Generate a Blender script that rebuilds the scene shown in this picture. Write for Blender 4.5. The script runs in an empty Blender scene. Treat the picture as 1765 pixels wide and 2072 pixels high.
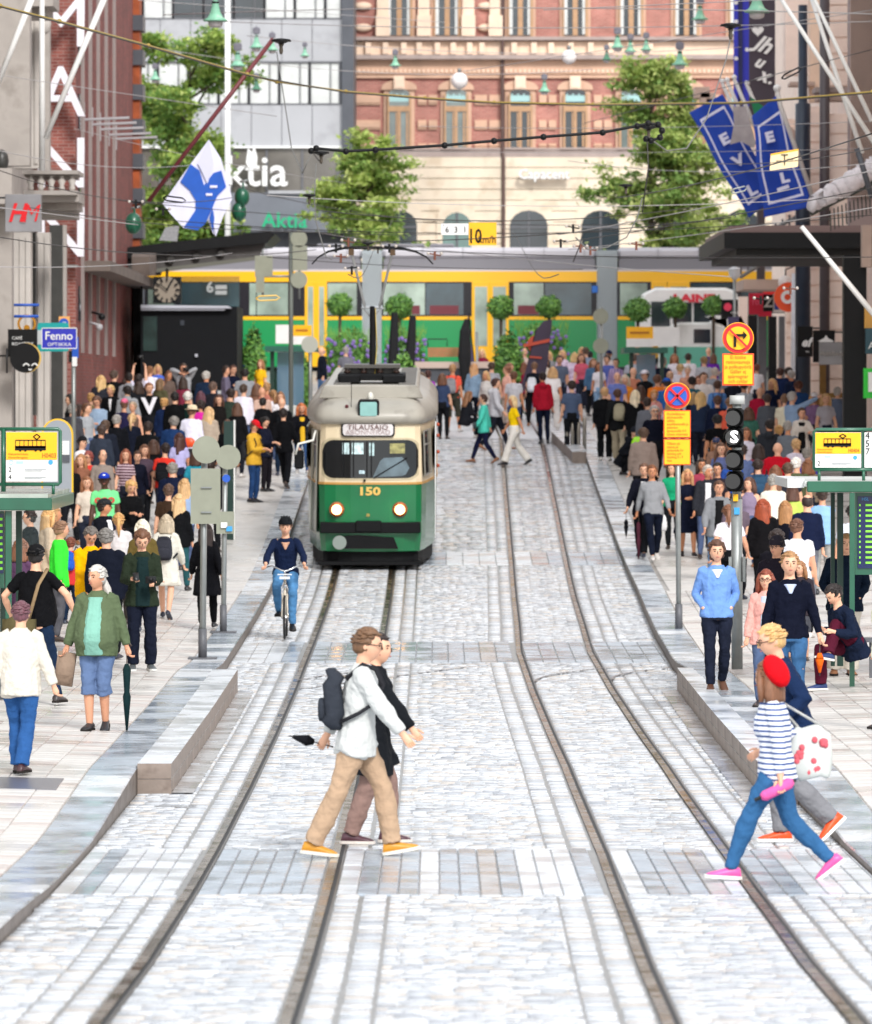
import bpy, math, random
import numpy as np
from mathutils import Vector, Matrix, Euler
sc = bpy.context.scene
COL = sc.collection
R = math.radians
# ------------------------------------------------------------------ camera, world, sun, exposure
cd = bpy.data.cameras.new('camera'); cam = bpy.data.objects.new('camera', cd); COL.objects.link(cam)
FPX, CX, HY, CZ = 11500.0, 882.5, 800.0, 4.0
cd.sensor_fit = 'HORIZONTAL'; cd.sensor_width = 36.0; cd.lens = 36.0 * FPX / 1765.0
cd.shift_y = -(1036.0 - HY) / 1765.0
cd.clip_start = 1.0; cd.clip_end = 3000.0
cam.location = (0, 0, CZ); cam.rotation_euler = (R(90), 0, 0)
cd.dof.use_dof = True; cd.dof.focus_distance = 66.0; cd.dof.aperture_fstop = 5.0
sc.camera = cam
w = bpy.data.worlds.new('World'); sc.world = w; w.use_nodes = True
nt = w.node_tree; nt.nodes.clear()
sky = nt.nodes.new('ShaderNodeTexSky'); sky.sky_type = 'NISHITA'; sky.sun_disc = False
sky.sun_elevation = R(36); sky.sun_rotation = R(200); sky.dust_density = 1.5; sky.air_density = 1.0; sky.ozone_density = 1.0
hs = nt.nodes.new('ShaderNodeHueSaturation'); hs.inputs['Saturation'].default_value = 0.22; hs.inputs['Value'].default_value = 1.0
bg = nt.nodes.new('ShaderNodeBackground'); bg.inputs['Strength'].default_value = 0.15
wo = nt.nodes.new('ShaderNodeOutputWorld')
cloud = nt.nodes.new('ShaderNodeMix'); cloud.data_type = 'RGBA'; cloud.inputs[0].default_value = .6; cloud.inputs[7].default_value = (4.7, 4.9, 5.15, 1)
nt.links.new(sky.outputs[0], hs.inputs['Color']); nt.links.new(hs.outputs[0], cloud.inputs[6]); nt.links.new(cloud.outputs[2], bg.inputs[0]); nt.links.new(bg.outputs[0], wo.inputs[0])
sl = bpy.data.lights.new('sun', 'SUN'); sl.energy = 1.5; sl.angle = R(12); sl.color = (1.0, 0.97, 0.93)
so = bpy.data.objects.new('sun', sl); COL.objects.link(so)
so.rotation_euler = Euler((R(54), 0, R(20)), 'XYZ')
sc.view_settings.view_transform = 'Standard'; sc.view_settings.look = 'None'
sc.view_settings.exposure = 0.98; sc.view_settings.gamma = 1.0; sc.view_settings.use_curve_mapping = False
# ------------------------------------------------------------------ helpers
def lin(h):
 if isinstance(h, tuple): return h + (1,) if len(h) == 3 else h
 v = [int(h[i:i+2], 16) / 255 for i in (0, 2, 4)]
 return tuple((c / 12.92 if c <= .04045 else ((c + .055) / 1.055) ** 2.4) for c in v) + (1,)
_M = {}
def mat(name, col='808080', rough=.6, metal=0., spec=.5, nz=None, bump=None, emis=0, alpha=1, objcol=False, coat=0, stretch=None, dirt=None, trans=0):
 """nz=(scale, amount) tone variation; bump=(scale, strength, distance); dirt=(colour, scale, threshold)"""
 if name in _M: return _M[name]
 m = bpy.data.materials.new(name); m.use_nodes = True; t = m.node_tree; N = t.nodes; L = t.links
 b = N['Principled BSDF']; c = lin(col); src = None
 b.inputs['Roughness'].default_value = rough; b.inputs['Metallic'].default_value = metal
 b.inputs['Specular IOR Level'].default_value = spec; b.inputs['Coat Weight'].default_value = coat
 b.inputs['Coat Roughness'].default_value = .12
 b.inputs['Transmission Weight'].default_value = trans
 tc = N.new('ShaderNodeTexCoord'); vec = tc.outputs['Object']
 if stretch:
  mp = N.new('ShaderNodeMapping'); mp.inputs['Scale'].default_value = stretch; L.new(vec, mp.inputs[0]); vec = mp.outputs[0]
 if objcol:
  oi = N.new('ShaderNodeObjectInfo'); src = oi.outputs['Color']
 else:
  rgb = N.new('ShaderNodeRGB'); rgb.outputs[0].default_value = c; src = rgb.outputs[0]
 if nz:
  n = N.new('ShaderNodeTexNoise'); n.inputs['Scale'].default_value = nz[0]; n.inputs['Detail'].default_value = 5; L.new(vec, n.inputs['Vector'])
  mr = N.new('ShaderNodeMapRange'); mr.inputs[1].default_value = .3; mr.inputs[2].default_value = .7
  mr.inputs[3].default_value = 1 - nz[1]; mr.inputs[4].default_value = 1 + nz[1]; L.new(n.outputs[0], mr.inputs[0])
  vm = N.new('ShaderNodeVectorMath'); vm.operation = 'SCALE'; L.new(src, vm.inputs[0]); L.new(mr.outputs[0], vm.inputs['Scale']); src = vm.outputs[0]
 if dirt:
  n = N.new('ShaderNodeTexNoise'); n.inputs['Scale'].default_value = dirt[1]; n.inputs['Detail'].default_value = 6; L.new(vec, n.inputs['Vector'])
  mr = N.new('ShaderNodeMapRange'); mr.inputs[1].default_value = dirt[2]; mr.inputs[2].default_value = dirt[2] + .15; mr.inputs[4].default_value = .8; L.new(n.outputs[0], mr.inputs[0])
  mx = N.new('ShaderNodeMix'); mx.data_type = 'RGBA'; L.new(mr.outputs[0], mx.inputs[0]); L.new(src, mx.inputs[6]); mx.inputs[7].default_value = lin(dirt[0]); src = mx.outputs[2]
 L.new(src, b.inputs['Base Color'])
 if bump:
  n = N.new('ShaderNodeTexNoise'); n.inputs['Scale'].default_value = bump[0]; n.inputs['Detail'].default_value = 4; L.new(vec, n.inputs['Vector'])
  bp = N.new('ShaderNodeBump'); bp.inputs['Strength'].default_value = bump[1]; bp.inputs['Distance'].default_value = bump[2]
  L.new(n.outputs[0], bp.inputs['Height']); L.new(bp.outputs[0], b.inputs['Normal'])
 if emis:
  b.inputs['Emission Color'].default_value = c; b.inputs['Emission Strength'].default_value = emis
 if alpha < 1: b.inputs['Alpha'].default_value = alpha
 _M[name] = m; return m
def P(x, y, Y):
 """point of the street at distance Y on the sight line of photo position (x, y)"""
 return Vector(((x - CX) / FPX * Y, Y, CZ - (y - HY) / FPX * Y))
def tag(o, label=None, cat=None, group=None, kind=None):
 if label: o['label'] = label
 if cat: o['category'] = cat
 if group: o['group'] = group
 if kind: o['kind'] = kind
 return o
def empty(name, loc, label=None, cat=None, group=None, rz=0, rx=0):
 o = bpy.data.objects.new(name, None); COL.objects.link(o); o.location = loc; o.rotation_euler = (rx, 0, rz)
 o.empty_display_size = .2
 return tag(o, label, cat, group)
def link(name, me, parent=None, mats=None, color=None, loc=None, rot=None, scale=None):
 o = bpy.data.objects.new(name, me); COL.objects.link(o)
 if parent: o.parent = parent
 if loc is not None: o.location = loc
 if rot is not None: o.rotation_euler = rot
 if scale is not None: o.scale = (scale,) * 3 if isinstance(scale, (int, float)) else scale
 if color: o.color = lin(color)
 if mats is not None:
  if not isinstance(mats, (list, tuple)): mats = [mats]
  if len(me.materials) < len(mats):
   for m in mats[len(me.materials):]: me.materials.append(m)
  for i, m in enumerate(mats):
   if me.materials[i] != m: o.material_slots[i].link = 'OBJECT'; o.material_slots[i].material = m
 return o
class MB:
 def __init__(s): s.v = []; s.f = []; s.m = []; s.cm = 0; s.T = None
 def add(s, vs, fs):
  b = len(s.v)
  if s.T is not None: vs = [s.T @ Vector(p) for p in vs]
  s.v.extend(tuple(p) for p in vs); s.f.extend(tuple(b + i for i in f) for f in fs); s.m.extend([s.cm] * len(fs)); return s
 def box(s, c, d, rz=0, rx=0, ry=0):
  x, y, z = d[0] / 2, d[1] / 2, d[2] / 2
  vs = [Vector(p) for p in ((-x, -y, -z), (x, -y, -z), (x, y, -z), (-x, y, -z), (-x, -y, z), (x, -y, z), (x, y, z), (-x, y, z))]
  if rz or rx or ry:
   e = Euler((rx, ry, rz)).to_matrix(); vs = [e @ p for p in vs]
  c = Vector(c); vs = [p + c for p in vs]
  return s.add(vs, [(0, 3, 2, 1), (4, 5, 6, 7), (0, 1, 5, 4), (1, 2, 6, 5), (2, 3, 7, 6), (3, 0, 4, 7)])
 def bb(s, x0, x1, y0, y1, z0, z1): return s.box(((x0 + x1) / 2, (y0 + y1) / 2, (z0 + z1) / 2), (x1 - x0, y1 - y0, z1 - z0))
 def tube(s, pts, r, n=8, flat=1.0):
  pts = [Vector(p) for p in pts]
  if not isinstance(r, (list, tuple)): r = [r] * len(pts)
  vs = []; prev = None
  for i, p in enumerate(pts):
   t = (pts[min(i + 1, len(pts) - 1)] - pts[max(i - 1, 0)])
   t = t.normalized() if t.length > 1e-9 else Vector((0, 0, 1))
   if prev is None:
    a = Vector((0, 0, 1)) if abs(t.z) < .9 else Vector((1, 0, 0))
    u = (a - t * a.dot(t)).normalized()
   else:
    u = (prev - t * prev.dot(t)); u = u.normalized() if u.length > 1e-6 else prev
   prev = u; q = t.cross(u)
   for k in range(n):
    a = 2 * math.pi * k / n; vs.append(p + (u * math.cos(a) + q * math.sin(a) * flat) * r[i])
  fs = [(i * n + k, i * n + (k + 1) % n, (i + 1) * n + (k + 1) % n, (i + 1) * n + k) for i in range(len(pts) - 1) for k in range(n)]
  fs += [tuple(range(n))[::-1], tuple((len(pts) - 1) * n + k for k in range(n))]
  return s.add(vs, fs)
 def rings(s, rs, cap=True):
  n = len(rs[0]); vs = [p for r in rs for p in r]
  fs = [(i * n + k, i * n + (k + 1) % n, (i + 1) * n + (k + 1) % n, (i + 1) * n + k) for i in range(len(rs) - 1) for k in range(n)]
  if cap: fs += [tuple(range(n))[::-1], tuple((len(rs) - 1) * n + k for k in range(n))]
  return s.add(vs, fs)
 def lathe(s, prof, c=(0, 0, 0), n=16, axis='Z', cap=True):
  c = Vector(c); rs = []
  for r, z in prof:
   ring = []
   for k in range(n):
    a = 2 * math.pi * k / n; x, y = max(r, 1e-4) * math.cos(a), max(r, 1e-4) * math.sin(a)
    ring.append(c + Vector((x, y, z) if axis == 'Z' else ((x, -z, y) if axis == 'Y' else (z, x, y))))
   rs.append(ring)
  return s.rings(rs, cap)
 def prism(s, poly, y0, y1):
  """poly: (x, z) outline facing the viewer, extruded from y0 to y1"""
  n = len(poly)
  a = sum(poly[i][0] * poly[(i + 1) % n][1] - poly[(i + 1) % n][0] * poly[i][1] for i in range(n))
  if a < 0: poly = poly[::-1]
  vs = [(x, y0, z) for x, z in poly] + [(x, y1, z) for x, z in poly]
  return s.add(vs, [tuple(range(n)), tuple(range(2 * n - 1, n - 1, -1))] + [(i, n + i, n + (i + 1) % n, (i + 1) % n) for i in range(n)])
 def sph(s, c, r, nu=12, nv=8, fn=None):
  if not isinstance(r, (list, tuple)): r = (r, r, r)
  c = Vector(c); vs = []
  def pt(d):
   p = Vector((d[0] * r[0], d[1] * r[1], d[2] * r[2]))
   if fn: p = fn(d, p)
   return c + p
  vs.append(pt((0, 0, -1)))
  for j in range(1, nv):
   ph = -math.pi / 2 + math.pi * j / nv
   for k in range(nu):
    a = 2 * math.pi * k / nu; vs.append(pt((math.cos(ph) * math.cos(a), math.cos(ph) * math.sin(a), math.sin(ph))))
  vs.append(pt((0, 0, 1))); L = len(vs) - 1
  fs = [(0, 1 + (k + 1) % nu, 1 + k) for k in range(nu)]
  for j in range(nv - 2):
   for k in range(nu): fs.append((1 + j * nu + k, 1 + j * nu + (k + 1) % nu, 1 + (j + 1) * nu + (k + 1) % nu, 1 + (j + 1) * nu + k))
  fs += [(L, L - nu + k, L - nu + (k + 1) % nu) for k in range(nu)]
  return s.add(vs, fs)
 def quad(s, a, b, c, d): return s.add([a, b, c, d], [(0, 1, 2, 3)])
 def mesh(s, name, smooth=False):
  me = bpy.data.meshes.new(name); me.from_pydata(s.v, [], s.f)
  if max(s.m or [0]): me.polygons.foreach_set('material_index', s.m)
  if smooth: me.polygons.foreach_set('use_smooth', [True] * len(s.f))
  me.update(); return me
 def build(s, name, mats, parent=None, smooth=False, color=None, loc=None, rot=None, bevel=0, label=None):
  me = s.mesh(name, smooth); o = link(name, me, parent, None, color, loc, rot)
  for m in (mats if isinstance(mats, (list, tuple)) else [mats]): me.materials.append(m)
  if bevel:
   b = o.modifiers.new('b', 'BEVEL'); b.width = bevel; b.segments = 1; b.limit_method = 'ANGLE'
  if label: o['label'] = label
  return o
def text(body, size, loc, m, parent=None, name='lettering', ext=.004, rz=0, rx=90, ry=0, sx=1., align='CENTER', shear=0, bold=0, sp=1.0):
 c = bpy.data.curves.new(name, 'FONT'); c.body = body; c.size = size; c.align_x = align; c.align_y = 'CENTER'; c.extrude = ext; c.shear = shear; c.offset = bold; c.space_line = sp; c.resolution_u = 2
 t = bpy.data.objects.new('tmp_text', c); COL.objects.link(t)
 dg = bpy.context.evaluated_depsgraph_get(); me = bpy.data.meshes.new_from_object(t.evaluated_get(dg)); bpy.data.objects.remove(t); bpy.data.curves.remove(c)
 me.materials.clear(); me.materials.append(m)
 o = bpy.data.objects.new(name, me); COL.objects.link(o); o.location = loc; o.rotation_euler = (R(rx), R(ry), R(rz)); o.scale = (sx, 1, 1)
 if parent: o.parent = parent
 return o
# ------------------------------------------------------------------ street levels
_PY = np.array([0, 20, 31.6, 36.7, 44, 48.6, 57, 66, 75, 82, 88, 94, 100, 104, 108, 111, 116, 121, 128, 133, 138.6, 145, 151, 162, 175, 185, 192, 200, 230, 700], float)
_PZ = np.array([-3.2, -3.35, -3.5, -3.67, -3.82, -3.88, -3.93, -3.94, -3.90, -3.82, -3.76, -3.68, -3.57, -3.44, -3.28, -3.14, -2.86, -2.57, -2.2, -1.9, -1.58, -1.32, -1.1, -.75, -.15, .45, .95, 1.2, 1.5, 1.5], float)
_GY = np.arange(0, 700, .25); _GZ = np.interp(_GY, _PY, _PZ)
_k = np.exp(-np.linspace(-2, 2, 13) ** 2); _GZ = np.convolve(np.pad(_GZ, 6, 'edge'), _k / _k.sum(), 'valid') + CZ
def roadz(Y): return float(np.interp(Y, _GY, _GZ))
XL = -2.95
def kr(Y): return float(np.interp(Y, [27, 48, 60, 72, 80, 88, 101, 140], [3.5, 3.5, 3.47, 3.44, 3.33, 3.4, 3.58, 3.66]))
def kerbh(Y): return float(np.interp(Y, [0, 40, 44, 48.5, 50, 56, 75, 79, 120, 150, 160], [.12, .11, .06, .06, .09, .26, .27, .15, .13, .10, .0]))
def walkz(X, Y):
 fall = float(np.interp(Y, [0, 50, 60, 120, 150, 165], [.02, .02, .03, .03, .01, 0]))
 d = max(0, (XL - .46) - X) if X < 0 else max(0, X - kr(Y) - .46)
 return roadz(Y) + kerbh(Y) + fall * min(d, 7)
def gz(X, Y): return roadz(Y) if XL < X < kr(Y) else walkz(X, Y)
def onroad(x, y):
 """street point seen at photo position (x, y)"""
 lo, hi = 25., 180.
 for _ in range(40):
  m = (lo + hi) / 2
  if HY + (CZ - roadz(m)) / m * FPX > y: lo = m
  else: hi = m
 return (x - CX) / FPX * lo, lo
rng = random.Random(7)
# ------------------------------------------------------------------ ground, road, pavements, rails
def wet(m, scale, lo, hi, stretch=(1, 1, 1)):
 t = m.node_tree; N = t.nodes; L = t.links; b = N['Principled BSDF']
 tc = N.new('ShaderNodeNewGeometry'); mp = N.new('ShaderNodeMapping'); mp.inputs['Scale'].default_value = stretch; L.new(tc.outputs['Position'], mp.inputs[0])
 n = N.new('ShaderNodeTexNoise'); n.inputs['Scale'].default_value = scale; n.inputs['Detail'].default_value = 3; L.new(mp.outputs[0], n.inputs['Vector'])
 mr = N.new('ShaderNodeMapRange'); mr.inputs[1].default_value = .38; mr.inputs[2].default_value = .62; mr.inputs[3].default_value = lo; mr.inputs[4].default_value = hi
 L.new(n.outputs[0], mr.inputs[0]); L.new(mr.outputs[0], b.inputs['Roughness']); return m
STONE = [wet(mat('granite_sett_a', 'cccfd3', nz=(9, .2), bump=(22, .6, .008), stretch=(.3, 1.4, 1)), 1.2, .14, .34), wet(mat('granite_sett_b', 'b6babf', nz=(9, .24), bump=(22, .6, .008), stretch=(.3, 1.4, 1)), 1.2, .14, .34),
  wet(mat('granite_sett_c', 'c4beb8', nz=(9, .2), bump=(22, .6, .008), stretch=(.3, 1.4, 1)), 1.2, .12, .3), wet(mat('granite_sett_d', 'a4a8af', nz=(9, .24), bump=(22, .6, .008), stretch=(.3, 1.4, 1)), 1.2, .12, .3)]
JOINT = mat('joint_sand', '7c7b78', rough=.35, nz=(12, .35))
SLABL = wet(mat('slab_light', 'ccd0d4', nz=(5, .12), bump=(14, .25, .004)), 1.5, .16, .4)
SLABD = wet(mat('slab_bluegrey', '9fa9b3', nz=(5, .2), bump=(14, .25, .004)), 1.5, .13, .34)
SLABW = wet(mat('slab_warm', 'a5a3a2', nz=(5, .2), bump=(14, .25, .004)), 1.5, .13, .34)
PAVE = wet(mat('pavement_tile', 'c8c4bf', nz=(4, .12), bump=(20, .3, .004)), .8, .25, .6)
PAVE2 = wet(mat('pavement_tile_pink', 'c0b6b0', nz=(4, .14), bump=(20, .3, .004)), .8, .22, .5)
PJ = wet(mat('pavement_joint', '9d9892', nz=(9, .2)), .8, .25, .5)
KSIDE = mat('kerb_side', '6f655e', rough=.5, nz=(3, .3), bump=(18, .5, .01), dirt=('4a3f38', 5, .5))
def sheet(name, xs, y0, y1, step, zf, m, kind='structure'):
 ys = np.arange(y0, y1 + step * .5, step); mb = MB()
 n = len(xs(y0)); vs = [(x, y, zf(x, y)) for y in ys for x in xs(y)]
 mb.add(vs, [(i * n + k, i * n + k + 1, (i + 1) * n + k + 1, (i + 1) * n + k) for i in range(len(ys) - 1) for k in range(n - 1)])
 return tag(mb.build(name, m), kind=kind)
ground = sheet('ground', lambda y: [-400, -60, -20, 20, 60, 400], -40, 680, 4, lambda x, y: roadz(max(y, 0)) - .12, mat('ground_far', '8a8a88', rough=.6, nz=(1, .2)))
roadm = wet(mat('road_stone', 'c8c9cc', nz=(6, .18), bump=(16, .8, .02), stretch=(1, 2, 1)), 1.0, .28, .55)
road = sheet('road', lambda y: [XL, -1, 1, kr(y)], 24, 112, .5, lambda x, y: roadz(y) - .012, JOINT)
sheet('road', lambda y: [XL, -1, 1, kr(y)], 112, 150, .5, lambda x, y: roadz(y) - .012, JOINT); sheet('road', lambda y: [XL, -1, 1, kr(y)], 150, 176, .5, lambda x, y: roadz(y), roadm)
lpav = sheet('pavement', lambda y: [-60, -20, -10, -7, -5.4, XL - .44], 24, 176, .5, lambda x, y: walkz(x, y) - .012, PJ)
rpav = sheet('pavement', lambda y: [kr(y) + .44, 5.4, 7.5, 10, 20, 60], 24, 176, .5, lambda x, y: walkz(x, y) - .012, PJ)
for a, b_ in ((-60, XL - .45), (3.66 + .45, 60)):
 sheet('pavement', lambda y, a=a, b_=b_: ([-60, -20, -10.5, -7, -5, XL - .45] if a < 0 else [3.66 + .45, 5, 7, 10.5, 20, 60]), 99.6, 176, .5, lambda x, y: walkz(x, y), PAVE)
for a, b_ in ((-30, -5.45), (5.45, 30)):
 sheet('pavement', lambda y, a=a, b_=b_: ([-30, -10.5, -8, -5.45] if a < 0 else [5.45, 8, 11.1, 30]), 50, 99.6, .5, lambda x, y: walkz(x, y), PAVE)
sheet('plaza', lambda y: [-80, -10, 10, 80], 176, 300, 2, lambda x, y: roadz(y), wet(mat('plaza_stone', '9a9796', nz=(2, .2), bump=(8, .4, .01)), 1, .3, .6))
RY = [27, 31.6, 40, 48, 60, 75, 84, 92, 110, 128, 139, 150, 165, 180]; RX = [1.27, 1.31, 1.37, 1.41, 1.38, 1.28, 1.235, 1.32, 1.46, 1.57, 1.64, 1.72, 1.62, 1.2]
def r3(Y): return float(np.interp(Y, RY, RX))
def rails(Y): a = r3(Y); return [-1.89, -.83, a, a + 1.055]
BANDS = [(43.3, 48.6), (81.4, 87.0), (108.8, 112.0)]
# steel rails: head, groove and lip
RAIL = wet(mat('rail_steel', '7c6c58', metal=.8, nz=(3, .35), stretch=(1, .15, 1)), 3, .12, .3); GROOVE = mat('rail_groove', '0a0807', rough=.6)
RUST = mat('rail_lip', '5a5148', rough=.35, metal=.5, nz=(6, .3))
def railing(name, path, parent, wd=1.0):
 o = None
 for nm, a, b_, dz, m in (('rail', -.05, .018, .005, RAIL), ('groove', .018, .05, -.004, GROOVE), ('lip', .05, .062, .002, RUST)):
  mb = MB(); vs = []
  for i, (x, y) in enumerate(path):
   q = path[min(i + 1, len(path) - 1)]; p = path[max(i - 1, 0)]; d = Vector((q[0] - p[0], q[1] - p[1])).normalized(); nx, ny = d.y, -d.x
   z = roadz(y)
   vs += [(x + nx * a * wd, y + ny * a * wd, z + dz), (x + nx * b_ * wd, y + ny * b_ * wd, z + dz)]
  mb.add(vs, [(2 * i, 2 * i + 1, 2 * i + 3, 2 * i + 2) for i in range(len(path) - 1)])
  if nm == 'rail': o = mb.build('rail', m, parent)
  else: mb.build(nm, m, o)
track1 = tag(bpy.data.objects.new('tram_track', None), kind='structure'); COL.objects.link(track1)
track2 = tag(bpy.data.objects.new('tram_track', None), kind='structure'); COL.objects.link(track2)
ys = list(np.arange(25, 181, .5))
for i in range(4):
 railing('rail', [(rails(y)[i] if i > 1 else rails(y)[i], y) for y in ys], track1 if i < 2 else track2)
cross = tag(bpy.data.objects.new('crossover_track', None), kind='structure'); COL.objects.link(cross)
def smoothpath(pts, n=24):
 g = [onroad(*p) for p in pts]; t = np.linspace(0, len(g) - 1, n); X = np.array([a for a, b in g]); Y = np.array([b for a, b in g])
 if len(g) > 2: f = lambda A: np.polyval(np.polyfit(range(len(A)), A, min(3, len(A) - 1)), t)
 else: f = lambda A: np.interp(t, range(len(A)), A)
 return list(zip(f(X), f(Y)))
for pts in ([(598, 1379), (680, 1366), (780, 1355), (910, 1344), (1052, 1336)], [(605, 1396), (690, 1386), (783, 1372), (880, 1360), (962, 1350)],
   [(1060, 1337), (1165, 1330), (1290, 1325), (1420, 1322)], [(1084, 1381), (1098, 1372), (1140, 1364), (1210, 1354), (1300, 1346)],
   [(1240, 1377), (1252, 1368), (1290, 1360), (1345, 1354), (1400, 1350)]):
 p = smoothpath(pts); mb = MB(); vs = []
 for i, (x, y) in enumerate(p):
  q = p[min(i + 1, len(p) - 1)]; o_ = p[max(i - 1, 0)]; d = Vector((q[0] - o_[0], q[1] - o_[1])).normalized(); nx, ny = d.y, -d.x; z = roadz(y) + .016
  vs += [(x + nx * .022, y + ny * .022, z), (x - nx * .022, y - ny * .022, z)]
 mb.add(vs, [(2 * i, 2 * i + 1, 2 * i + 3, 2 * i + 2) for i in range(len(p) - 1)]); mb.build('rail', mat('curve_rail', '6b5f5a', rough=.35, metal=.4), cross)
# granite setts
def sett_faces(S):
 """S: rows x0,x1,y0,y1,dz,tone -> verts/faces of low bevelled blocks"""
 S = np.array(S); n = len(S); x0, x1, y0, y1, dz, tn = S.T
 z00 = np.interp(y0, _GY, _GZ) + dz; z11 = np.interp(y1, _GY, _GZ) + dz
 e = np.minimum(.005, (x1 - x0) * .1); V = np.zeros((n, 8, 3))
 for k, (xx, yy, zz) in enumerate(((x0, y0, z00 - .03), (x1, y0, z00 - .03), (x1, y1, z11 - .03), (x0, y1, z11 - .03), (x0 + e, y0 + e, z00), (x1 - e, y0 + e, z00), (x1 - e, y1 - e, z11), (x0 + e, y1 - e, z11))):
  V[:, k, 0] = xx; V[:, k, 1] = yy; V[:, k, 2] = zz
 F = np.array([(4, 5, 6, 7), (0, 1, 5, 4), (1, 2, 6, 5), (2, 3, 7, 6), (3, 0, 4, 7)])
 Fa = (np.arange(n)[:, None, None] * 8 + F[None]).reshape(-1, 4)
 return V.reshape(-1, 3), Fa, np.repeat(tn.astype(int), 5)
def npmesh(name, V, Fa, mi, mats):
 me = bpy.data.meshes.new(name); me.vertices.add(len(V)); me.vertices.foreach_set('co', V.ravel().astype(np.float32))
 me.loops.add(Fa.size); me.loops.foreach_set('vertex_index', Fa.ravel().astype(np.int32))
 me.polygons.add(len(Fa)); me.polygons.foreach_set('loop_start', (np.arange(len(Fa)) * Fa.shape[1]).astype(np.int32))
 me.polygons.foreach_set('material_index', mi.astype(np.int32)); me.update(calc_edges=True)
 for m in mats: me.materials.append(m)
 return me
nr = np.random.RandomState(3)
S = []; y = 28.0
while y < 150:
 big = 1 if y < 112 else 1.6; d = big * nr.uniform(.1, .14); cz = nr.normal(0, .003)
 inb = any(a - .02 < y + d / 2 < b_ + .02 for a, b_ in BANDS)
 if inb:
  y += .1; continue
 r = rails(y); zones = []
 for a, b_ in ((XL + .01, r[0] - .47), (r[0] + .068, r[1] - .068), (r[1] + .48, r[2] - .47), (r[2] + .068, r[3] - .068), (r[3] + .48, kr(y) - .01)):
  x = a + nr.uniform(-.08, 0); first = True
  while x < b_ - .03:
   ww = big * nr.uniform(.13, .2); x1 = min(x + ww, b_); xa = max(x, a)
   if x1 - xa > .03:
    j = nr.uniform(-.006, .006); S.append((xa + .0015, x1 - .0015, y + .003 + j, y + d - .003 + j, cz + nr.normal(0, .0028), nr.choice(4, p=[.46, .3, .16, .08])))
   x += ww
 for c in r:
  for a, b_ in ((c - .465, c - .275), (c - .255, c - .068), (c + .068, c + .255), (c + .275, c + .465)):
   S.append((a + .003 + nr.uniform(0, .01), b_ - .003 - nr.uniform(0, .01), y + .003, y + d - .003, nr.normal(0, .003), nr.choice(4, p=[.5, .3, .15, .05])))
 y += d
S = [s for s in S if s[1] - s[0] > .03]; S.sort(key=lambda s: s[2])
vis = [s for s in S if abs((s[0] + s[1]) / 2) < 882 / FPX * s[3] + .1 and s[3] > 31.5]
single = set(id(s) for s in vis[:300]); rest = [s for s in S if id(s) not in single]
V, Fa, mi = sett_faces(rest); me = npmesh('setts', V, Fa, mi, STONE); tag(link('granite_setts', me, road), kind='stuff')
for s in vis[:300]:
 V, Fa, mi = sett_faces([s]); c = V.mean(0); me = npmesh('sett', V - c, Fa, mi * 0, [STONE[int(s[5])]]); link('sett', me, road, loc=tuple(c))
# stone crossings
def slab(x0, x1, y0, y1, dz, m, name, parent, zf=None, t=.04):
 mb = MB(); zf = zf or (lambda x, y: roadz(y)); e = min(.008, (x1 - x0) * .1); c = Vector(((x0 + x1) / 2, (y0 + y1) / 2, zf((x0 + x1) / 2, (y0 + y1) / 2)))
 ring = lambda i, h: [Vector((a, b_, zf(a, b_) + dz + h)) - c for a, b_ in ((x0 + i, y0 + i), (x1 - i, y0 + i), (x1 - i, y1 - i), (x0 + i, y1 - i))]
 v = ring(0, -t) + ring(0, -e) + ring(e, 0)
 mb.add(v, [(8, 9, 10, 11)] + [(i + k, i + (k + 1) % 4, i + 4 + (k + 1) % 4, i + 4 + k) for i in (0, 4) for k in range(4)])
 return mb.build(name, m, parent, loc=c)
for bi, (a, b_) in enumerate(BANDS):
 cr = tag(bpy.data.objects.new('pedestrian_crossing', None), kind='structure'); COL.objects.link(cr)
 x = XL + .01; k = 0; tone = 0; wdt = (.158, .235, .32)[bi]
 while x < kr(a) - .03:
  x1 = min(x + wdt, kr(a) - .01)
  if nr.rand() < .45: tone = nr.choice([0, 0, 1, 1, 2], p=[.25, .25, .22, .22, .06])
  r = rails((a + b_) / 2)
  if any(c - .066 < x1 and x < c + .066 for c in r):
   c = [c for c in r if c - .066 < x1 and x < c + .066][0]
   if c - .09 - x > .04: segs = [(x, c - .068)]
   else: segs = []
   x1 = c + .066
  else: segs = [(x, x1)]
  for sx0, sx1 in segs:
   yy = a + nr.uniform(0, .02); 
   while yy < b_ - .1:
    L_ = min((nr.uniform(1.2, 4) if nr.rand() < .5 else 9) * (1, 1.5, 3)[bi], b_ - yy); L_ = b_ - yy if b_ - yy - L_ < .4 else L_
    slab(sx0 + .004, sx1 - .004, yy + .005, yy + L_ - .005, .002 + nr.uniform(-.002, .002), (SLABL, SLABD, SLABW)[tone], 'paving_slab', cr); yy += L_
  x = x1
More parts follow.
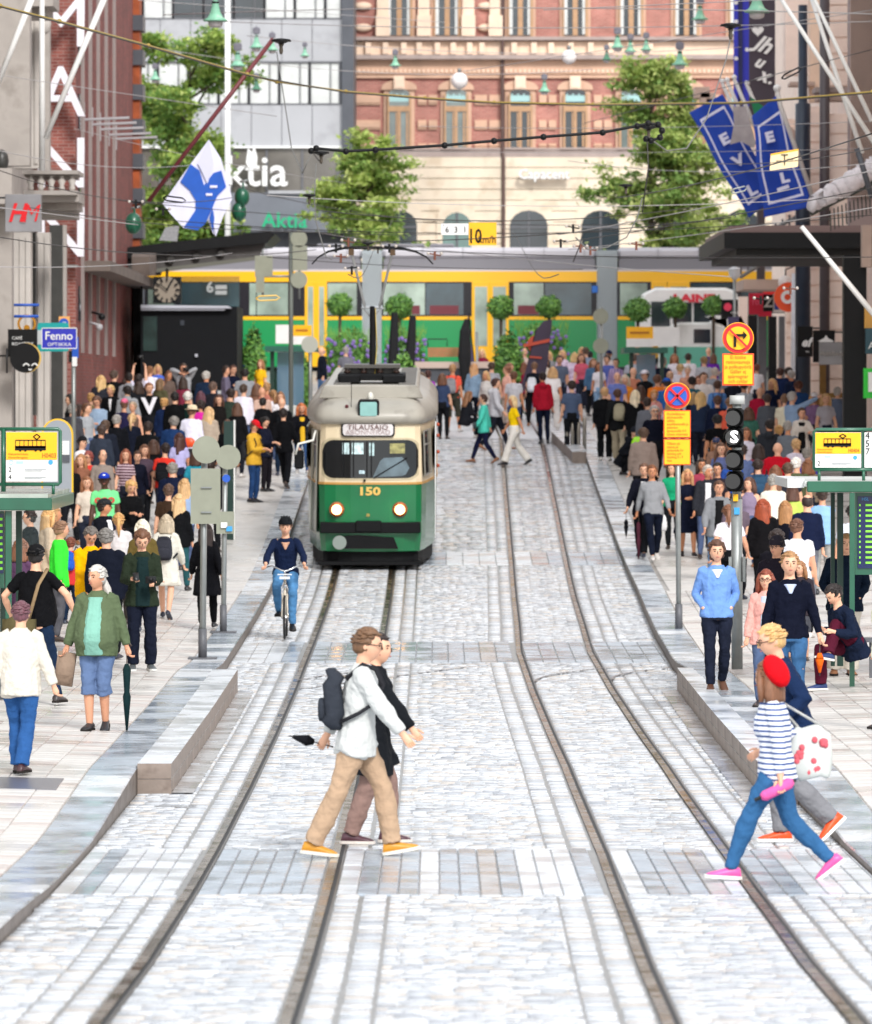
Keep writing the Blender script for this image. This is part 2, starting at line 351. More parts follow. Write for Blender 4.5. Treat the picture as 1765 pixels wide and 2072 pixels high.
# kerbstones and pavement tiles
for side in (0, 1):
 par = lpav if side == 0 else rpav; yy = 28.; 
 while yy < 158:
  L_ = nr.uniform(.9, 1.15) * (1 if yy < 90 else 2); m = SLABD if nr.rand() < (.75 if 40 < yy < 90 else .4) else SLABL
  mb = MB(); e = .012
  def xo(y_, o_): return (XL - o_) if side == 0 else (kr(y_) + o_)
  vs = []
  for y_ in (yy + .004, yy + L_ - .004):
   zt = roadz(y_) + kerbh(y_); zb = roadz(y_) - .05
   vs += [(xo(y_, 0), y_, zb), (xo(y_, 0), y_, zt - e), (xo(y_, e), y_, zt), (xo(y_, .45), y_, zt), (xo(y_, .45), y_, zb)]
  c = Vector((vs[0][0], yy, roadz(yy))); vs = [Vector(v) - c for v in vs]
  mb.add(vs, [(k, (k + 1) % 5, 5 + (k + 1) % 5, 5 + k) if side == 0 else (5 + k, 5 + (k + 1) % 5, (k + 1) % 5, k) for k in range(5)] + [(4, 3, 2, 1, 0) if side == 0 else (0, 1, 2, 3, 4), (5, 6, 7, 8, 9) if side == 0 else (9, 8, 7, 6, 5)])
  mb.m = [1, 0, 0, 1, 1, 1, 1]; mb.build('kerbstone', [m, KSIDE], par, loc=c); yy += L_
 T = []; yy = 34.
 while yy < 99.5:
  x = .47; row = int(yy / .35)
  while x < 5.4:
   X0 = XL - x - .345 if side == 0 else kr(yy) + x; X1 = X0 + .345
   if min(abs(X0), abs(X1)) < 882 / FPX * (yy + .35) + .05 and max(abs(X0), abs(X1)) > 0: T.append((X0, X1, yy, yy + .345))
   x += .35
  yy += .35
 T.sort(key=lambda s: s[2])
 for t in T[:300]: slab(t[0], t[1], t[2], t[3], nr.uniform(-.002, .002), PAVE2 if nr.rand() < .25 else PAVE, 'paving_tile', par, zf=walkz)
 mb = MB()
 for t in T[300:]:
  e = .006; dz = nr.uniform(-.002, .002); mb.cm = int(nr.rand() < .25); r0 = [(t[0], t[2]), (t[1], t[2]), (t[1], t[3]), (t[0], t[3])]; r1 = [(t[0] + e, t[2] + e), (t[1] - e, t[2] + e), (t[1] - e, t[3] - e), (t[0] + e, t[3] - e)]
  mb.add([(a, b_, walkz(a, b_) - .02) for a, b_ in r0] + [(a, b_, walkz(a, b_) + dz) for a, b_ in r1], [(4, 5, 6, 7)] + [(k, (k + 1) % 4, 4 + (k + 1) % 4, 4 + k) for k in range(4)])
 tag(mb.build('paving_tiles', [PAVE, PAVE2], par), kind='stuff')
# raised granite edges of the two tram platforms
for side in (0, 1):
 pe = tag(bpy.data.objects.new('platform_edge', None), kind='structure'); COL.objects.link(pe)
 ya, yb = (56.0, 74.8) if side == 0 else (54.5, 75.2); yy = ya
 while yy < yb - .1:
  L_ = min(1.55, yb - yy)
  for (h0, h1) in ((-.05, .14), (.145, .295)):
   if h1 > .2 or yy < ya + .1 or True:
    x0 = XL + .006 if side == 0 else 3.19; x1 = XL + .34 if side == 0 else kr(yy + L_ / 2) - .006; mb = MB(); y0, y1 = yy + .007, yy + L_ - .007
    v = [(x, y_, roadz(y_) + h) for h in (h0, h1) for x, y_ in ((x0, y0), (x1, y0), (x1, y1), (x0, y1))]
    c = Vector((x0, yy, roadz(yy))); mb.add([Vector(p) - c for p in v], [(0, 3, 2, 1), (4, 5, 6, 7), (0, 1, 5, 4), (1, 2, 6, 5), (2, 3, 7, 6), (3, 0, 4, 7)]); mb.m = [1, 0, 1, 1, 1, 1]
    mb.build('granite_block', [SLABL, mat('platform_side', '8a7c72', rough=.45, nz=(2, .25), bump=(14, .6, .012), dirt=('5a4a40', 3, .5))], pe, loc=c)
  yy += L_
 # gutter channel in front of the edge
 mb = MB(); gx0, gx1 = (XL + .345, XL + .56) if side == 0 else (2.97, 3.185); yv = list(np.arange(ya, yb, .5))
 mb.add([(x, y_, roadz(y_) + .008) for y_ in yv for x in (gx0, gx1)], [(2 * i, 2 * i + 1, 2 * i + 3, 2 * i + 2) for i in range(len(yv) - 1)]); mb.build('gutter', SLABW, pe)
# service covers and drain slots
for x, y_, w_, d_, nm in ((85, 1573, .95, 1.2, 'manhole_cover'), (690, 1072, .0, 0, None), (-99, 0, 0, 0, None)):
 if nm and w_:
  Y0 = 53.5; X0 = -4.05; o = slab(X0 - w_ / 2, X0 + w_ / 2, Y0, Y0 + d_, .004, mat('iron_cover', '77757a', rough=.3, metal=.4, bump=(60, .6, .004)), nm, None, zf=walkz); tag(o, 'rectangular ribbed iron access cover set in the left pavement by the raised edge', 'cover')
for (xa, xb, yq) in ((312, 398, 1634), (60, 240, 1882), (1290, 1350, 1449), (1320, 1385, 1620), (1340, 1385, 1326), (895, 960, 1375)):
 (x0, Y0), (x1, _) = onroad(xa, yq), onroad(xb, yq); mb = MB(); mb.add([(x0, Y0, 0), (x1, Y0, 0), (x1, Y0 + .07, 0), (x0, Y0 + .07, 0)], [(0, 1, 2, 3)])
 o = mb.build('drain_slot', mat('drain_iron', '3a3733', rough=.4, metal=.5), track1 if x0 < .5 else track2, loc=(0, 0, roadz(Y0) + .012))
# ------------------------------------------------------------------ buildings
def sx(x, Y): return (x - CX) / FPX * Y
def zz(y, Y): return CZ - (y - HY) / FPX * Y
GLASS = mat('window_glass', '2a3238', rough=.08, spec=.8, nz=(.5, .4)); GLASSG = mat('window_glass_green', '5c7a74', rough=.1, spec=.8, nz=(.7, .35))
GREY = mat('grey_cladding', 'a3a4a8', rough=.5, nz=(.6, .06), dirt=('8b8c90', .8, .55)); GREYD = mat('grey_frame', '5a5b60', rough=.5, nz=(2, .1))
DK = mat('dark_cladding', '4a4d54', rough=.45, nz=(2, .12)); BLIND = mat('window_blind', 'c9cbc9', rough=.35, nz=(1.5, .12)); WHITE = mat('white_paint', 'e4e4e2', rough=.45, nz=(3, .05))
BLK = mat('black_metal', '0e0f11', rough=.5, nz=(4, .2), spec=.25); GRN = mat('green_paint', '14573f', rough=.35, nz=(3, .15), coat=.3)
def brickmat(name, c1, c2, mortar, sc_=1.0, wdt=.27, h=.085, bump=.3):
 if name in _M: return _M[name]
 m = mat(name, c1, rough=.8); t = m.node_tree; N = t.nodes; L = t.links; b = N['Principled BSDF']
 g = N.new('ShaderNodeNewGeometry'); sp = N.new('ShaderNodeSeparateXYZ'); L.new(g.outputs['Position'], sp.inputs[0])
 ad = N.new('ShaderNodeMath'); L.new(sp.outputs[0], ad.inputs[0]); L.new(sp.outputs[1], ad.inputs[1]); cb = N.new('ShaderNodeCombineXYZ'); L.new(ad.outputs[0], cb.inputs[0]); L.new(sp.outputs[2], cb.inputs[1])
 br = N.new('ShaderNodeTexBrick'); br.inputs['Scale'].default_value = sc_; br.inputs['Brick Width'].default_value = wdt; br.inputs['Row Height'].default_value = h; br.inputs['Mortar Size'].default_value = .012
 br.inputs['Color1'].default_value = lin(c1); br.inputs['Color2'].default_value = lin(c2); br.inputs['Mortar'].default_value = lin(mortar); L.new(cb.outputs[0], br.inputs['Vector'])
 n = N.new('ShaderNodeTexNoise'); n.inputs['Scale'].default_value = .9; n.inputs['Detail'].default_value = 6; L.new(g.outputs['Position'], n.inputs['Vector'])
 mr = N.new('ShaderNodeMapRange'); mr.inputs[1].default_value = .3; mr.inputs[2].default_value = .7; mr.inputs[3].default_value = .75; mr.inputs[4].default_value = 1.2; L.new(n.outputs[0], mr.inputs[0])
 vm = N.new('ShaderNodeVectorMath'); vm.operation = 'SCALE'; L.new(br.outputs[0], vm.inputs[0]); L.new(mr.outputs[0], vm.inputs['Scale']); L.new(vm.outputs[0], b.inputs['Base Color'])
 bp = N.new('ShaderNodeBump'); bp.inputs['Strength'].default_value = bump; bp.inputs['Distance'].default_value = .01; bp.invert = True; L.new(br.outputs[1], bp.inputs['Height']); L.new(bp.outputs[0], b.inputs['Normal'])
 return m
BRICKR = brickmat('brick_rose', 'b27469', '9e6258', 'b08c80'); BRICKD = brickmat('brick_dark_red', '8c4038', '6c2c27', '75504a')  # rose brick is muted, distance haze put into its colour
BRICKL = brickmat('brick_light_red', '9c5a50', '7d413a', '9a7870')
SAND = mat('sandstone', 'cba68e', rough=.8, nz=(1.2, .12), bump=(10, .3, .02)); SANDL = mat('sandstone_pale', 'e6cbb4', rough=.8, nz=(1.5, .1), bump=(10, .3, .02)); SILLG = mat('stone_sill', 'a2928c', rough=.75, nz=(2, .12))
CREAM = mat('cream_plaster', 'dccdb8', rough=.8, nz=(.8, .12), dirt=('c5b29a', 1.2, .55)); WOODF = mat('window_frame_wood', 'b08a68', rough=.6, nz=(4, .12))
# --- rose brick palace behind the avenue
Y0 = 236.; s0 = FPX / Y0
def q(mb, x0, x1, y0, y1, d, dep=.3, Y=Y0): mb.bb(sx(x0, Y), sx(x1, Y), Y - d, Y - d + dep, zz(y1, Y), zz(y0, Y))
def arch(x0, x1, yt, yb, rise, Y=Y0, n=8):
 """outline of a segment-headed opening"""
 X0, X1 = sx(x0, Y), sx(x1, Y); c = (X0 + X1) / 2; h = (X1 - X0) / 2; zs = zz(yt + rise, Y); r = rise / (FPX / Y)
 return [(X0, zz(yb, Y)), (X1, zz(yb, Y))] + [(c + h * math.cos(math.pi * k / n), zs + r * math.sin(math.pi * k / n)) for k in range(n + 1)]
b1 = empty('brick_building', (sx(1150, Y0), Y0, roadz(230)), 'rose brick palace with sandstone bands and arched windows behind the square', 'building')
inv = lambda o: o
def part(mb, name, m, parent, **k):
 c = Vector(parent.location); mb.v = [tuple(Vector(p) - c) for p in mb.v]; return mb.build(name, m, parent, **k)
def part2(mb, name, m, w_): c = Vector(w_.parent.location); mb.v = [tuple(Vector(p) - c) for p in mb.v]; return mb.build(name, m, w_)
mb = MB(); q(mb, 716, 1760, -260, 760, 0, 8); part(mb, 'wall', BRICKR, b1)
mb = MB(); q(mb, 716, 1760, 316, 760, .22, .21); part(mb, 'ground_storey', mat('plaster_gap_shade', 'a8967e', rough=.9), b1)  # backing coloured darker to paint shadow into the gaps between courses
for yy in range(318, 520, 22):
 mb = MB(); q(mb, 716, 1760, yy, yy + 20.4, .29, .065); part(mb, 'rusticated_course', CREAM, b1)
for (y0, y1, d, m, nm) in ((300, 304, .35, SILLG, 'string_course'), (304, 318, .3, SILLG, 'string_course'), (121, 150, .22, SAND, 'frieze'), (112, 121, .6, SILLG, 'cornice'), (75, 82, .45, SILLG, 'cornice'), (84, 112, .12, SANDL, 'parapet_band'),
       (-60, -54, .5, SILLG, 'cornice'), (150, 158, .15, SAND, 'moulding')):
 mb = MB(); q(mb, 716, 1760, y0, y1, d, d + .01); part(mb, nm, m, b1)
mb = MB()
for k in range(110): q(mb, 716 + k * 9.3, 720 + k * 9.3, 141, 147, .28, .07)
tag(part(mb, 'dentils', SANDL, b1), kind='stuff')
for x in (740, 775, 812, 843, 880, 912, 945, 970, 1035, 1075, 1110, 1150, 1190, 1230, 1270, 1310): mb = MB(); q(mb, x, x + 11, 87, 110, .4, .29); part(mb, 'console_bracket', SANDL, b1)
wx = [808, 923, 1053, 1164, 1277, 1389, 1500]
for i in range(len(wx)):
 edge = [716 if i == 0 else (wx[i - 1] + wx[i]) / 2, 1760 if i == len(wx) - 1 else (wx[i] + wx[i + 1]) / 2]
 for (a, c) in ((edge[0] + 2, wx[i] - 38), (wx[i] + 38, edge[1] - 2)):
  for (y0, y1) in ((192, 212), (243, 262), (290, 299)):
   mb = MB(); q(mb, a, c, y0, y1, .1, .09); q(mb, a, c, y0 + 4, y1 - 4, .15, .06); part(mb, 'stone_band', SAND, b1)
for i, x in enumerate(wx):
 o = MB(); o.prism(arch(x - 31, x + 31, 168, 303, 17), Y0 - .14, Y0 - .01); part(o, 'window_surround', SAND, b1)
 mb = MB(); mb.prism(arch(x - 36, x + 36, 162, 182, 16), Y0 - .24, Y0 - .15); part(mb, 'arch_moulding', SAND, b1)
 mb = MB(); mb.prism(arch(x - 23, x + 23, 180, 299, 13), Y0 - .26, Y0 - .2); wnd = part(mb, 'window', GLASS if i in (2, 3, 5) else mat('window_dim', '66716f', rough=.1, spec=.8, nz=(1, .3)), b1)
 mb = MB(); q(mb, x - 21, x + 20, 194, 206, .27, .008)
 for k in range(6): q(mb, x - 18 + k * 6, x - 15 + k * 6, 190 + (k % 2) * 3, 196, .271, .009)
 part2(mb, 'decal', mat('window_film', '9fc4c4', rough=.3), wnd)
 mb = MB()
 q(mb, x - 24, x - 20, 190, 299, .33, .12); q(mb, x + 20, x + 24, 190, 299, .33, .12); q(mb, x - 24, x + 24, 215, 226, .335, .12); q(mb, x - 3, x + 3, 226, 299, .34, .12); q(mb, x - 7, x - 4, 228, 297, .3, .02); q(mb, x + 14, x + 18, 228, 297, .3, .02)
 part2(mb, 'window_frame', WOODF, wnd)
 mb = MB(); q(mb, x - 11, x + 11, 154, 181, .42, .15); q(mb, x - 8, x + 8, 160, 178, .45, .03); part(mb, 'keystone', SANDL, b1)
 mb = MB(); q(mb, x - 30, x + 30, 299, 303, .4, .2); part(mb, 'window_sill', SILLG, b1)
# top storey windows
for x, wd in ((808, 66), (905, 66), (1053, 62), (1164, 62), (1277, 60), (1389, 62), (1500, 62)):
 mb = MB(); q(mb, x - wd / 2, x + wd / 2, -120, 76, .14, .13); part(mb, 'window_surround', SAND, b1)
 mb = MB(); q(mb, x - wd * .36, x + wd * .36, -100, 72, .2, .05); wnd = part(mb, 'window', GLASS, b1)
 mb = MB(); q(mb, x - 5, x + 5, -100, 72, .26, .06); q(mb, x - wd * .36 - 3, x - wd * .36, -100, 74, .28, .1); q(mb, x + wd * .36 - 2, x + wd * .36 + 3, -100, 74, .28, .1); part2(mb, 'window_frame', WOODF, wnd)
 for dx in (-1, 1): mb = MB(); q(mb, x + dx * wd * .3 - 4, x + dx * wd * .3 + 3, -98, 70, .22, .015); part2(mb, 'curtain', BLIND, wnd)
for x in (775, 858, 948, 1003): mb = MB(); q(mb, x - 14, x + 14, 32, 74, .5, .4); q(mb, x - 12, x + 12, -150, 32, .3, .2); part(mb, 'pilaster', SANDL, b1)
for x in (735, 985):
 for y in (12, 56): mb = MB(); mb.sph((sx(x, Y0), Y0 - .1, zz(y, Y0)), (.38, .16, .17), 12, 6); part(mb, 'stone_boss', SANDL, b1, smooth=True)
mb = MB(); mb.tube([P(1017, -200, Y0 - .35), P(1017, 310, Y0 - .35), P(1019, 320, Y0 - .4), P(1019, 500, Y0 - .4)], .075, 8); part(mb, 'downpipe', mat('downpipe', '5a4540', rough=.6), b1)
# arched shop windows and doors of the ground storey
for x, w_, yt in ((925, 29, 430), (1070, 38, 426), (1215, 38, 426), (808, 36, 426), (1370, 38, 426), (1500, 38, 426)):
 mb = MB(); mb.prism(arch(x - w_ - 12, x + w_ + 12, yt - 22, 700, 36), Y0 - .36, Y0 - .29); part(mb, 'arch_moulding', CREAM, b1)
 mb = MB(); mb.prism(arch(x - w_, x + w_, yt, 700, 30), Y0 - .4, Y0 - .35); wnd = part(mb, 'window', GLASSG if x == 925 else GLASS, b1)
 mb = MB(); q(mb, x - w_, x + w_, yt + 32, yt + 36, .46, .06); q(mb, x - 2, x + 2, yt, 690, .45, .05); part2(mb, 'window_frame', GREYD, wnd)
t = text('Capacent', .55, P(1101.6, 353.8, Y0 - .66), SILLG, None, 'shop_sign_shadow_letters', .05, bold=.02); tag(t, 'grey backing letters behind the white company name lettering', 'sign'); t = text('Capacent', .55, P(1101, 353, Y0 - .75), WHITE, None, 'shop_sign', .06, bold=.012); tag(t, 'white raised company name lettering on the cream ground storey', 'sign')  # the grey offset copy stands in for the shade of the white letters
# --- grey clad office block
Yg = 228.; b2 = empty('office_building', (sx(500, Yg), Yg, roadz(228)), 'grey panelled office block with ribbon windows and a dark glazed ground floor', 'building')
qg = lambda mb, x0, x1, y0, y1, d, dep=.3: q(mb, x0, x1, y0, y1, d, dep, Yg)
mb = MB(); qg(mb, -200, 716, -300, 760, 0, 9); part(mb, 'wall', DK, b2)
for (y0, y1) in ((37, 124), (211, 296), (-140, -50)):
 for k in range(9):
  x = 140 + k * 61.5; mb = MB(); qg(mb, x + .6, x + 60.9, y0, y1, .12 + .01 * (k % 2), .1); part(mb, 'cladding_panel', GREY, b2)
for (y0, y1) in ((-45, 36), (127, 209)):
 for k in range(10):
  x = 138 + k * 61.5 - (30 if y0 < 0 else 0); x1 = min(x + 56, 689)
  if x1 - x < 20: continue
  mb = MB(); qg(mb, x, x1, y0, y1, .06, .05); wnd = part(mb, 'window', GLASS if (y0 < 0 and k in (4, 5, 6)) else BLIND, b2)
  mb = MB(); 
  for (a, c_, e, f) in ((x - 5, x, y0 - 3, y1 + 3), (x1, x1 + 4, y0 - 3, y1 + 3), (x, x1, y0 - 3, y0), (x, x1, y1, y1 + 3), (x + 38, x + 40, y0, y1)): qg(mb, a, c_, e, f, .15, .12)
  part2(mb, 'window_frame', GREYD, wnd)
mb = MB(); qg(mb, 692, 716, -300, 760, .35, .34); part(mb, 'corner_pier', DK, b2)
mb = MB(); qg(mb, -200, 692, 296, 300, .3, .3); part(mb, 'ledge', WHITE, b2)
mb = MB(); qg(mb, -200, 692, 300, 392, .1, .1); part(mb, 'shop_glazing', mat('shop_glass', '66625c', rough=.12, spec=.8, nz=(.6, .35)), b2)
for k in range(7): mb = MB(); qg(mb, 250 + k * 72, 254 + k * 72, 300, 392, .2, .1); part(mb, 'mullion', GREYD, b2)
mb = MB(); qg(mb, 150, 716, 392, 470, 1.2, 1.2); part(mb, 'canopy', mat('office_canopy', '666a72', rough=.6, nz=(1, .1)), b2)
mb = MB(); qg(mb, 545, 700, 388, 394, 1.35, 1.3); part(mb, 'canopy_rim', GREY, b2)
t = text('Aktia', 1.72, P(490, 349, Yg - .9), WHITE, None, 'facade_lettering', .05, bold=.02); tag(t, 'large white bank name letters on the dark glazed front of the grey office block', 'sign')
t = text('Aktia', .85, P(576, 447, Yg - 1.6), mat('green_letters', '12a070', rough=.4), None, 'canopy_lettering', .05, bold=.01); tag(t, 'green raised bank name lettering standing on the grey canopy', 'sign')
fl = MB(); fl.prism([(0, 0), (.22, .1), (.25, .55), (.12, 1.0), (.05, .72), (-.12, .9), (-.2, .3)], -.03, .03); o = fl.build('flame_sculpture', WHITE, None, loc=P(508, 345, Yg - 1)); tag(o, 'white flame shaped emblem above the bank lettering', 'emblem')
# --- red brick department store on the left (corner at the square)
b3 = empty('department_store', (-9.6, 150, roadz(150)), 'dark red brick department store with vertical light strips along its street side', 'building')
mb = MB(); mb.bb(-30, -8.9, 140.2, 168, roadz(140) - 1, 22); part(mb, 'wall', BRICKD, b3)
mb = MB(); mb.bb(-12, -8.88, 140.0, 140.19, roadz(140) - 1, 22); part(mb, 'front_wall', BRICKL, b3)
for i, Yp in enumerate((142.5, 145.6, 149.0, 152.6, 156.4)):
 mb = MB(); mb.bb(-8.9, -8.82, Yp - .12, Yp + .12, 2.2 + roadz(150), 22); part(mb, 'light_strip', mat('steel_strip', '9a8f8c', rough=.4, metal=.4), b3)
for i, (x, y, yb) in enumerate(((178, 242, 246), (190, 252, 256), (202, 262, 266), (216, 273, 277), (226, 281, 285))):
 Yp = (143.6, 147, 150.5, 154.5, 158)[i]; mb = MB(); z = zz(y, Yp); mb.tube([(-8.9, Yp, z), (-8.9 + 1.15, Yp, z + .05)], .035, 6); mb.tube([(-8.9, Yp, z + .45), (-8.9, Yp, z - .3)], .03, 6); o = part(mb, 'bracket_arm', mat('steel_light', 'b9b7ba', rough=.35, metal=.5), b3)
for k in range(5):
 Yp = 141.4 + .35 * k; z0 = 3 + 3.1 * k; mb = MB(); mb.bb(-8.93, -8.86, 141.3, 142.1, zz(68 + k * 130 + 60, 141), zz(68 + k * 130 - 10, 141)); part(mb, 'window', GLASS, b3)
mb = MB(); mb.bb(-8.9, -8.7, 166.8, 168.1, 2 + roadz(160), 22); part(mb, 'corner_pier', mat('orange_brick', '9a4a20', rough=.7, nz=(3, .3)), b3)
for k in range(8): mb = MB(); z = zz(45 + 70 * k, 167); mb.bb(-8.92, -8.6, 166.7, 168.2, z - .25, z + .2); part(mb, 'stone_quoin', DK, b3)
mb = MB(); mb.bb(-8.95, -8.2, 143, 168, zz(560, 150), zz(540, 150)); part(mb, 'cornice', mat('store_stone', '6a5f58', rough=.8, nz=(2, .2)), b3)
for k in range(7): mb = MB(); Yp = 160 + k * 1.1; mb.box((-8.3, Yp, zz(535, Yp)), (.5, .6, .55), rx=.2); part(mb, 'carved_bracket', mat('store_stone', '6a5f58'), b3)
mb = MB(); mb.bb(-9.95, -8.8, 139.7, 139.8, zz(540, 139.7), zz(536, 139.7)); part(mb, 'ledge', WHITE, b3)
for i, (ch, y) in enumerate((('M', 50), ('A', 191), ('N', 335), ('N', 475))):
 t = text(ch, 1.78, P(124, y, 139.3), mat('letter_white', 'eceaf2', rough=.4), None, 'facade_letter', .12, bold=0)
 tag(t, ('topmost tall white letter M of the vertical store name on the red brick wall', 'white letter A of the vertical store name, second from the top on the brick wall',
   'white letter N of the vertical store name above the stone balcony', 'lowest white letter N of the vertical store name, beside the square shop sign')[i], 'letter', 'tall white letters down the brick wall')
# security cameras
for x, y in ((206, 641), (201, 662)):
 mb = MB(); mb.sph((0, 0, 0), .09, 10, 6); mb.tube([(0, 0, .05), (-.25, .1, .12)], .03, 6); o = mb.build('security_camera', BLK if y < 650 else mat('camera_grey', 'a9a9ac', rough=.4), None, loc=P(x, y, 141), smooth=True); tag(o, 'small dark dome camera on the brick corner' if y < 650 else 'small pale security camera below the dark dome on the brick corner', 'security camera')
# --- pale stone building at the far left
ST = mat('limestone_grey', 'a9a29c', rough=.75, nz=(1.5, .1), bump=(8, .3, .02), dirt=('8c857e', 1.5, .55)); STL = mat('limestone_pale', 'c2bcb6', rough=.75, nz=(1.5, .1)); STD = mat('doorway_dark', '3a3a38', rough=.4, nz=(3, .2))
b4 = empty('stone_building', (-10.2, 130, roadz(130)), 'pale grey stone building with fluted pilasters and a small balcony at the left edge', 'building')
mb = MB(); mb.bb(-30, -9.9, 60, 139.9, -.5, 24); part(mb, 'wall', ST, b4)
def pil(x0, x1, y0, y1, Y, m, name, dep=.6, flutes=0):
 mb = MB(); X0, X1 = sx(x0, Y), sx(x1, Y); Z0, Z1 = zz(y1, Y), zz(y0, Y); mb.bb(X0, X1, Y, Y + dep, Z0, Z1); o = part(mb, name, m, b4)
 if flutes:
  for k in range(flutes):
   f = MB(); a = X0 + (X1 - X0) * (k + .25) / flutes; f.bb(a, a + (X1 - X0) * .5 / flutes, Y - .05, Y, Z0 + .1, Z1 - .1); f.v = [tuple(Vector(p) - Vector(b4.location)) for p in f.v]; f.build('flute', STL, o)
 return o
for a in ((-40, 24, 340, 1010, 122, ST, 'pilaster', .6, 0), (24, 62, 470, 1010, 127.5, STL, 'pilaster', .6, 3), (62, 72, 470, 840, 131, STD, 'doorway', .5, 0), (74, 100, 470, 1010, 132, STL, 'pilaster', .6, 2), (100, 126, 455, 1000, 136, STD, 'tall_window', .3, 0),
  (126, 134, 455, 1000, 137, ST, 'pilaster', .3, 0), (-40, 60, -60, 335, 124, ST, 'pilaster', .6, 0), (28, 80, 10, 340, 129, STL, 'column', .5, 4), (82, 100, -60, 345, 134, ST, 'pilaster', .5, 0), (20, 28, 730, 900, 124, STD, 'doorway', .5, 0), (100, 112, 860, 1000, 134, mat('door_brown', '4a3530', rough=.5), 'door', .3, 0)): pil(*a)
for (x0, x1, y0, y1, Y) in ((-40, 108, -20, 12, 126), (-40, 96, 12, 30, 126.5), (45, 158, 344, 352, 127), (50, 150, 352, 358, 127.6), (48, 156, 385, 394, 127), (40, 160, 394, 408, 127.3), (60, 157, 408, 424, 127.9), (-40, 45, 392, 412, 121), (-40, 42, 412, 424, 121.5), (70, 150, 424, 440, 128.4)): pil(x0, x1, y0, y1, Y, ST, 'balcony_slab' if y0 in (344, 385) else 'cornice', 2.0)
for k in range(5):
 x = 62 + k * 21; mb = MB(); mb.lathe([(.045, 0), (.075, .06), (.05, .12), (.09, .22), (.04, .3), (.06, .34)], P(x, 386, 127.2), 10); part(mb, 'baluster', STL, b4, smooth=True)
for (x, Y) in ((3, 123), (90, 133)): mb = MB(); mb.sph(P(x, 325 if x < 50 else 48, Y), (.16, .16, .25), 8, 6); part(mb, 'carved_head', STD if x < 50 else STL, b4, smooth=True)
# --- cream stone building on the right
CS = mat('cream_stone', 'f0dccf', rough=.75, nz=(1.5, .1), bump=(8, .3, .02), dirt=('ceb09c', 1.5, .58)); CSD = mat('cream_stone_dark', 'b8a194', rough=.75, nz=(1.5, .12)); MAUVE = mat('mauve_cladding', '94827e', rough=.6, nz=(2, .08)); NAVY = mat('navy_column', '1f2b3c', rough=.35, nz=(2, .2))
b5 = empty('stone_building', (11.0, 150, roadz(150)), 'cream rusticated stone building with dark columns along the right pavement', 'building')
mb = MB(); mb.bb(11.0, 34, 100, 186, -1, 24); part(mb, 'wall', CS, b5)
def pr(x0, x1, y0, y1, Y, m, name, dep=.6, courses=0, par=b5):
 mb = MB(); X0, X1 = sx(x0, Y), sx(x1, Y); Z0, Z1 = zz(y1, Y), zz(y0, Y); mb.bb(X0, X1, Y, Y + dep, Z0, Z1); c = Vector(par.location); mb.v = [tuple(Vector(p) - c) for p in mb.v]; o = mb.build(name, m, par)
 if courses:
  n = int((Z1 - Z0) / .42)
  for k in range(n):
   f = MB(); f.bb(X0 - .02, X1 + .02, Y - .05, Y, Z0 + k * .42 + .03, Z0 + k * .42 + .4); f.v = [tuple(Vector(p) - c) for p in f.v]; f.build('stone_block', CS, par)
 return o
pr(1640, 1668, 215, 900, 150, CS, 'pilaster', .8, 1); pr(1665, 1720, 230, 900, 146, CS, 'pilaster', .8, 1); pr(1590, 1640, -60, 150, 156, CS, 'pilaster', 1.0); pr(1640, 1668, -60, 205, 151, SANDL, 'pilaster', .8)
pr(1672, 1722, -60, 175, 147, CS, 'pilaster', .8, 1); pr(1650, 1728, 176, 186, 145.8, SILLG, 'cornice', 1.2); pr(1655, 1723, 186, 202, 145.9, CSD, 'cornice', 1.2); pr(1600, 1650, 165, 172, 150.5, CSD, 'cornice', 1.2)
pr(1592, 1640, 240, 900, 157, CS, 'pilaster', .8, 1); pr(1720, 1900, -60, 470, 142, MAUVE, 'cladding', .8)
for k in range(24): pr(1722 + k * 4, 1723.4 + k * 4, -60, 400, 141.9, CSD, 'cladding_rib', .08)
for x in (1669, 1540): mb = MB(); mb.tube([P(x, -60, 145.5 if x > 1600 else 170), P(x, 840, 145.5 if x > 1600 else 170)], .13, 10); part(mb, 'downpipe', mat('downpipe_dark', '4a4245', rough=.45), b5, smooth=True)
mb = MB(); mb.tube([P(1625, 10, 148), P(1625, 208, 148), P(1625, 210, 148), P(1625, 860, 148)], [.12, .12, .2, .2], 14); part(mb, 'column', NAVY, b5, smooth=True)
for k, (x0, x1, Y) in enumerate(((1515, 1532, 168), (1535, 1552, 164), (1556, 1572, 160), (1578, 1592, 158))):
 pr(x0, x1, 640, 900, Y, GREYD if k % 2 else BLK, 'shopfront', .5)
pr(1496, 1514, 600, 900, 172, CS, 'pilaster', .6); pr(1592, 1606, 690, 800, 157.5, SANDL, 'pilaster', .5)
# masks of ornament above the sign level
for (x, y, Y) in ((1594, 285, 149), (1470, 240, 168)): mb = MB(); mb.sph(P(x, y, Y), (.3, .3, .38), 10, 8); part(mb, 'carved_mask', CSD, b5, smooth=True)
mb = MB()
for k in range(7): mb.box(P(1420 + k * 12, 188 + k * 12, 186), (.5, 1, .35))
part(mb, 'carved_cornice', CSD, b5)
# glazed arcade roof of the far right corner
mb = MB()
for k in range(9): a = P(1500 + k * 14, 555 - k * 8, 165 - k * 2); mb.tube([a, a + Vector((0, 0, .85))], .03, 6)
mb.tube([P(1500, 560, 165), P(1610, 490, 150)], .06, 6); mb.tube([P(1500, 498, 165), P(1610, 440, 150)], .06, 6); part(mb, 'arcade_railing', GREYD, b5)
pr(1505, 1600, 565, 585, 160, CSD, 'arcade_soffit', 4)
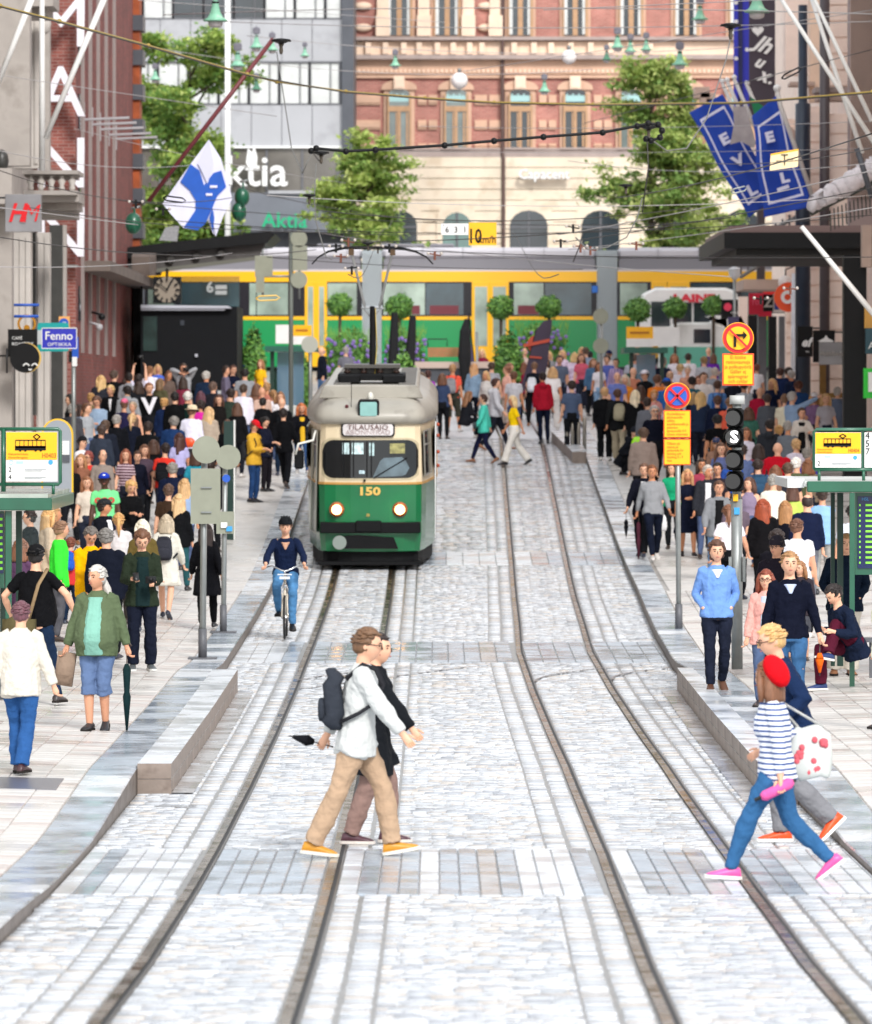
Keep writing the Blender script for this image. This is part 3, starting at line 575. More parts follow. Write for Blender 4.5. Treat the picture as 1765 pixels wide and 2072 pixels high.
# --- entrance canopy with black pillar (right)
can = empty('entrance_canopy', (12.2, 125, roadz(125)), 'black flat entrance canopy with a thick square pillar over the right pavement', 'canopy')
for (x0, x1, y0, y1, Y, m, nm, dep) in ((1478, 1900, 456, 470, 128, mat('canopy_roof', '7d6663', rough=.5), 'roof', 12), (1466, 1900, 470, 502, 127.9, BLK, 'fascia', 12.3), (1490, 1900, 502, 516, 128.2, mat('canopy_soffit', '12100f', rough=.6), 'soffit', 11.5),
         (1708, 1754, 516, 965, 124.5, BLK, 'pillar', .5), (1745, 1765, 455, 540, 124, CSD, 'column_capital', .4)): pr(x0, x1, y0, y1, Y, m, nm, dep, 0, can)
# rolled white awning and netting
aw = empty('rolled_awning', P(1700, 400, 120), 'white rolled and creased awning cloth on a dark bracket at the right edge', 'awning')
mb = MB(); pts = []; rad = []
for k in range(40):
 t_ = k / 39; p = P(1640 + 160 * t_, 412 - 95 * t_ ** 1.15, 122) - aw.location; pts.append(p + Vector((rng.uniform(-.03, .03), rng.uniform(-.05, .05), rng.uniform(-.025, .025)))); rad.append(.17 + .06 * t_ + .022 * (k % 2) + rng.uniform(-.02, .02))
mb.tube(pts, rad, 12); mb.build('awning_roll', mat('awning_cloth', 'd6d0d4', rough=.8, nz=(8, .15), bump=(14, .8, .03)), aw, smooth=True)
mb = MB(); mb.tube([P(1640, 432, 122.3) - aw.location, P(1800, 352, 122.3) - aw.location], .06, 6)
for k in range(14): a = P(1680 + 8 * k, 425 - 3.5 * k, 122.3) - aw.location; mb.tube([a, a + Vector((.02, 0, -.45))], .014, 4)
mb.build('bracket_and_netting', mat('netting', '3e4540', rough=.6), aw)
# --- clock canopy on the left
cc = empty('street_canopy', P(410, 520, 165), 'dark riveted steel canopy girder reaching out from the brick store over the clock', 'canopy')
def rel(mb, par, name, m, **k): c = Vector(par.location); mb.v = [tuple(Vector(p) - c) for p in mb.v]; return mb.build(name, m, par, **k)
def pj(pts, Y, d0, dep, mb=None):
 mb = mb or MB(); mb.prism([(sx(x, Y), zz(y, Y)) for x, y in pts], Y + d0, Y + d0 + dep); return mb
rel(pj([(250, 510), (262, 500), (545, 468), (558, 474), (540, 492), (330, 512), (250, 525)], 164, -.3, 6), cc, 'roof_edge', BLK)
rel(pj([(250, 512), (540, 488), (522, 522), (250, 560)], 164, 0, .4), cc, 'girder', mat('girder_grey', '4d4a48', rough=.6, nz=(3, .2)))
rel(pj([(250, 552), (522, 519), (522, 526), (250, 560)], 164, -.25, .3), cc, 'lower_flange', mat('girder_flange', '66665c', rough=.6))
for x in (292, 344, 397, 447):
 mb = MB(); mb.lathe([(.08, .05), (.13, 0), (.13, -.02)], P(x, 533 - (x - 292) * .06 * 2.2, 163.9), 12, 'Y'); rel(mb, cc, 'rivet', mat('girder_bolt', '3c3a38', rough=.5))
ck = empty('street_clock', P(338, 583, 163), 'square black clock with a cream face hanging under the steel canopy', 'clock')
rel(pj([(310, 560), (366, 560), (366, 613), (310, 613)], 163, 0, .5), ck, 'case', BLK)
mb = MB(); mb.lathe([(.0, 0), (.37, 0), (.37, -.04), (.0, -.04)], P(338, 586, 162.96), 28, 'Y'); rel(mb, ck, 'dial', mat('clock_face', '8e8272', rough=.5))
c = P(338, 586, 162.9)
for k in range(12):
 a = k * math.pi / 6; mb = MB(); mb.box(c + Vector((math.sin(a) * .31, 0, math.cos(a) * .31)), (.045, .02, .12), ry=a); rel(mb, ck, 'hour_mark', BLK)
for a, L_, w_ in ((R(28), .33, .045), (R(-52), .3, .03)):
 mb = MB(); d = Vector((math.sin(a), 0, math.cos(a))); mb.box(c + d * (L_ / 2 - .03) - Vector((0, .02, 0)), (w_, .02, L_), ry=a); rel(mb, ck, 'clock_hand', BLK)
mb = MB(); mb.tube([P(338, 560, 163.2), P(338, 543, 163.2)], .04, 6); rel(mb, ck, 'hanger', BLK)
# --- black kiosk in front of the square
kb = empty('kiosk', P(380, 700, 160), 'black kiosk block with a glazed band and pale roof edge under the clock', 'kiosk')
rel(pj([(285, 620), (480, 620), (480, 790), (285, 790)], 161, 0, 5), kb, 'body', mat('kiosk_black', '070a0f', rough=.6, spec=.2, nz=(2, .15)))
rel(pj([(286, 617), (462, 619), (470, 624), (286, 624)], 161, -.25, 5), kb, 'roof_edge', mat('kiosk_rim', 'b9bcc6', rough=.4))
rel(pj([(286, 625), (455, 625), (455, 628), (286, 628)], 161, -.2, 1), kb, 'roof_trim', mat('kiosk_rim', 'b9bcc6'))
rel(pj([(287, 556), (480, 556), (480, 617), (287, 617)], 164, 2, .1), kb, 'glass_screen', mat('kiosk_glass', '6f8f92', rough=.1, alpha=.35))
rel(pj([(284, 556), (289, 556), (289, 617), (284, 617)], 163, 0, .2), kb, 'post', BLK)
rel(pj([(270, 556), (286, 556), (286, 790), (270, 790)], 166, 0, 1), kb, 'side_wall', BLK)
rel(pj([(290, 640), (318, 640), (318, 710), (290, 710)], 161, -.05, .04), kb, 'dark_window', mat('kiosk_window', '1f3330', rough=.2, nz=(2, .4)))
rel(pj([(365, 648), (373, 648), (373, 658), (365, 658)], 161, -.03, .02), kb, 'panel', mat('kiosk_panel', '2c323c', rough=.5))
rel(pj([(395, 716), (400, 716), (400, 722), (395, 722)], 161, -.1, .1), kb, 'lamp', mat('kiosk_rim', 'b9bcc6'))
# ------------------------------------------------------------------ trees
def tree(name, x, ybase, ytop, Y, shape, n, cols, label, seed, lsz=.135, group='street trees on the avenue'):
 r_ = random.Random(seed); base = Vector((sx(x, Y), Y, roadz(Y))); root = empty(name, base, label, 'tree', group)
 H = zz(ytop, Y) - base.z; mb = MB(); tr = [Vector((0, 0, 0)), Vector((.05, 0, H * .3)), Vector((-.05, .1, H * .6)), Vector((0, 0, H * .93))]; mb.tube(tr, [.2, .15, .09, .02], 8)
 tips = []
 for k in range(26):
  t_ = .2 + .72 * (k + r_.random()) / 26; a = r_.uniform(0, 6.28); rr = shape(t_) * r_.uniform(.5, 1.2); p0 = Vector((0, 0, H * t_)); p1 = Vector((math.cos(a) * rr, math.sin(a) * rr, H * min(.98, t_ + r_.uniform(.02, .14)))); mb.tube([p0, (p0 + p1) / 2 + Vector((0, 0, .1)), p1], [.06, .04, .014], 5); tips.append(p1)
 mb.build('trunk', mat('bark', '4a3e33', rough=.9, nz=(8, .3), bump=(20, .6, .02)), root)
 clumps = []
 for tp in tips:
  for k in range(int(n / 60 / 26 * .85)):
   f = r_.uniform(.15, 1.12); clumps.append((Vector((tp.x * f, tp.y * f, tp.z - (1 - f) * .5 + r_.gauss(0, .22))) + Vector((r_.gauss(0, .3), r_.gauss(0, .3), 0)), r_.uniform(.2, .52)))
 V = []; Fc = []; mi = []
 for c_, cr in clumps:
  tone = r_.choice([0, 0, 1, 1, 2])
  for j in range(80):
   d = Vector((r_.gauss(0, 1), r_.gauss(0, 1), r_.gauss(0, .45))) * cr * .62; p = c_ + d; s_ = lsz * r_.uniform(.6, 1.2)
   u = Vector((r_.gauss(0, 1), r_.gauss(0, 1), r_.gauss(-.3, .5))).normalized(); v = u.cross(Vector((r_.gauss(0, .5), r_.gauss(0, .5), 1))).normalized()
   b = len(V); V += [p - u * s_, p + v * s_ * .5, p + u * s_, p - v * s_ * .5]; Fc.append((b, b + 1, b + 2, b + 3)); mi.append(tone if r_.random() < .75 else r_.choice([0, 1, 2]))
 me = bpy.data.meshes.new('crown'); me.from_pydata([tuple(p) for p in V], [], Fc); me.polygons.foreach_set('material_index', mi)
 for i, c_ in enumerate(cols):
  m = mat('leaf_' + c_, c_, rough=.5, nz=(1.5, .25), spec=.3); me.materials.append(m)
 link('crown', me, root); return root
def mk_leafmat():
 for nme, m in list(_M.items()):
  if nme.startswith('leaf_') and 'tr' not in m:
   t = m.node_tree; b = t.nodes['Principled BSDF']; ts = t.nodes.new('ShaderNodeBsdfTranslucent'); ad = t.nodes.new('ShaderNodeMixShader'); ad.inputs[0].default_value = .4
   src = b.inputs['Base Color'].links[0].from_socket; t.links.new(src, ts.inputs[0]); out = t.nodes['Material Output']; t.links.new(b.outputs[0], ad.inputs[1]); t.links.new(ts.outputs[0], ad.inputs[2]); t.links.new(ad.outputs[0], out.inputs[0]); m['tr'] = 1
LC = ('acbe68', '8ca85a', 'c8d284')
rnd = lambda t: 3.0 * math.sqrt(max(0, 1 - ((t - .55) / .47) ** 2)) * (1 if t > .3 else .8)
tree('street_tree', 385, 720, 62, 208, lambda t: 2.35 * math.sqrt(max(.01, 1 - ((t - .62) / .42) ** 2)), 30000, ('a2b85e', '7ea056', 'c4d07c'), 'tall bushy green tree in front of the grey office block', 1)
cone = lambda w_: (lambda t: w_ * max(.06, (1.02 - t)) ** .62 * (1 if t > .25 else t * 4))
tree('street_tree', 742, 720, 288, 209, cone(2.7), 19000, LC, 'slim light green tree between the grey block and the brick palace', 2)
tree('street_tree', 1318, 720, 128, 207, cone(3.7), 30000, ('a2b464', '82a058', 'c2cc80'), 'large pointed light green tree in front of the brick palace on the right', 3)
mk_leafmat()
# ------------------------------------------------------------------ old green and cream tram
TG = mat('tram_green', '0a6b3e', rough=.25, coat=.6, nz=(1, .1)); TC = mat('tram_cream', 'dccbab', rough=.35, coat=.3, nz=(1.2, .07)); TR = mat('tram_roof', 'a29e94', rough=.4, nz=(1.5, .1), dirt=('77726a', 2, .55))
TK = mat('tram_black', '08090c', rough=.6, nz=(3, .2), spec=.2); CHROME = mat('chrome', 'c9c9c9', rough=.15, metal=1); TGL = mat('tram_glass', '0c1114', rough=.05, spec=.5, nz=(.8, .5)); GOLD = mat('gold_letter', 'd8b25a', rough=.4)
ty = 107.2; slope = (roadz(122) - roadz(108)) / 14
tram = empty('tram', (-1.24, ty, roadz(108.2) + .0), 'old green and cream tram with lit headlamps and number 150 driving down the left track', 'tram', rx=math.atan(slope) * .6); tram.scale = (1.055, 1.055, 1.055)
def tplan(t, z):
 """half plan outline of the body: t 0..1 from the nose centre round the corner and back along the side"""
 pts = [(0, .0), (.35, .015), (.62, .06), (.82, .14), (.92, .26), (1.0, .8), (1.06, 1.5), (1.17, 2.7), (1.19, 3.5), (1.19, 13.3), (.9, 13.9)]
 return pts
PL = tplan(0, 0); FULL = [(-x, y) for x, y in PL[:0:-1]] + PL
def tring(z, k=1.0, dy=0., kx=None): return [Vector((x * (kx or k), y + dy, z)) for x, y in FULL]
# z levels scaled from the picture: 2.36 m wide body, 3.15 m to the roof
mb = MB(); mb.rings([tring(.3, .965, .06), tring(.6, .99, .03), tring(1.5, 1.0, .0), tring(1.53, 1.0, 0)]); mb.build('lower_body', TG, tram, bevel=.01)
mb = MB(); mb.rings([tring(1.531, 1.0, 0.0), tring(1.62, 1.0, .0), tring(2.2, .985, .05), tring(2.6, .965, .09)]); mb.build('upper_body', TC, tram)
mb = MB(); mb.rings([tring(1.505, 1.012, -.012), tring(1.545, 1.012, -.012)]); mb.build('gold_stripe', mat('stripe', 'b98d4a', rough=.4), tram)
mb = MB(); mb.rings([tring(2.58, .985, .03), tring(2.66, 1.02, -.05), tring(2.74, 1.02, -.05), tring(2.85, .98, .04), tring(2.98, .88, .3), tring(3.06, .74, .8), tring(3.09, .6, 1.2)]); mb.build('roof', TR, tram, smooth=True)
mb = MB(); mb.bb(-.86, .86, 1.0, 13.0, 3.0, 3.24); tram_box = mb.build('roof_box', TR, tram, bevel=.04)
mb = MB(); mb.prism([(-.95, 3.02), (.95, 3.02), (.84, 3.26), (-.84, 3.26)], .72, 1.0); mb.build('roof_fairing', TR, tram, bevel=.02)
mb = MB(); mb.rings([tring(.05, .93, .2), tring(.45, .93, .2)]); mb.build('skirt', TK, tram)
mb = MB(); mb.bb(-.85, .85, .35, 1.2, .08, .3); mb.bb(-.95, .95, .12, .5, .06, .12); mb.build('lifeguard', TK, tram)
mb = MB(); mb.prism([(-.62, .36), (.5, .36), (.42, .56), (-.2, .6), (-.3, .6), (-.5, .58)], -.0, .2); mb.build('underframe_opening', TK, tram)
mb = MB(); mb.bb(-.9, .9, -.05, .2, .64, .83); mb.bb(-.26, .2, -.09, 0, .66, .86); mb.build('bumper', TK, tram, bevel=.015)
mb = MB(); mb.lathe([(0, 0), (.125, 0), (.125, -.03), (0, -.03)], (-.55, -.03, .47), 20, 'Y'); mb.build('coupler_cover', mat('cover_grey', '808a84', rough=.5), tram)
for x in (-.6, .53):
 mb = MB(); mb.lathe([(.0, 0), (.135, 0), (.135, -.05), (.1, -.06), (0, -.055)], (x, 0.01 + .02 * abs(x), 1.06), 24, 'Y'); h = mb.build('headlamp', mat('lamp_copper', 'c87850', rough=.3, metal=.7), tram, smooth=True)
 mb = MB(); mb.lathe([(.0, 0), (.088, 0), (.06, -.03), (0, -.035)], (x, -.05, 1.06), 20, 'Y'); mb.build('lamp_glass', mat('headlamp_lit', 'ffb870', emis=6), h)
def rrect(x0, x1, z0, z1, r, n=5, slant=0):
 pts = []
 for cx, cz, a0 in ((x1 - r, z1 - r, 0), (x0 + r, z1 - r, 90), (x0 + r, z0 + r, 180), (x1 - r, z0 + r, 270)):
  for k in range(n + 1): a = R(a0 + 90 * k / n); pts.append((cx + r * math.cos(a), cz + r * math.sin(a)))
 return pts
def curvefront(poly, off, dep, name, m, par):
 """plate that follows the curved nose"""
 fx = [p[0] for p in PL]; fy = [p[1] for p in PL]
 n = len(poly); vs = []
 for d in (off, off + dep): vs += [(x, float(np.interp(abs(x), fx, fy)) + d + max(0, z - 1.6) * .09, z) for x, z in poly]
 mb = MB(); c = (sum(p[0] for p in poly) / n, 0, sum(p[1] for p in poly) / n)
 mb.add(vs, [(i, n + i, n + (i + 1) % n, (i + 1) % n)[::-1] for i in range(n)])
 # fan in vertical strips to hold the curve
 xs = sorted(set(round(p[0], 3) for p in poly)); return mb, vs, n
def nose(x, z): return float(np.interp(abs(x), [p[0] for p in PL], [p[1] for p in PL])) + max(0, z - 1.6) * .09
def noseplate(poly, off, name, m, par, nx=44):
 """curved sheet over the outline poly (x,z), convex"""
 x0 = min(p[0] for p in poly); x1 = max(p[0] for p in poly); mb = MB(); cols = []
 for k in range(nx + 1):
  x = x0 + (x1 - x0) * k / nx; zs_ = []
  for i in range(len(poly)):
   a, b_ = poly[i], poly[(i + 1) % len(poly)]
   if (a[0] - x) * (b_[0] - x) <= 0 and abs(a[0] - b_[0]) > 1e-6: zs_.append(a[1] + (b_[1] - a[1]) * (x - a[0]) / (b_[0] - a[0]))
  if len(zs_) < 2: zs_ = [poly[0][1]] * 2 if not zs_ else [zs_[0], zs_[0]]
  cols.append((x, min(zs_), max(zs_)))
 vs = []
 for x, a, b_ in cols: vs += [(x, nose(x, a) + off, a), (x, nose(x, b_) + off, b_)]
 mb.add(vs, [(2 * i, 2 * i + 2, 2 * i + 3, 2 * i + 1) for i in range(len(cols) - 1)]); return mb.build(name, m, par)
ws = noseplate(rrect(-.86, .86, 1.62, 2.30, .2), -.018, 'windscreen', TGL, tram)
noseplate(rrect(-.91, .91, 1.585, 2.335, .23), -.012, 'windscreen_surround', mat('surround', 'b8ab8c', rough=.4), tram)
noseplate(rrect(-.84, -.1, 1.65, 2.27, .17), -.022, 'pane', mat('pane_left', '0a0d10', rough=.06, spec=.45, nz=(2, .6)), ws)
noseplate([(-.03, 1.66), (.7, 1.68), (.8, 1.95), (.45, 2.0), (0, 1.96)], -.024, 'driver_seat_reflection', mat('pane_right', '5d6f78', rough=.15, nz=(3, .4)), ws) if False else None
for (x0, x1, z0, z1, c_) in ((-.5, -.12, 2.05, 2.25, 'b8d0d2'), (-.02, .07, 2.02, 2.25, 'a9c4c6'), (.35, .62, 2.06, 2.24, '8f8a56'), (-.2, -.1, 1.7, 1.76, 'a9c0c8')):
 noseplate([(x0, z0), (x1, z0), (x1, z1), (x0, z1)], -.0235, 'saloon_window', mat('see_' + c_, c_, rough=.2, nz=(14, .5)), ws, 4)
for x in (-.48, -.3, -.06, .02): noseplate([(x - .012, 1.64), (x + .012, 1.64), (x + .012, 2.28), (x - .012, 2.28)], -.026, 'saloon_post', TK, ws, 1)
noseplate([(.05, 1.64), (.62, 1.66), (.7, 1.8), (.6, 2.0), (.2, 1.98)], -.0245, 'dashboard', mat('dash_grey', '56666e', rough=.3, nz=(3, .5)), ws, 10)
mb = MB(); mb.tube([(.07, nose(.07, 1.62) - .05, 1.63), (.66, nose(.66, 2) - .05, 1.98)], .01, 5); mb.tube([(-.1, -.03, 1.6), (-.1, -.05, 1.56)], .02, 5); mb.build('wiper', TK, tram)
db = noseplate(rrect(-.52, .44, 2.36, 2.61, .05), -.06, 'destination_board', TK, tram); noseplate(rrect(-.49, .41, 2.385, 2.585, .04), -.075, 'display', mat('blind_paper', 'cfcaca', rough=.4), db)
text('TILAUSAJO', .13, (-.04, -.005, 2.53), mat('brown_print', '6a4a48'), db, ext=.002, sx=1.15); text('ABONNERAD', .12, (-.04, -.003, 2.44), mat('faint_print', 'ad9d9c'), db, ext=.001, sx=1.1)
mb = MB(); mb.prism(rrect(-.22, .16, 2.7, 3.02, .06), -.04, .5); nb = mb.build('number_box', TK, tram); mb = MB(); mb.prism(rrect(-.18, .12, 2.735, 2.985, .03), -.06, -.03); mb.build('lit_blind', mat('blind_teal', '86b5b0', rough=.2, nz=(4, .1)), nb)
text('150', .2, (-.02, -.01, 1.38), GOLD, tram, 'fleet_number', ext=.003, sx=1.35, bold=.008)
text('*', .16, (-.04, -.01, .93), GOLD, tram, 'badge', ext=.003)
# door on the left corner, window on the right corner
for s_ in (-1, 1):
 mb = MB(); y0, y1 = .3, 1.45; pA, pB = (s_ * .955, .28), (s_ * 1.065, 1.45)
 def sp(u, z, o_): x = pA[0] + (pB[0] - pA[0]) * u; y_ = pA[1] + (pB[1] - pA[1]) * u; return (x * (1 - (z - 1.5) * .032 if z > 1.5 else 1) + s_ * o_, y_ + .02, z)
 a, b_ = (1.66, 2.45) if s_ > 0 else (.62, 2.45)
 mb.quad(sp(.03, a, .012), sp(.97, a, .012), sp(.97, b_, .012), sp(.03, b_, .012)); o = mb.build('side_window' if s_ > 0 else 'front_door', TGL if s_ > 0 else mat('door_dark', '23352c', rough=.2, nz=(3, .5)), tram)
 mb = MB(); mb.tube([sp(0, a, .03), sp(0, b_, .03), sp(1, b_, .03), sp(1, a, .03), sp(0, a, .03)], .015, 5); mb.tube([sp(0, 2.2, .03), sp(1, 2.2, .03)], .012, 5); mb.build('window_frame', mat('alu', 'a5a69f', rough=.3, metal=.7), o)
for y_ in np.arange(2.0, 12.5, 1.35):
 for s_ in (-1, 1): mb = MB(); mb.box((s_ * 1.17, y_ + .5, 2.1), (.03, 1.1, .75)); mb.build('side_window', TGL, tram)
for z in (1.75, 2.0, 2.3, 2.5): mb = MB(); mb.sph((1.21, 2.2, z), .035, 8, 6); mb.build('marker_light', mat('lamp_orange', 'a8401c', rough=.3), tram, smooth=True)
mb = MB(); mb.tube([(1.16, .9, .5), (1.17, 1.0, 2.6)], .018, 6); mb.build('handrail', CHROME, tram)
mb = MB(); mb.tube([(-.98, .2, 2.46), (-1.0, .1, 2.4), (-1.02, -.02, 2.3), (-1.28, -.12, 2.24), (-1.33, -.12, 2.05)], .022, 6); mir = mb.build('mirror', mat('mirror_arm', 'd8d8d0', rough=.3), tram, smooth=True)
mb = MB(); mb.box((-1.27, -.1, 1.96), (.17, .06, .34)); mb.build('mirror_head', TK, mir, bevel=.03)
mb = MB(); mb.tube([(-.34, .12, 2.85), (-.34, .3, 3.3)], .006, 4); mb.build('aerial', TK, tram)
mb = MB(); mb.sph((0, .45, 3.05), (.06, .08, .1), 10, 6); mb.build('roof_lamp', mat('rl', 'd6d6cc', rough=.3), tram, smooth=True)
mb = MB(); mb.sph((-.42, .12, 2.9), .035, 8, 6); mb.build('marker_light', mat('lamp_red', '5a2028', rough=.3), tram)
# rooftop gear and pantograph
mb = MB(); mb.bb(-.62, .62, 2.2, 3.4, 3.3, 3.42); mb.bb(-.6, -.2, 2.0, 2.2, 3.26, 3.4); mb.bb(.2, .62, 2.0, 2.2, 3.26, 3.4); mb.build('resistor_tray', TK, tram, bevel=.02)
for x in (-.45, -.15, .15, .45): mb = MB(); mb.lathe([(.04, 0), (.07, .03), (.04, .06), (.07, .09), (.04, .12)], (x, 2.6, 3.42), 8); mb.build('insulator', mat('insul', '3a2a24', rough=.3), tram, smooth=True)
for x in (-.68, .5): 
 mb = MB(); mb.bb(x, x + .3, 1.5, 12, 3.24, 3.27); mb.build('roof_walkway', mat('walkway', '6a6864', rough=.8), tram)
pz = 3.56
mb = MB(); mb.bb(-.5, .52, 2.5, 3.4, 3.52, 3.58); mb.bb(-.4, .4, 2.7, 3.2, 3.42, 3.52); mb.build('pantograph_base', mat('panto_grey', '4f4c48', rough=.5), tram)
pan = MB(); pan.tube([(.0, 2.7, 3.5), (.0, 3.3, 4.62)], .055, 6); pan.tube([(.05, 2.75, 3.5), (.05, 3.3, 4.6)], .02, 5); pan.build('pantograph_arm', TK, tram)
pan = MB(); pan.tube([(-.19, 3.3, 4.62), (.19, 3.3, 4.62)], .03, 6)
for s_ in (-1, 1): pan.tube([(s_ * .13, 3.3, 4.6), (s_ * .38, 2.8, 5.66)], .024, 6); pan.tube([(s_ * .2, 3.3, 4.62), (0, 3.3, 4.4)], .018, 5)
pan.build('pantograph_fork', mat('panto_alu', 'b4b8bb', rough=.3, metal=.7), tram)
mb = MB(); mb.tube([(-1.1, 2.8, 5.42), (-.98, 2.8, 5.55), (-.8, 2.8, 5.65), (-.5, 2.8, 5.72), (.5, 2.8, 5.72), (.8, 2.8, 5.65), (1.0, 2.8, 5.55), (1.12, 2.8, 5.42)], [.012, .015, .02, .03, .03, .02, .015, .012], 6); mb.build('collector_head', TK, tram, smooth=True)
for x in (-.38, .38): mb = MB(); mb.bb(x - .05, x + .05, 2.75, 2.85, 5.58, 5.7); mb.build('collector_spring', mat('spring_bronze', '5a4632', rough=.4, metal=.5), tram)
mb = MB(); mb.tube([(.05, 2.6, 3.4), (.09, 2.9, 3.9), (.06, 3.2, 4.6)], .008, 4); mb.build('rope', mat('rope_yellow', 'b9a04a'), tram)
# ------------------------------------------------------------------ yellow and green articulated tram crossing behind
Yt = 190.; YEL = mat('tram_yellow', 'f0b400', rough=.3, coat=.4); TG2 = mat('tram2_green', '068a4a', rough=.3, coat=.4); T2R = mat('tram2_roof', 'bcbac0', rough=.4); T2G = mat('tram2_grey', '7b7a80', rough=.5); BELL = mat('bellows', '9aa3a8', rough=.6, bump=None); BANDM = mat('window_band', '1a181f', rough=.25)
tz = roadz(Yt) ; t2 = empty('tram', (sx(900, Yt), Yt, tz), 'long yellow and green articulated tram crossing the square behind the crowd', 'tram')
def tp(x0, x1, y0, y1, d, dep, name, m, par=None, bev=0):
 mb = MB(); mb.bb(sx(x0, Yt), sx(x1, Yt), Yt + d, Yt + d + dep, zz(y1, Yt), zz(y0, Yt)); c = Vector(t2.location); mb.v = [tuple(Vector(p) - c) for p in mb.v]; return mb.build(name, m, par or t2, bevel=bev)
secs = [(292, 733), (773, 1208), (1250, 1700)]
for i, (a, b_) in enumerate(secs):
 tp(a, b_, 500, 524, .25, 1.9, 'roof', T2R, bev=.12); tp(a + 3, b_ - 3, 524, 545, .15, 2.1, 'roof_flank', T2G)
 tp(a, b_, 545, 549, .03, 2.3, 'gutter', T2R); tp(a, b_, 549, 570, .0, 2.3, 'yellow_band', YEL); tp(a, b_, 570, 640, .02, 2.25, 'window_band', BANDM); tp(a, b_, 640, 647, -.01, 2.3, 'yellow_stripe', YEL); tp(a, b_, 647, 742, .0, 2.3, 'green_side', TG2)
 x = a
 while x < b_ - 20: tp(x, x + .8, 500, 524, .22, .05, 'roof_seam', T2G); x += 82
for a, b_ in ((733, 773), (1208, 1250)):
 tp(a, b_, 506, 742, .12, 2.0, 'bellows', BELL)
 for k in range(10): tp(a + k * 4.1, a + k * 4.1 + 2, 510, 740, .05, .08, 'bellows_fold', mat('bellows_light', 'b2babd', rough=.5))
GW = mat('tram_window_light', '8fa093', rough=.1, spec=.8, nz=(.8, .55)); GW2 = mat('tram_window_dark', '2c4048', rough=.08, spec=.8, nz=(.8, .6))
for (a, b_, lt) in ((300, 352, 0), (365, 415, 1), (415, 483, 1), (505, 518, 0), (520, 583, 0), (663, 690, 0), (690, 722, 0), (776, 860, 0), (862, 938, 1), (1040, 1100, 0), (1103, 1197, 1), (1255, 1310, 0), (1400, 1480, 1), (1500, 1600, 1)):
 o = tp(a, b_, 573, 637, -.005, .02, 'window', GW2 if lt else GW)
 if a in (862, 776, 1040): tp(a + 8, b_ - 10, 618, 636, -.01, .004, 'seat_back', mat('seat_red', '6a2a34', rough=.6), o)
for x, w_ in ((617, 23), (640, 22), (955, 37), (992, 38), (1318, 32), (1351, 45)):
 tp(x, x + w_, 570, 742, -.04, .06, 'door', YEL, bev=.01); tp(x + 6, x + w_ - 6, 580, 700, -.05, .012, 'door_glass', GW)
tp(408, 464, 570, 602, -.02, .02, 'display_panel', mat('display_bg', '1f2a2c', rough=.2))
d6 = text('6', .5, P(425, 582, Yt - .04) - t2.location, WHITE, t2, 'route_number', ext=.003, bold=.01)
for yy in (577, 588): tp(436, 459, yy, yy + 8, -.04, .01, 'display_text', WHITE)
tp(1198, 1210, 578, 592, -.02, .02, 'blue_sticker', mat('sticker_blue', '2a6ac0'))
for x, w_ in ((770, 90), (870, 50), (640, 60)): tp(x, x + w_, 492, 500, .5, 1.2, 'roof_unit', T2G, bev=.05)
# ------------------------------------------------------------------ white coach and camper vans at the right of the square
def car(name, x0, x1, y0, y1, Y, body, label, win, stripe=None, ln=2.2, cat='van'):
 root = empty(name, (sx((x0 + x1) / 2, Y), Y, roadz(Y)), label, cat); c = Vector(root.location); X0, X1 = sx(x0, Y), sx(x1, Y); Z1 = zz(y0, Y); Z0 = max(zz(y1, Y), roadz(Y) + .25)
 H = Z1 - Z0; mb = MB(); mb.prism([(X0, Z0), (X1, Z0), (X1, Z0 + H * .6), (X1 - .15, Z1 - .12), (X1 - .5, Z1), (X0 + .6, Z1), (X0 + .2, Z1 - .18), (X0, Z0 + H * .55)], Y, Y + ln); mb.v = [tuple(Vector(p) - c) for p in mb.v]; mb.build('body', body, root, bevel=.08)
 for (a, b_, d, e) in win: mb = MB(); mb.bb(sx(a, Y), sx(b_, Y), Y - .02, Y, zz(e, Y), zz(d, Y)); mb.v = [tuple(Vector(p) - c) for p in mb.v]; mb.build('window', GLASS, root)
 if stripe:
  mb = MB(); mb.bb(X0 + .01, X1 - .01, Y - .03, Y - .001, zz(stripe[1], Y), zz(stripe[0], Y)); mb.v = [tuple(Vector(p) - c) for p in mb.v]; mb.build('coloured_panel', mat('panel_' + stripe[2], stripe[2], rough=.4, nz=(.7, .1)), root)
 for x in (X0 + .8, X1 - .8):
  mb = MB(); mb.lathe([(0, -.12), (.36, -.12), (.36, .12), (0, .12)], Vector((x, Y + .1, roadz(Y) + .36)) - c, 18, 'Y'); wh = mb.build('wheel', BLK, root); mb = MB(); mb.lathe([(0, -.13), (.2, -.13), (.2, .13), (0, .13)], Vector((x, Y + .1, roadz(Y) + .36)) - c, 14, 'Y'); mb.build('rim', mat('rim', '9a9a9a', rough=.4, metal=.6), wh)
 return root
co = car('coach', 1290, 1500, 582, 690, 186.5, WHITE, 'white coach with rounded roof and red lettering seen between the topiary trees', [(1318, 1356, 610, 660), (1362, 1400, 612, 655), (1404, 1470, 612, 655)], cat='coach')
t = text('LAINE', .34, P(1405, 604, 186.3) - co.location, mat('red_letter', 'd02038', rough=.4), co, 'coach_lettering', ext=.004, bold=.02, sx=1.5)
car('camper_van', 1338, 1478, 652, 760, 180, WHITE, 'white van with a teal lower side and dark windows beside the far right tram stop', [(1342, 1372, 672, 694), (1404, 1438, 666, 694)], (702, 752, '5fae98'))
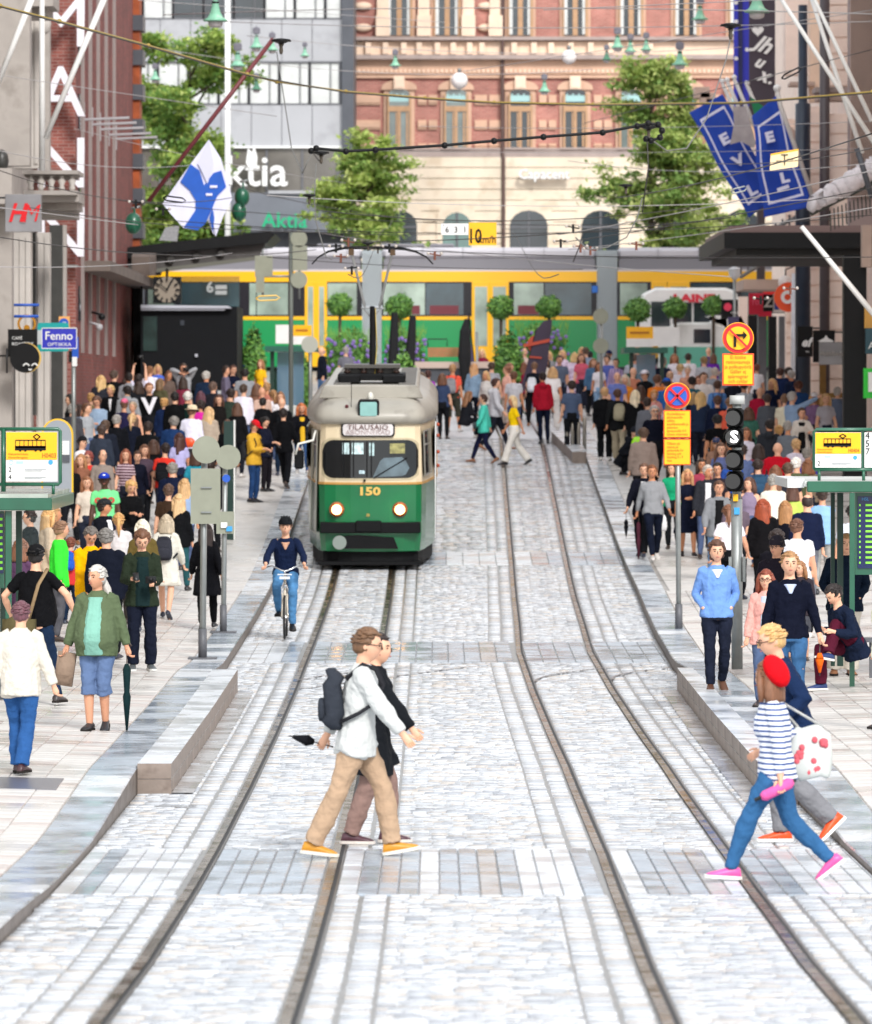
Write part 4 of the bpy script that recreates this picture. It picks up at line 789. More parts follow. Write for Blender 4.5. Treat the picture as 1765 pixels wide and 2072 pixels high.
car('camper_van', 1425, 1475, 640, 700, 183, WHITE, 'white and yellow van half hidden behind the round no-right-turn sign', [(1432, 1450, 660, 680)], (664, 700, 'e0c020'))
# ------------------------------------------------------------------ plaza planting, parasols, banners, benches
def sxr(o): return o
TOP = mat('topiary_leaf', '4f7d35', rough=.6, nz=(3, .3)); TOP2 = mat('topiary_leaf_light', '6d9a42', rough=.6, nz=(3, .3))
def leafball(mb, c, r, n, sz, r_):
 for k in range(n):
  d = Vector((r_.gauss(0, 1), r_.gauss(0, 1), r_.gauss(0, 1))).normalized(); f = r_.uniform(.7, 1.08) + .09 * math.sin(d.x * 5 + r[0] * 40) * math.cos(d.z * 6 + r[0] * 25) + (.12 if r_.random() < .05 else 0); p = Vector(c) + Vector((d.x * r[0], d.y * r[1], d.z * r[2])) * f
  u = Vector((r_.gauss(0, 1), r_.gauss(0, 1), r_.gauss(0, 1))).normalized() * sz * r_.uniform(.6, 1.3); v = u.cross(d).normalized() * sz * .6
  mb.cm = 0 if r_.random() < .6 else 1; mb.add([p - u, p + v, p + u, p - v], [(0, 1, 2, 3)])
for i, (x, y, r, lab) in enumerate(((687, 616, 24, 'ball shaped topiary tree left of the pantograph'), (808, 620, 26, 'ball topiary tree standing over the closed black parasols'), (1013, 621, 25, 'ball topiary tree in front of the tram doors'), (1111, 621, 24, 'ball topiary tree directly above the dark feather banner'),
       (1290, 627, 25, 'ball topiary tree at the left end of the white coach'), (1366, 623, 22, 'ball topiary tree in front of the middle of the white coach'), (1443, 618, 20, 'ball topiary tree at the right end of the white coach'))):
 Y = 178 + i * .3; g = roadz(Y); root = empty('topiary_tree', (sx(x, Y), Y, g), lab, 'tree', 'ball topiary trees along the square'); z = zz(y, Y) - g; rr = r / FPX * Y
 mb = MB(); mb.tube([(0, 0, 0), (.02, 0, z)], .05, 6); mb.build('trunk', mat('bark', '4a3e33'), root)
 mb = MB(); mb.sph((0, 0, z), rr * .74, 10, 8); leafball(mb, (0, 0, z), (rr, rr, rr * .92), 1500, .07, random.Random(i)); mb.build('crown', [TOP, TOP2], root)
for (x0, x1, y0, y1, Y, lab, fl, nm) in ((490, 536, 665, 755, 166, 'rounded green shrub beside the left tram stop', 0, 'shrub'), (655, 760, 672, 790, 174, 'tall grasses and purple flowers planted left of the pantograph', 1, 'flower_bed'), (778, 862, 668, 790, 175, 'leafy bed with purple flowers behind the closed parasols', 1, 'flower_bed'),
        (995, 1062, 678, 765, 163, 'round leafy green shrub beside the dark feather banner', 0, 'shrub'), (1040, 1150, 655, 720, 177, 'tall grasses behind the dark feather banner', 1, 'flower_bed'), (600, 625, 720, 780, 165, 'small climbing plant by the tram stop glass', 0, 'shrub'), (785, 845, 720, 775, 158, 'low green shrub behind the tram roof', 0, 'shrub'), (75, 105, 1080, 1094, 70, 'x', 0, None)):
 if not nm: continue
 cx_, cy_ = (x0 + x1) / 2, (y0 + y1) / 2; g = gz(sx(cx_, Y), Y); root = empty(nm, (sx(cx_, Y), Y, g), lab, 'shrub' if nm == 'shrub' else 'flower bed'); rr = (x1 - x0) / 2 / FPX * Y; zt = zz(y0, Y) - g; r_ = random.Random(int(x0)); zc = zt / 2 if zt > 1.2 else zt / 2
 mb = MB(); mb.sph((0, 0, zt * .5), (rr * .8, min(rr, .8) * .8, zt * .42), 10, 8); leafball(mb, (0, 0, zt * .5), (rr, min(rr, .9), zt * .5), 2600, .07, r_); mb.build('foliage', [TOP, TOP2], root)
 if fl:
  mb = MB()
  for k in range(260):
   a = r_.uniform(-rr, rr); p = Vector((a, r_.uniform(-.5, .3), zt * r_.uniform(.7, .98))); mb.cm = 0; mb.tube([p, p + Vector((r_.uniform(-.12, .12), 0, r_.uniform(.15, .4)))], [.012, .003], 3)
  tag(mb.build('grass_blades', TOP2, root), kind='stuff'); mb = MB()
  for k in range(60): p = Vector((r_.uniform(-rr, rr), -min(rr, .9) - .02, zt * r_.uniform(.35, .9))); mb.sph(p, .06, 6, 4)
  tag(mb.build('blossoms', mat('purple_blossom', '7a62a8', rough=.6), root), kind='stuff')
 mb = MB(); mb.lathe([(rr * .6, 0), (rr * .7, .4)], (0, 0, 0), 12); mb.build('planter', DK, root)
for i, (x, y0, y1, lean) in enumerate(((795, 632, 790, .05), (827, 640, 790, .12))):
 Y = 165; g = gz(sx(x, Y), Y); zt = zz(y0, Y) - g; root = empty('parasol', (sx(x, Y), Y, g), ('closed black parasol, the left one of the pair above the tram roof', 'closed black parasol leaning right, the right one of the pair above the tram roof')[i], 'parasol', 'closed black parasols')
 mb = MB(); mb.tube([(0, 0, 0), (lean, 0, zt)], .03, 6); mb.build('pole', GREYD, root); mb = MB(); mb.tube([(-.05, 0, .9), (0, 0, 1.2), (lean * .7, 0, zt * .8), (lean, 0, zt)], [.2, .17, .13, .1], 9); mb.build('folded_canopy', mat('parasol_black', '0b0d12', rough=.8, bump=(6, .6, .03)), root)
for (pts, Y, lab, m_) in ((((1052, 790), (1078, 700), (1085, 668), (1100, 650), (1118, 646), (1108, 740), (1096, 790)), 160, 'dark purple feather banner with an orange emblem leaning right', '3a2f42'), (((946, 634), (953, 690), (960, 738), (946, 738)), 168, 'narrow dark feather banner seen nearly edge on behind the tram roof', '4c4468')):
 root = empty('feather_banner', P(pts[0][0], pts[0][1], Y), lab, 'banner'); c = Vector(root.location)
 mb = MB(); mb.prism([(sx(x, Y) - c.x, zz(y, Y) - c.z) for x, y in pts], -.02, .02); mb.build('cloth', mat('banner_' + m_, m_, rough=.7, nz=(2, .15)), root)
 if Y == 160:
  mb = MB(); mb.lathe([(.16, -.03), (.26, -.03), (.26, -.05), (.16, -.05)], P(1086, 697, Y) - c, 20, 'Y'); mb.box(P(1086, 694, Y) - c + Vector((0, -.05, 0)), (.75, .02, .09), ry=R(-12)); mb.box(P(1084, 723, Y) - c + Vector((0, -.05, 0)), (.35, .02, .05), ry=R(5)); mb.build('emblem', mat('emblem_orange', 'b8452c', rough=.5), root)
 mb = MB(); mb.tube([P(pts[0][0] + 3, 800, Y) - c, P(pts[0][0] + 3, pts[0][1], Y) - c, P(pts[2][0], pts[2][1], Y) - c], .02, 5); mb.build('pole', BLK, root)
mb = MB(); Y = 166; root = empty('umbrella_stand', P(943, 790, Y), 'closed black parasol standing beside the narrow banner', 'parasol'); c = Vector(root.location); mb.tube([P(943, 790, Y) - c, P(940, 720, Y) - c, P(941, 670, Y) - c, P(944, 645, Y) - c], [.12, .2, .16, .05], 9); mb.build('folded_canopy', mat('parasol_black', '0b0d12'), root)
for (x0, x1, y0, y1, Y, m_, nm, lab, cat) in ((866, 935, 703, 722, 167, mat('wood_orange', 'b56a4a', rough=.6, nz=(3, .12)), 'bench', 'orange wooden bench backrest with dark frame in front of the crossing tram', 'bench'),):
 root = empty(nm, P((x0 + x1) / 2, 760, Y), lab, cat); c = Vector(root.location)
 for k in range(5): mb = MB(); h = (y1 - y0) / 5; mb.bb(sx(x0, Y), sx(x1, Y), Y, Y + .05, zz(y0 + (k + 1) * h - .5, Y), zz(y0 + k * h + .4, Y)); mb.v = [tuple(Vector(p) - c) for p in mb.v]; mb.build('slat', m_, root)
 mb = MB(); mb.bb(sx(840, Y), sx(1000, Y), Y - .6, Y + .1, zz(745, Y), zz(732, Y)); mb.v = [tuple(Vector(p) - c) for p in mb.v]; mb.build('seat', mat('bench_stone', 'c9b4a8', rough=.7), root)
 mb = MB(); mb.bb(sx(845, Y), sx(990, Y), Y - .5, Y, zz(775, Y), zz(745, Y)); mb.v = [tuple(Vector(p) - c) for p in mb.v]; mb.build('base', DK, root)
 mb = MB(); mb.tube([P(x, y, Y + .3) - c for x, y in ((866, 703), (866, 686), (905, 686), (905, 700))], .02, 5); mb.build('frame', BLK, root)
# bollards
for i, x in enumerate((1148, 1159, 1171, 1183, 1380, 1384)):
 if x > 1200: continue
 Y = 141; g = gz(sx(x, Y), Y); mb = MB(); mb.lathe([(.05, 0), (.05, .8), (.03, .83)], (0, 0, 0), 10); o = mb.build('bollard', mat('bollard_steel', '9a948a', rough=.35, metal=.6), None, loc=(sx(x, Y), Y, g + .0), smooth=True)
 tag(o, ('leftmost slim steel bollard behind the far kerb island', 'second slim steel bollard from the left behind the far kerb island', 'third slim steel bollard from the left behind the far kerb island', 'rightmost slim steel bollard behind the far kerb island')[i], 'bollard', 'steel bollards behind the kerb island')
# far kerb island
isl = tag(bpy.data.objects.new('kerb_island', None), kind='structure'); COL.objects.link(isl)
mb = MB(); v = []
for h in (-.05, .28):
 for x, y_ in ((3.3, 137.5), (3.64, 137.5), (3.64, 148), (3.0, 148)): v.append((x, y_, roadz(y_) + h))
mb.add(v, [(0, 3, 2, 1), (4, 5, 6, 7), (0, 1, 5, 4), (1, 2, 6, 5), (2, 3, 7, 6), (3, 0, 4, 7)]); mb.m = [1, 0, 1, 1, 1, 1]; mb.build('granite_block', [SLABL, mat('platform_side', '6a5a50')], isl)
# ------------------------------------------------------------------ signs, poles, shelters
SY = mat('sign_yellow', 'f7b500', rough=.4, nz=(5, .05)); SR = mat('sign_red', 'd8141c', rough=.4); SB = mat('sign_blue', '1f55b8', rough=.4); SBK = mat('sign_black', '0a0a0c', rough=.5, spec=.25); STEEL = mat('galvanised', '8f9392', rough=.4, metal=.5, nz=(4, .15)); SBACK = mat('sign_back_grey', '8d9080', rough=.5, nz=(4, .08))
PRINT = mat('print_grey', '8c9196', rough=.5); PRO = mat('print_orange', 'b06a00', rough=.5); LBLUE = mat('print_blue', '3a9ad8', rough=.5)
class Th:
 """a thing at a root point; its parts are given in world coordinates"""
 def __init__(s, name, loc, label, cat, group=None): s.r = empty(name, loc, label, cat, group); s.c = Vector(loc)
 def part(s, mb, name, m, par=None, **k): mb.v = [tuple(Vector(p) - s.c) for p in mb.v]; return mb.build(name, m, par or s.r, **k)
 def rect(s, name, x0, x1, y0, y1, Y, m, dep=.03, par=None, **k): mb = MB(); mb.bb(sx(x0, Y), sx(x1, Y), Y, Y + dep, zz(y1, Y), zz(y0, Y)); return s.part(mb, name, m, par, **k)
 def poly(s, name, pts, Y, m, dep=.02, par=None, **k): mb = MB(); mb.prism([(sx(x, Y), zz(y, Y)) for x, y in pts], Y, Y + dep); return s.part(mb, name, m, par, **k)
 def disc(s, name, x, y, r, Y, m, dep=.02, par=None, n=32, r0=0):
  mb = MB(); rr = r / FPX * Y; q0 = r0 / FPX * Y; mb.lathe([(q0, 0), (rr, 0), (rr, -dep), (q0, -dep)] + ([(q0, 0)] if r0 else []), P(x, y, Y), n, 'Y', not r0)
  return s.part(mb, name, m, par)
 def tube(s, name, pts, r, m, n=8, par=None, **k): mb = MB(); mb.tube(pts, r, n); return s.part(mb, name, m, par, smooth=True, **k)
 def text(s, body, px, x, y, Y, m, par=None, **k): return text(body, px / FPX * Y, P(x, y, Y) - s.c, m, par or s.r, **k)
def poleY(x, yb):
 """distance of a pole foot seen at (x, yb) on the pavement"""
 lo, hi = 40., 170.
 for _ in range(40):
  m = (lo + hi) / 2; X = sx(x, m)
  if HY + (CZ - gz(X, m)) / m * FPX > yb: lo = m
  else: hi = m
 return lo
def feet(o, x, y, z): pass
# left: two poles carrying sign backs
for x, yb, rr, lab, plates, dsk in ((410, 1333, .045, 'tall grey pole with the backs of a round sign and a large plate', [(386, 446, 948, 1060)], (417, 910, 28)), (452, 1280, .04, 'shorter grey pole with a smaller round sign back and a stickered plate', [(438, 474, 1035, 1080)], (462, 925, 25))):
 Y = poleY(x, yb); g = gz(sx(x, Y), Y); t = Th('sign_pole', (sx(x, Y), Y, g), lab, 'sign post', 'sign posts on the left pavement')
 t.tube('pole', [(sx(x, Y), Y, g), P(x + 4, 905 if x < 430 else 915, Y)], [rr, rr], STEEL); t.tube('pole_sleeve', [(sx(x, Y), Y, g), (sx(x, Y), Y, g + .42)], rr * 1.35, GREYD)
 t.disc('round_plate', dsk[0], dsk[1], dsk[2], Y - .12, SBACK)
 for a in plates: t.rect('plate', *a[:2], a[2], a[3], Y - .12, SBACK); 
 if x > 430:
  t.rect('sticker', 447, 460, 1057, 1068, Y - .16, WHITE, .01); t.rect('sticker', 458, 470, 1065, 1075, Y - .16, LBLUE, .01); t.disc('plate_badge', 458, 968, 8, Y - .1, SB, .01)
 else: t.rect('clamp', 407, 428, 985, 988, Y - .15, STEEL, .03); t.rect('clamp', 407, 428, 1035, 1038, Y - .15, STEEL, .03)
 mb = MB(); mb.bb(sx(x, Y) - .2, sx(x, Y) + .2, Y - .2, Y + .2, g, g + .02); t.part(mb, 'base_plate', GREYD)
Y = 113; t = Th('advert_column', (sx(462, Y), Y, gz(sx(462, Y), Y)), 'narrow dark green upright panel behind the two sign posts', 'panel'); mb = MB(); mb.bb(sx(453, Y), sx(473, Y), Y, Y + .25, gz(sx(462, Y), Y), zz(852, Y)); t.part(mb, 'panel', mat('dark_green_panel', '13322c', rough=.35)); mb = MB(); mb.bb(sx(473, Y), sx(476, Y), Y - .02, Y + .27, gz(sx(462, Y), Y), zz(850, Y)); t.part(mb, 'edge_strip', WHITE)
# grey mast with sign backs (behind the tram, left) 
Y = 150; g = gz(sx(589, Y), Y); t = Th('traffic_mast', (sx(589, Y), Y, g), 'tall dark grey mast with traffic sign backs on both sides', 'mast')
t.tube('mast', [(sx(589, Y), Y, g), P(589, 470, Y)], .06, mat('mast_grey', '5f655f', rough=.5)); t.tube('bracket', [P(532, 559, Y), P(589, 559, Y)], .03, STEEL); t.tube('bracket', [P(532, 600, Y), P(532, 505, Y)], .035, STEEL); t.tube('bracket', [P(606, 605, Y), P(606, 478, Y)], .03, STEEL)
t.rect('plate', 516, 552, 517, 560, Y - .1, SBACK); t.rect('plate', 518, 535, 560, 592, Y - .1, SBACK); t.rect('plate', 592, 622, 497, 547, Y - .1, SBACK); t.disc('round_plate', 605, 483, 17, Y - .1, SBACK); t.disc('round_plate', 605, 566, 17, Y - .1, SBACK)
Y = 152; g = gz(sx(628, Y), Y); t = Th('sign_pole', (sx(628, Y), Y, g), 'slim grey pole with one pale round sign back just left of the old tram', 'sign post'); t.tube('pole', [(sx(628, Y), Y, g), P(628, 684, Y)], .045, STEEL); t.disc('round_plate', 627, 697, 17, Y - .08, mat('sign_back_pale', 'a9aba0', rough=.5))
Y = 158; g = gz(sx(1217, Y), Y); t = Th('sign_pole', (sx(1217, Y), Y, g), 'slim pole with two pale round sign backs right of the grey tram joint', 'sign post'); t.tube('pole', [(sx(1217, Y), Y, g), P(1217, 620, Y)], .045, STEEL); t.disc('round_plate', 1216, 640, 16, Y - .08, SBACK); t.disc('round_plate', 1216, 700, 16, Y - .08, SBACK)
Y = 168; g = gz(sx(967, Y), Y); t = Th('sign_pole', (sx(967, Y), Y, g), 'short plain grey pole behind the tram roof near the narrow banner', 'sign post'); t.tube('pole', [(sx(967, Y), Y, g), P(965, 672, Y)], .04, STEEL)
Y = 175; t = Th('street_lamp', P(1487, 700, Y), 'grey street lamp with a glass lantern head at the right end of the coach', 'street lamp'); t.tube('pole', [P(1487, 760, Y), P(1487, 560, Y)], .05, STEEL); mb = MB(); mb.lathe([(.05, 0), (.16, .1), (.2, .3), (.22, .32), (.05, .4)], P(1487, 566, Y), 10); t.part(mb, 'lantern', mat('lantern', 'b9bcc0', rough=.2))
# far white flagpole in front of the grey office
t = Th('flagpole', P(461, 720, 200), 'tall white flagpole in front of the grey office block', 'flagpole'); t.tube('pole', [P(461, 720, 200), P(461, -60, 200)], .1, WHITE)
# right sign posts
Y = poleY(1374, 1272); g = gz(sx(1374, Y), Y); t = Th('no_stopping_sign', (sx(1374, Y), Y, g), 'no stopping sign with two yellow text plates on a grey pole at the right kerb', 'road sign')
t.tube('pole', [(sx(1374, Y), Y, g), P(1371, 790, Y)], .04, STEEL); t.tube('pole_sleeve', [(sx(1374, Y), Y, g), (sx(1374, Y), Y, g + .38)], .058, GREYD)
t.disc('rim', 1371, 801, 27, Y - .07, SY); t.disc('red_disc', 1371, 801, 25.5, Y - .095, SR); t.disc('blue_disc', 1371, 801, 19.5, Y - .12, SB)
for a in (45, -45): mb = MB(); mb.box(P(1371, 801, Y - .15), (41 / FPX * Y, .012, 5 / FPX * Y), ry=R(a)); t.part(mb, 'red_bar', SR)
for (y0, y1, body) in ((830, 886, 'Huoltoliikenne\njakeluautoilla\nsallittu\nautoliikenteelle ja\npaikoitus\najoneuvoille 0-9\nlukuun ottamatta'), (888, 941, 'Tillåten att\nstanna på\nparkerade för\nlastning och\nlossning 0 - 9\nmax')):
 o = t.rect('red_border', 1343, 1398, y0, y1, Y - .06, mat('sign_orange', 'e0501c'), .02); t.rect('text_plate', 1345, 1396, y0 + 2, y1 - 2, Y - .075, SY, .02, o); t.text(body, 7.2, 1350, (y0 + y1) / 2, Y - .085, PRO, o, align='LEFT', ext=.001, sp=.95, sx=.85)
Y = poleY(1492, 1354); g = gz(sx(1492, Y), Y); x0 = 1490; t = Th('traffic_light', (sx(1492, Y), Y, g), 'tram signal post with four black lamp hoods and a lit white S', 'traffic light')
t.tube('post', [(sx(1492, Y), Y, g), P(1491, 1010, Y)], .075, STEEL, 12); t.tube('upper_post', [P(1491, 1010, Y), P(1492, 800, Y)], .06, STEEL, 10); t.tube('collar', [P(1492, 818, Y), P(1492, 800, Y)], .1, mat('collar_grey', 'b0b2b0', rough=.4), 12)
for (y, s_) in ((846, 0), (885, 1), (931, 0), (974, 0)):
 mb = MB(); mb.box(P(1488, y, Y - .02), (.22, .2, .27)); hd = t.part(mb, 'lamp_housing', SBK, bevel=.03)
 mb = MB(); c = P(1483, y, Y - .13); rr = .125; rs = []
 for dy, k in ((0, 1.0), (-.24, 1.05)): rs.append([c + Vector((math.cos(a) * rr * k, dy * (.35 + .65 * (math.sin(a) * .5 + .5)), math.sin(a) * rr * k)) for a in [2 * math.pi * j / 20 for j in range(20)]])
 rs2 = [[c + (p - c) * 1 for p in r] for r in rs]; mb.rings([rs[0], rs[1]], cap=False); mb.rings([[c + Vector(((p - c).x * .92, (p - c).y, (p - c).z * .92)) for p in r] for r in rs[::-1]], cap=False); t.part(mb, 'hood', SBK, hd)
 mb = MB(); mb.lathe([(0, 0), (.1, 0), (.07, -.02), (0, -.025)], P(1483, y, Y - .14), 18, 'Y'); t.part(mb, 'lens', mat('lens_dark', '0e1012', rough=.1, spec=.8), hd)
 if s_: t.text('S', 33, 1486, 885, Y - .39, mat('signal_white', 'ffffff', emis=1.2), hd, ext=.004, bold=.006, sx=1.1)
mb = MB()
for dx in (-14, 14): mb.box(P(1492 + dx, 1152, Y - .03), (.04, .05, .33))
t.part(mb, 'bracket', STEEL); t.rect('sticker', 1486, 1497, 1027, 1041, Y - .095, LBLUE, .01); t.rect('sticker', 1484, 1494, 1000, 1014, Y - .1, SY, .01)
o = t.disc('rim', 1494, 684, 32, Y - .07, SY); t.disc('red_ring', 1494, 684, 30.5, Y - .095, SR, par=o); t.disc('yellow_disc', 1494, 684, 23.5, Y - .12, SY, par=o)
mb = MB(); mb.bb(sx(1484, Y), sx(1489, Y), Y - .15, Y - .141, zz(702, Y), zz(676, Y)); mb.bb(sx(1489.2, Y), sx(1504, Y), Y - .15, Y - .141, zz(681, Y), zz(676, Y)); mb.prism([(sx(1503, Y), zz(670, Y)), (sx(1511, Y), zz(678.5, Y)), (sx(1503, Y), zz(687, Y))], Y - .155, Y - .145); t.part(mb, 'arrow', SBK, o)
mb = MB(); mb.box(P(1494, 684, Y - .165), (50 / FPX * Y, .012, 4 / FPX * Y), ry=R(45)); t.part(mb, 'red_bar', SR, o)
o = t.rect('red_border', 1462, 1526, 715, 780, Y - .06, mat('sign_orange', 'e0501c'), .02); t.rect('text_plate', 1465, 1523, 718, 777, Y - .075, SY, .02, o); t.text('Ei koske\nraitiovaunuja\nja polkupyöriä\nGäller ej\nspårvagnar\noch cyklar', 10.6, 1494, 747, Y - .085, PRO, o, ext=.001, sp=.92, sx=.9)
# --- tram stop shelters
def stopsign(t, x0, x1, y0, ym, y1, Y, code, lines, extra=None):
 o = t.rect('sign_panel', x0, x1, y0, y1, Y, WHITE, .08); t.rect('yellow_field', x0 + .5, x1 - .5, y0 + .5, ym, Y - .012, SY, .011, o)
 w_ = x1 - x0; cx = (x0 + x1) / 2 - w_ * .02; hh = ym - y0; yb = y0 + hh * .58
 mb = MB(); bx = lambda a, b_, c_, d: mb.bb(sx(a, Y), sx(b_, Y), Y - .022, Y - .013, zz(d, Y), zz(c_, Y))
 bx(cx - w_ * .29, cx + w_ * .29, yb - hh * .06, yb); 
 for k in range(8): bx(cx - w_ * .29 + k * w_ * .58 / 7 - .6, cx - w_ * .29 + k * w_ * .58 / 7 + .4, yb - hh * .28, yb)
 bx(cx - w_ * .29, cx + w_ * .29, yb - hh * .3, yb - hh * .27); bx(cx - w_ * .3, cx + w_ * .3, yb - hh * .08, yb + hh * .08)
 for s_ in (-.2, -.1, .1, .2): bx(cx + w_ * s_ - 2, cx + w_ * s_ + 2, yb + hh * .08, yb + hh * .12)
 dx = cx + w_ * .12; 
 for (a, b_) in (((dx - 7, y0 + hh * .17), (dx, y0 + hh * .08)), ((dx, y0 + hh * .08), (dx + 7, y0 + hh * .17)), ((dx + 7, y0 + hh * .17), (dx, y0 + hh * .27)), ((dx, y0 + hh * .27), (dx - 7, y0 + hh * .17))): mb.tube([P(a[0], a[1], Y - .02), P(b_[0], b_[1], Y - .02)], .006, 4)
 t.part(mb, 'tram_symbol', SBK, o)
 t.text(code, hh * .24, x1 - w_ * .16, ym - hh * .14, Y - .016, PRO, o, ext=.001, sx=.8, bold=.002); t.text('Aleksanterinkatu\nAlexandersgatan', hh * .12, x0 + w_ * .04, ym - hh * .14, Y - .016, PRO, o, ext=.001, align='LEFT', sx=.9)
 t.disc('blue_badge', x1 - w_ * .13, ym + (y1 - ym) * (.12 if len(lines) > 1 else .28), w_ * .045, Y - .01, LBLUE, .008, o); t.rect('logo_print', x0 + w_ * .2, x0 + w_ * .34, ym + 3, ym + 8, Y - .006, mat('print_pale', 'a8d0e8'), .005, o); t.disc('logo_print', x0 + w_ * .1, ym + 6, w_ * .045, Y - .006, mat('print_pale', 'a8d0e8'), .005, o, r0=w_ * .03)
 for i, ln in enumerate(lines):
  yy = ym + (y1 - ym) * ((i + 1.35) / (len(lines) + .9)); t.text(ln, 13, x0 + w_ * .08, yy, Y - .006, SBK, o, ext=.001); t.rect('print_line', x0 + w_ * .36, x0 + w_ * .78, yy - 1, yy + .4, Y - .006, PRINT, .005, o); t.rect('print_line', x0 + w_ * .36, x0 + w_ * .7, yy + 2, yy + 3, Y - .006, PRINT, .005, o)
Y = 69; g = gz(-5.2, Y); t = Th('tram_stop_shelter', (sx(20, Y), Y, g), 'green framed tram stop shelter with a yellow sign at the left photo edge', 'tram stop')
mb = MB(); X1, X0_ = sx(105, Y), sx(105, Y) - 3.2; zt, zb = zz(1008, Y), zz(1033, Y); mb.bb(X0_, X1, Y, Y + 4.2, zb, zt); t.part(mb, 'roof_beam', GRN, bevel=.01); mb = MB(); mb.bb(X0_ + .05, X1 - .05, Y + .05, Y + 4.1, zt + .002, zt + .05); t.part(mb, 'roof_glass', mat('roof_glass', 'a9b2a9', rough=.2, nz=(3, .2)))
for (x, d) in ((17, .1), (38, .5), (6, 1.6)): t.rect('post', x - 6, x + 6, 1034, 1390 if x < 30 else 1300, Y + d, GRN if x == 17 else mat('green_dark', '0d2f25', rough=.4), .09)
t.rect('glass_pane', 40, 100, 1045, 1110, Y + 3.9, mat('shelter_glass', '9fb0b0', rough=.05, alpha=.12), .01)
ds = t.rect('display_board', -60, 8, 1034, 1190, Y + .6, GRN, .1); t.rect('display_screen', -56, 7, 1040, 1160, Y + .58, mat('screen_navy', '0a1e50', rough=.2), .01, ds)
for k in range(9): t.rect('display_line', -50, 5, 1048 + k * 12.5, 1053 + k * 12.5, Y + .57, mat('screen_green', '7ac83c', emis=.25), .005, ds)
t.tube('sign_frame', [P(-30, 868, Y + .6), P(118, 868, Y + .6), P(122, 872, Y + .6), P(122, 976, Y + .6), P(118, 980, Y + .6), P(-30, 980, Y + .6)], .022, GRN, 6); t.tube('sign_bracket', [P(7, 868, Y + .6), P(7, 995, Y + .6)], .03, GRN, 6); t.tube('sign_bracket', [P(108, 980, Y + .6), P(108, 1000, Y + .6)], .02, GRN, 6)
stopsign(t, 12, 116, 874, 930, 974, Y + .58, 'H0403', ['2', '4'])
Y = 70.5; g = gz(5.3, Y); t = Th('tram_stop_shelter', (sx(1700, Y), Y, g), 'green framed tram stop shelter with a timetable screen at the right photo edge', 'tram stop')
mb = MB(); XA = sx(1634, Y); mb.bb(XA, XA + 3.2, Y, Y + .12, zz(996, Y), zz(974, Y)); t.part(mb, 'roof_beam', GRN, bevel=.01); mb = MB(); mb.bb(XA - .02, XA + 3.2, Y + .12, Y + 4.4, zz(985, Y), zz(974, Y)); t.part(mb, 'roof_glass', mat('roof_glass_pale', 'c9cdc9', rough=.3, nz=(3, .15)))
mb = MB(); mb.bb(sx(1598, Y), sx(1632, Y), Y + .4, Y + 3, zz(988, Y), zz(970, Y)); t.part(mb, 'roof_lip', mat('lip_white', 'd5d8d8', rough=.3))
for (x, yb, d, w_) in ((1686, 1348, 1.3, 4), (1701, 1348, .9, 6), (1725, 1396, 0.02, 5), (1686, 1200, 2.6, 4)): t.rect('post', x - w_, x + w_, 997, yb, Y + d, GRN if x == 1725 else mat('green_dark', '0d2f25'), .08)
ds = t.rect('display_board', 1731, 1830, 997, 1163, Y + .3, GRN, .1); t.rect('display_screen', 1736, 1826, 1004, 1150, Y + .28, mat('screen_navy', '0a1e50'), .01, ds); t.text('HSL', 9, 1744, 1010, Y + .27, LBLUE, ds, align='LEFT', ext=.001)
for k in range(12): t.rect('display_line', 1739, 1742, 1020 + k * 10.6, 1024 + k * 10.6, Y + .27, mat('screen_green', '7ac83c'), .005, ds); t.rect('display_line', 1752, 1790, 1020 + k * 10.6, 1024 + k * 10.6, Y + .27, mat('screen_green', '7ac83c'), .005, ds)
t.tube('sign_frame', [P(1648, 950, Y + .6), P(1648, 874, Y + .6), P(1652, 869, Y + .6), P(1820, 869, Y + .6)], .022, GRN, 6); t.tube('sign_frame', [P(1648, 950, Y + .6), P(1820, 950, Y + .6)], .022, GRN, 6)
for x in (1658, 1748): t.tube('sign_bracket', [P(x, 950, Y + .6), P(x, 975, Y + .6)], .02, GRN, 6)
t.rect('frame_post', 1744, 1749, 870, 950, Y + .62, GRN, .03); stopsign(t, 1650, 1743, 875, 918, 946, Y + .58, 'H0404', ['2'])
o = t.rect('line_list', 1750, 1800, 875, 946, Y + .58, WHITE, .05); t.text('4\n5\n7', 19, 1756, 898, Y + .57, SBK, o, ext=.001, sp=.85)
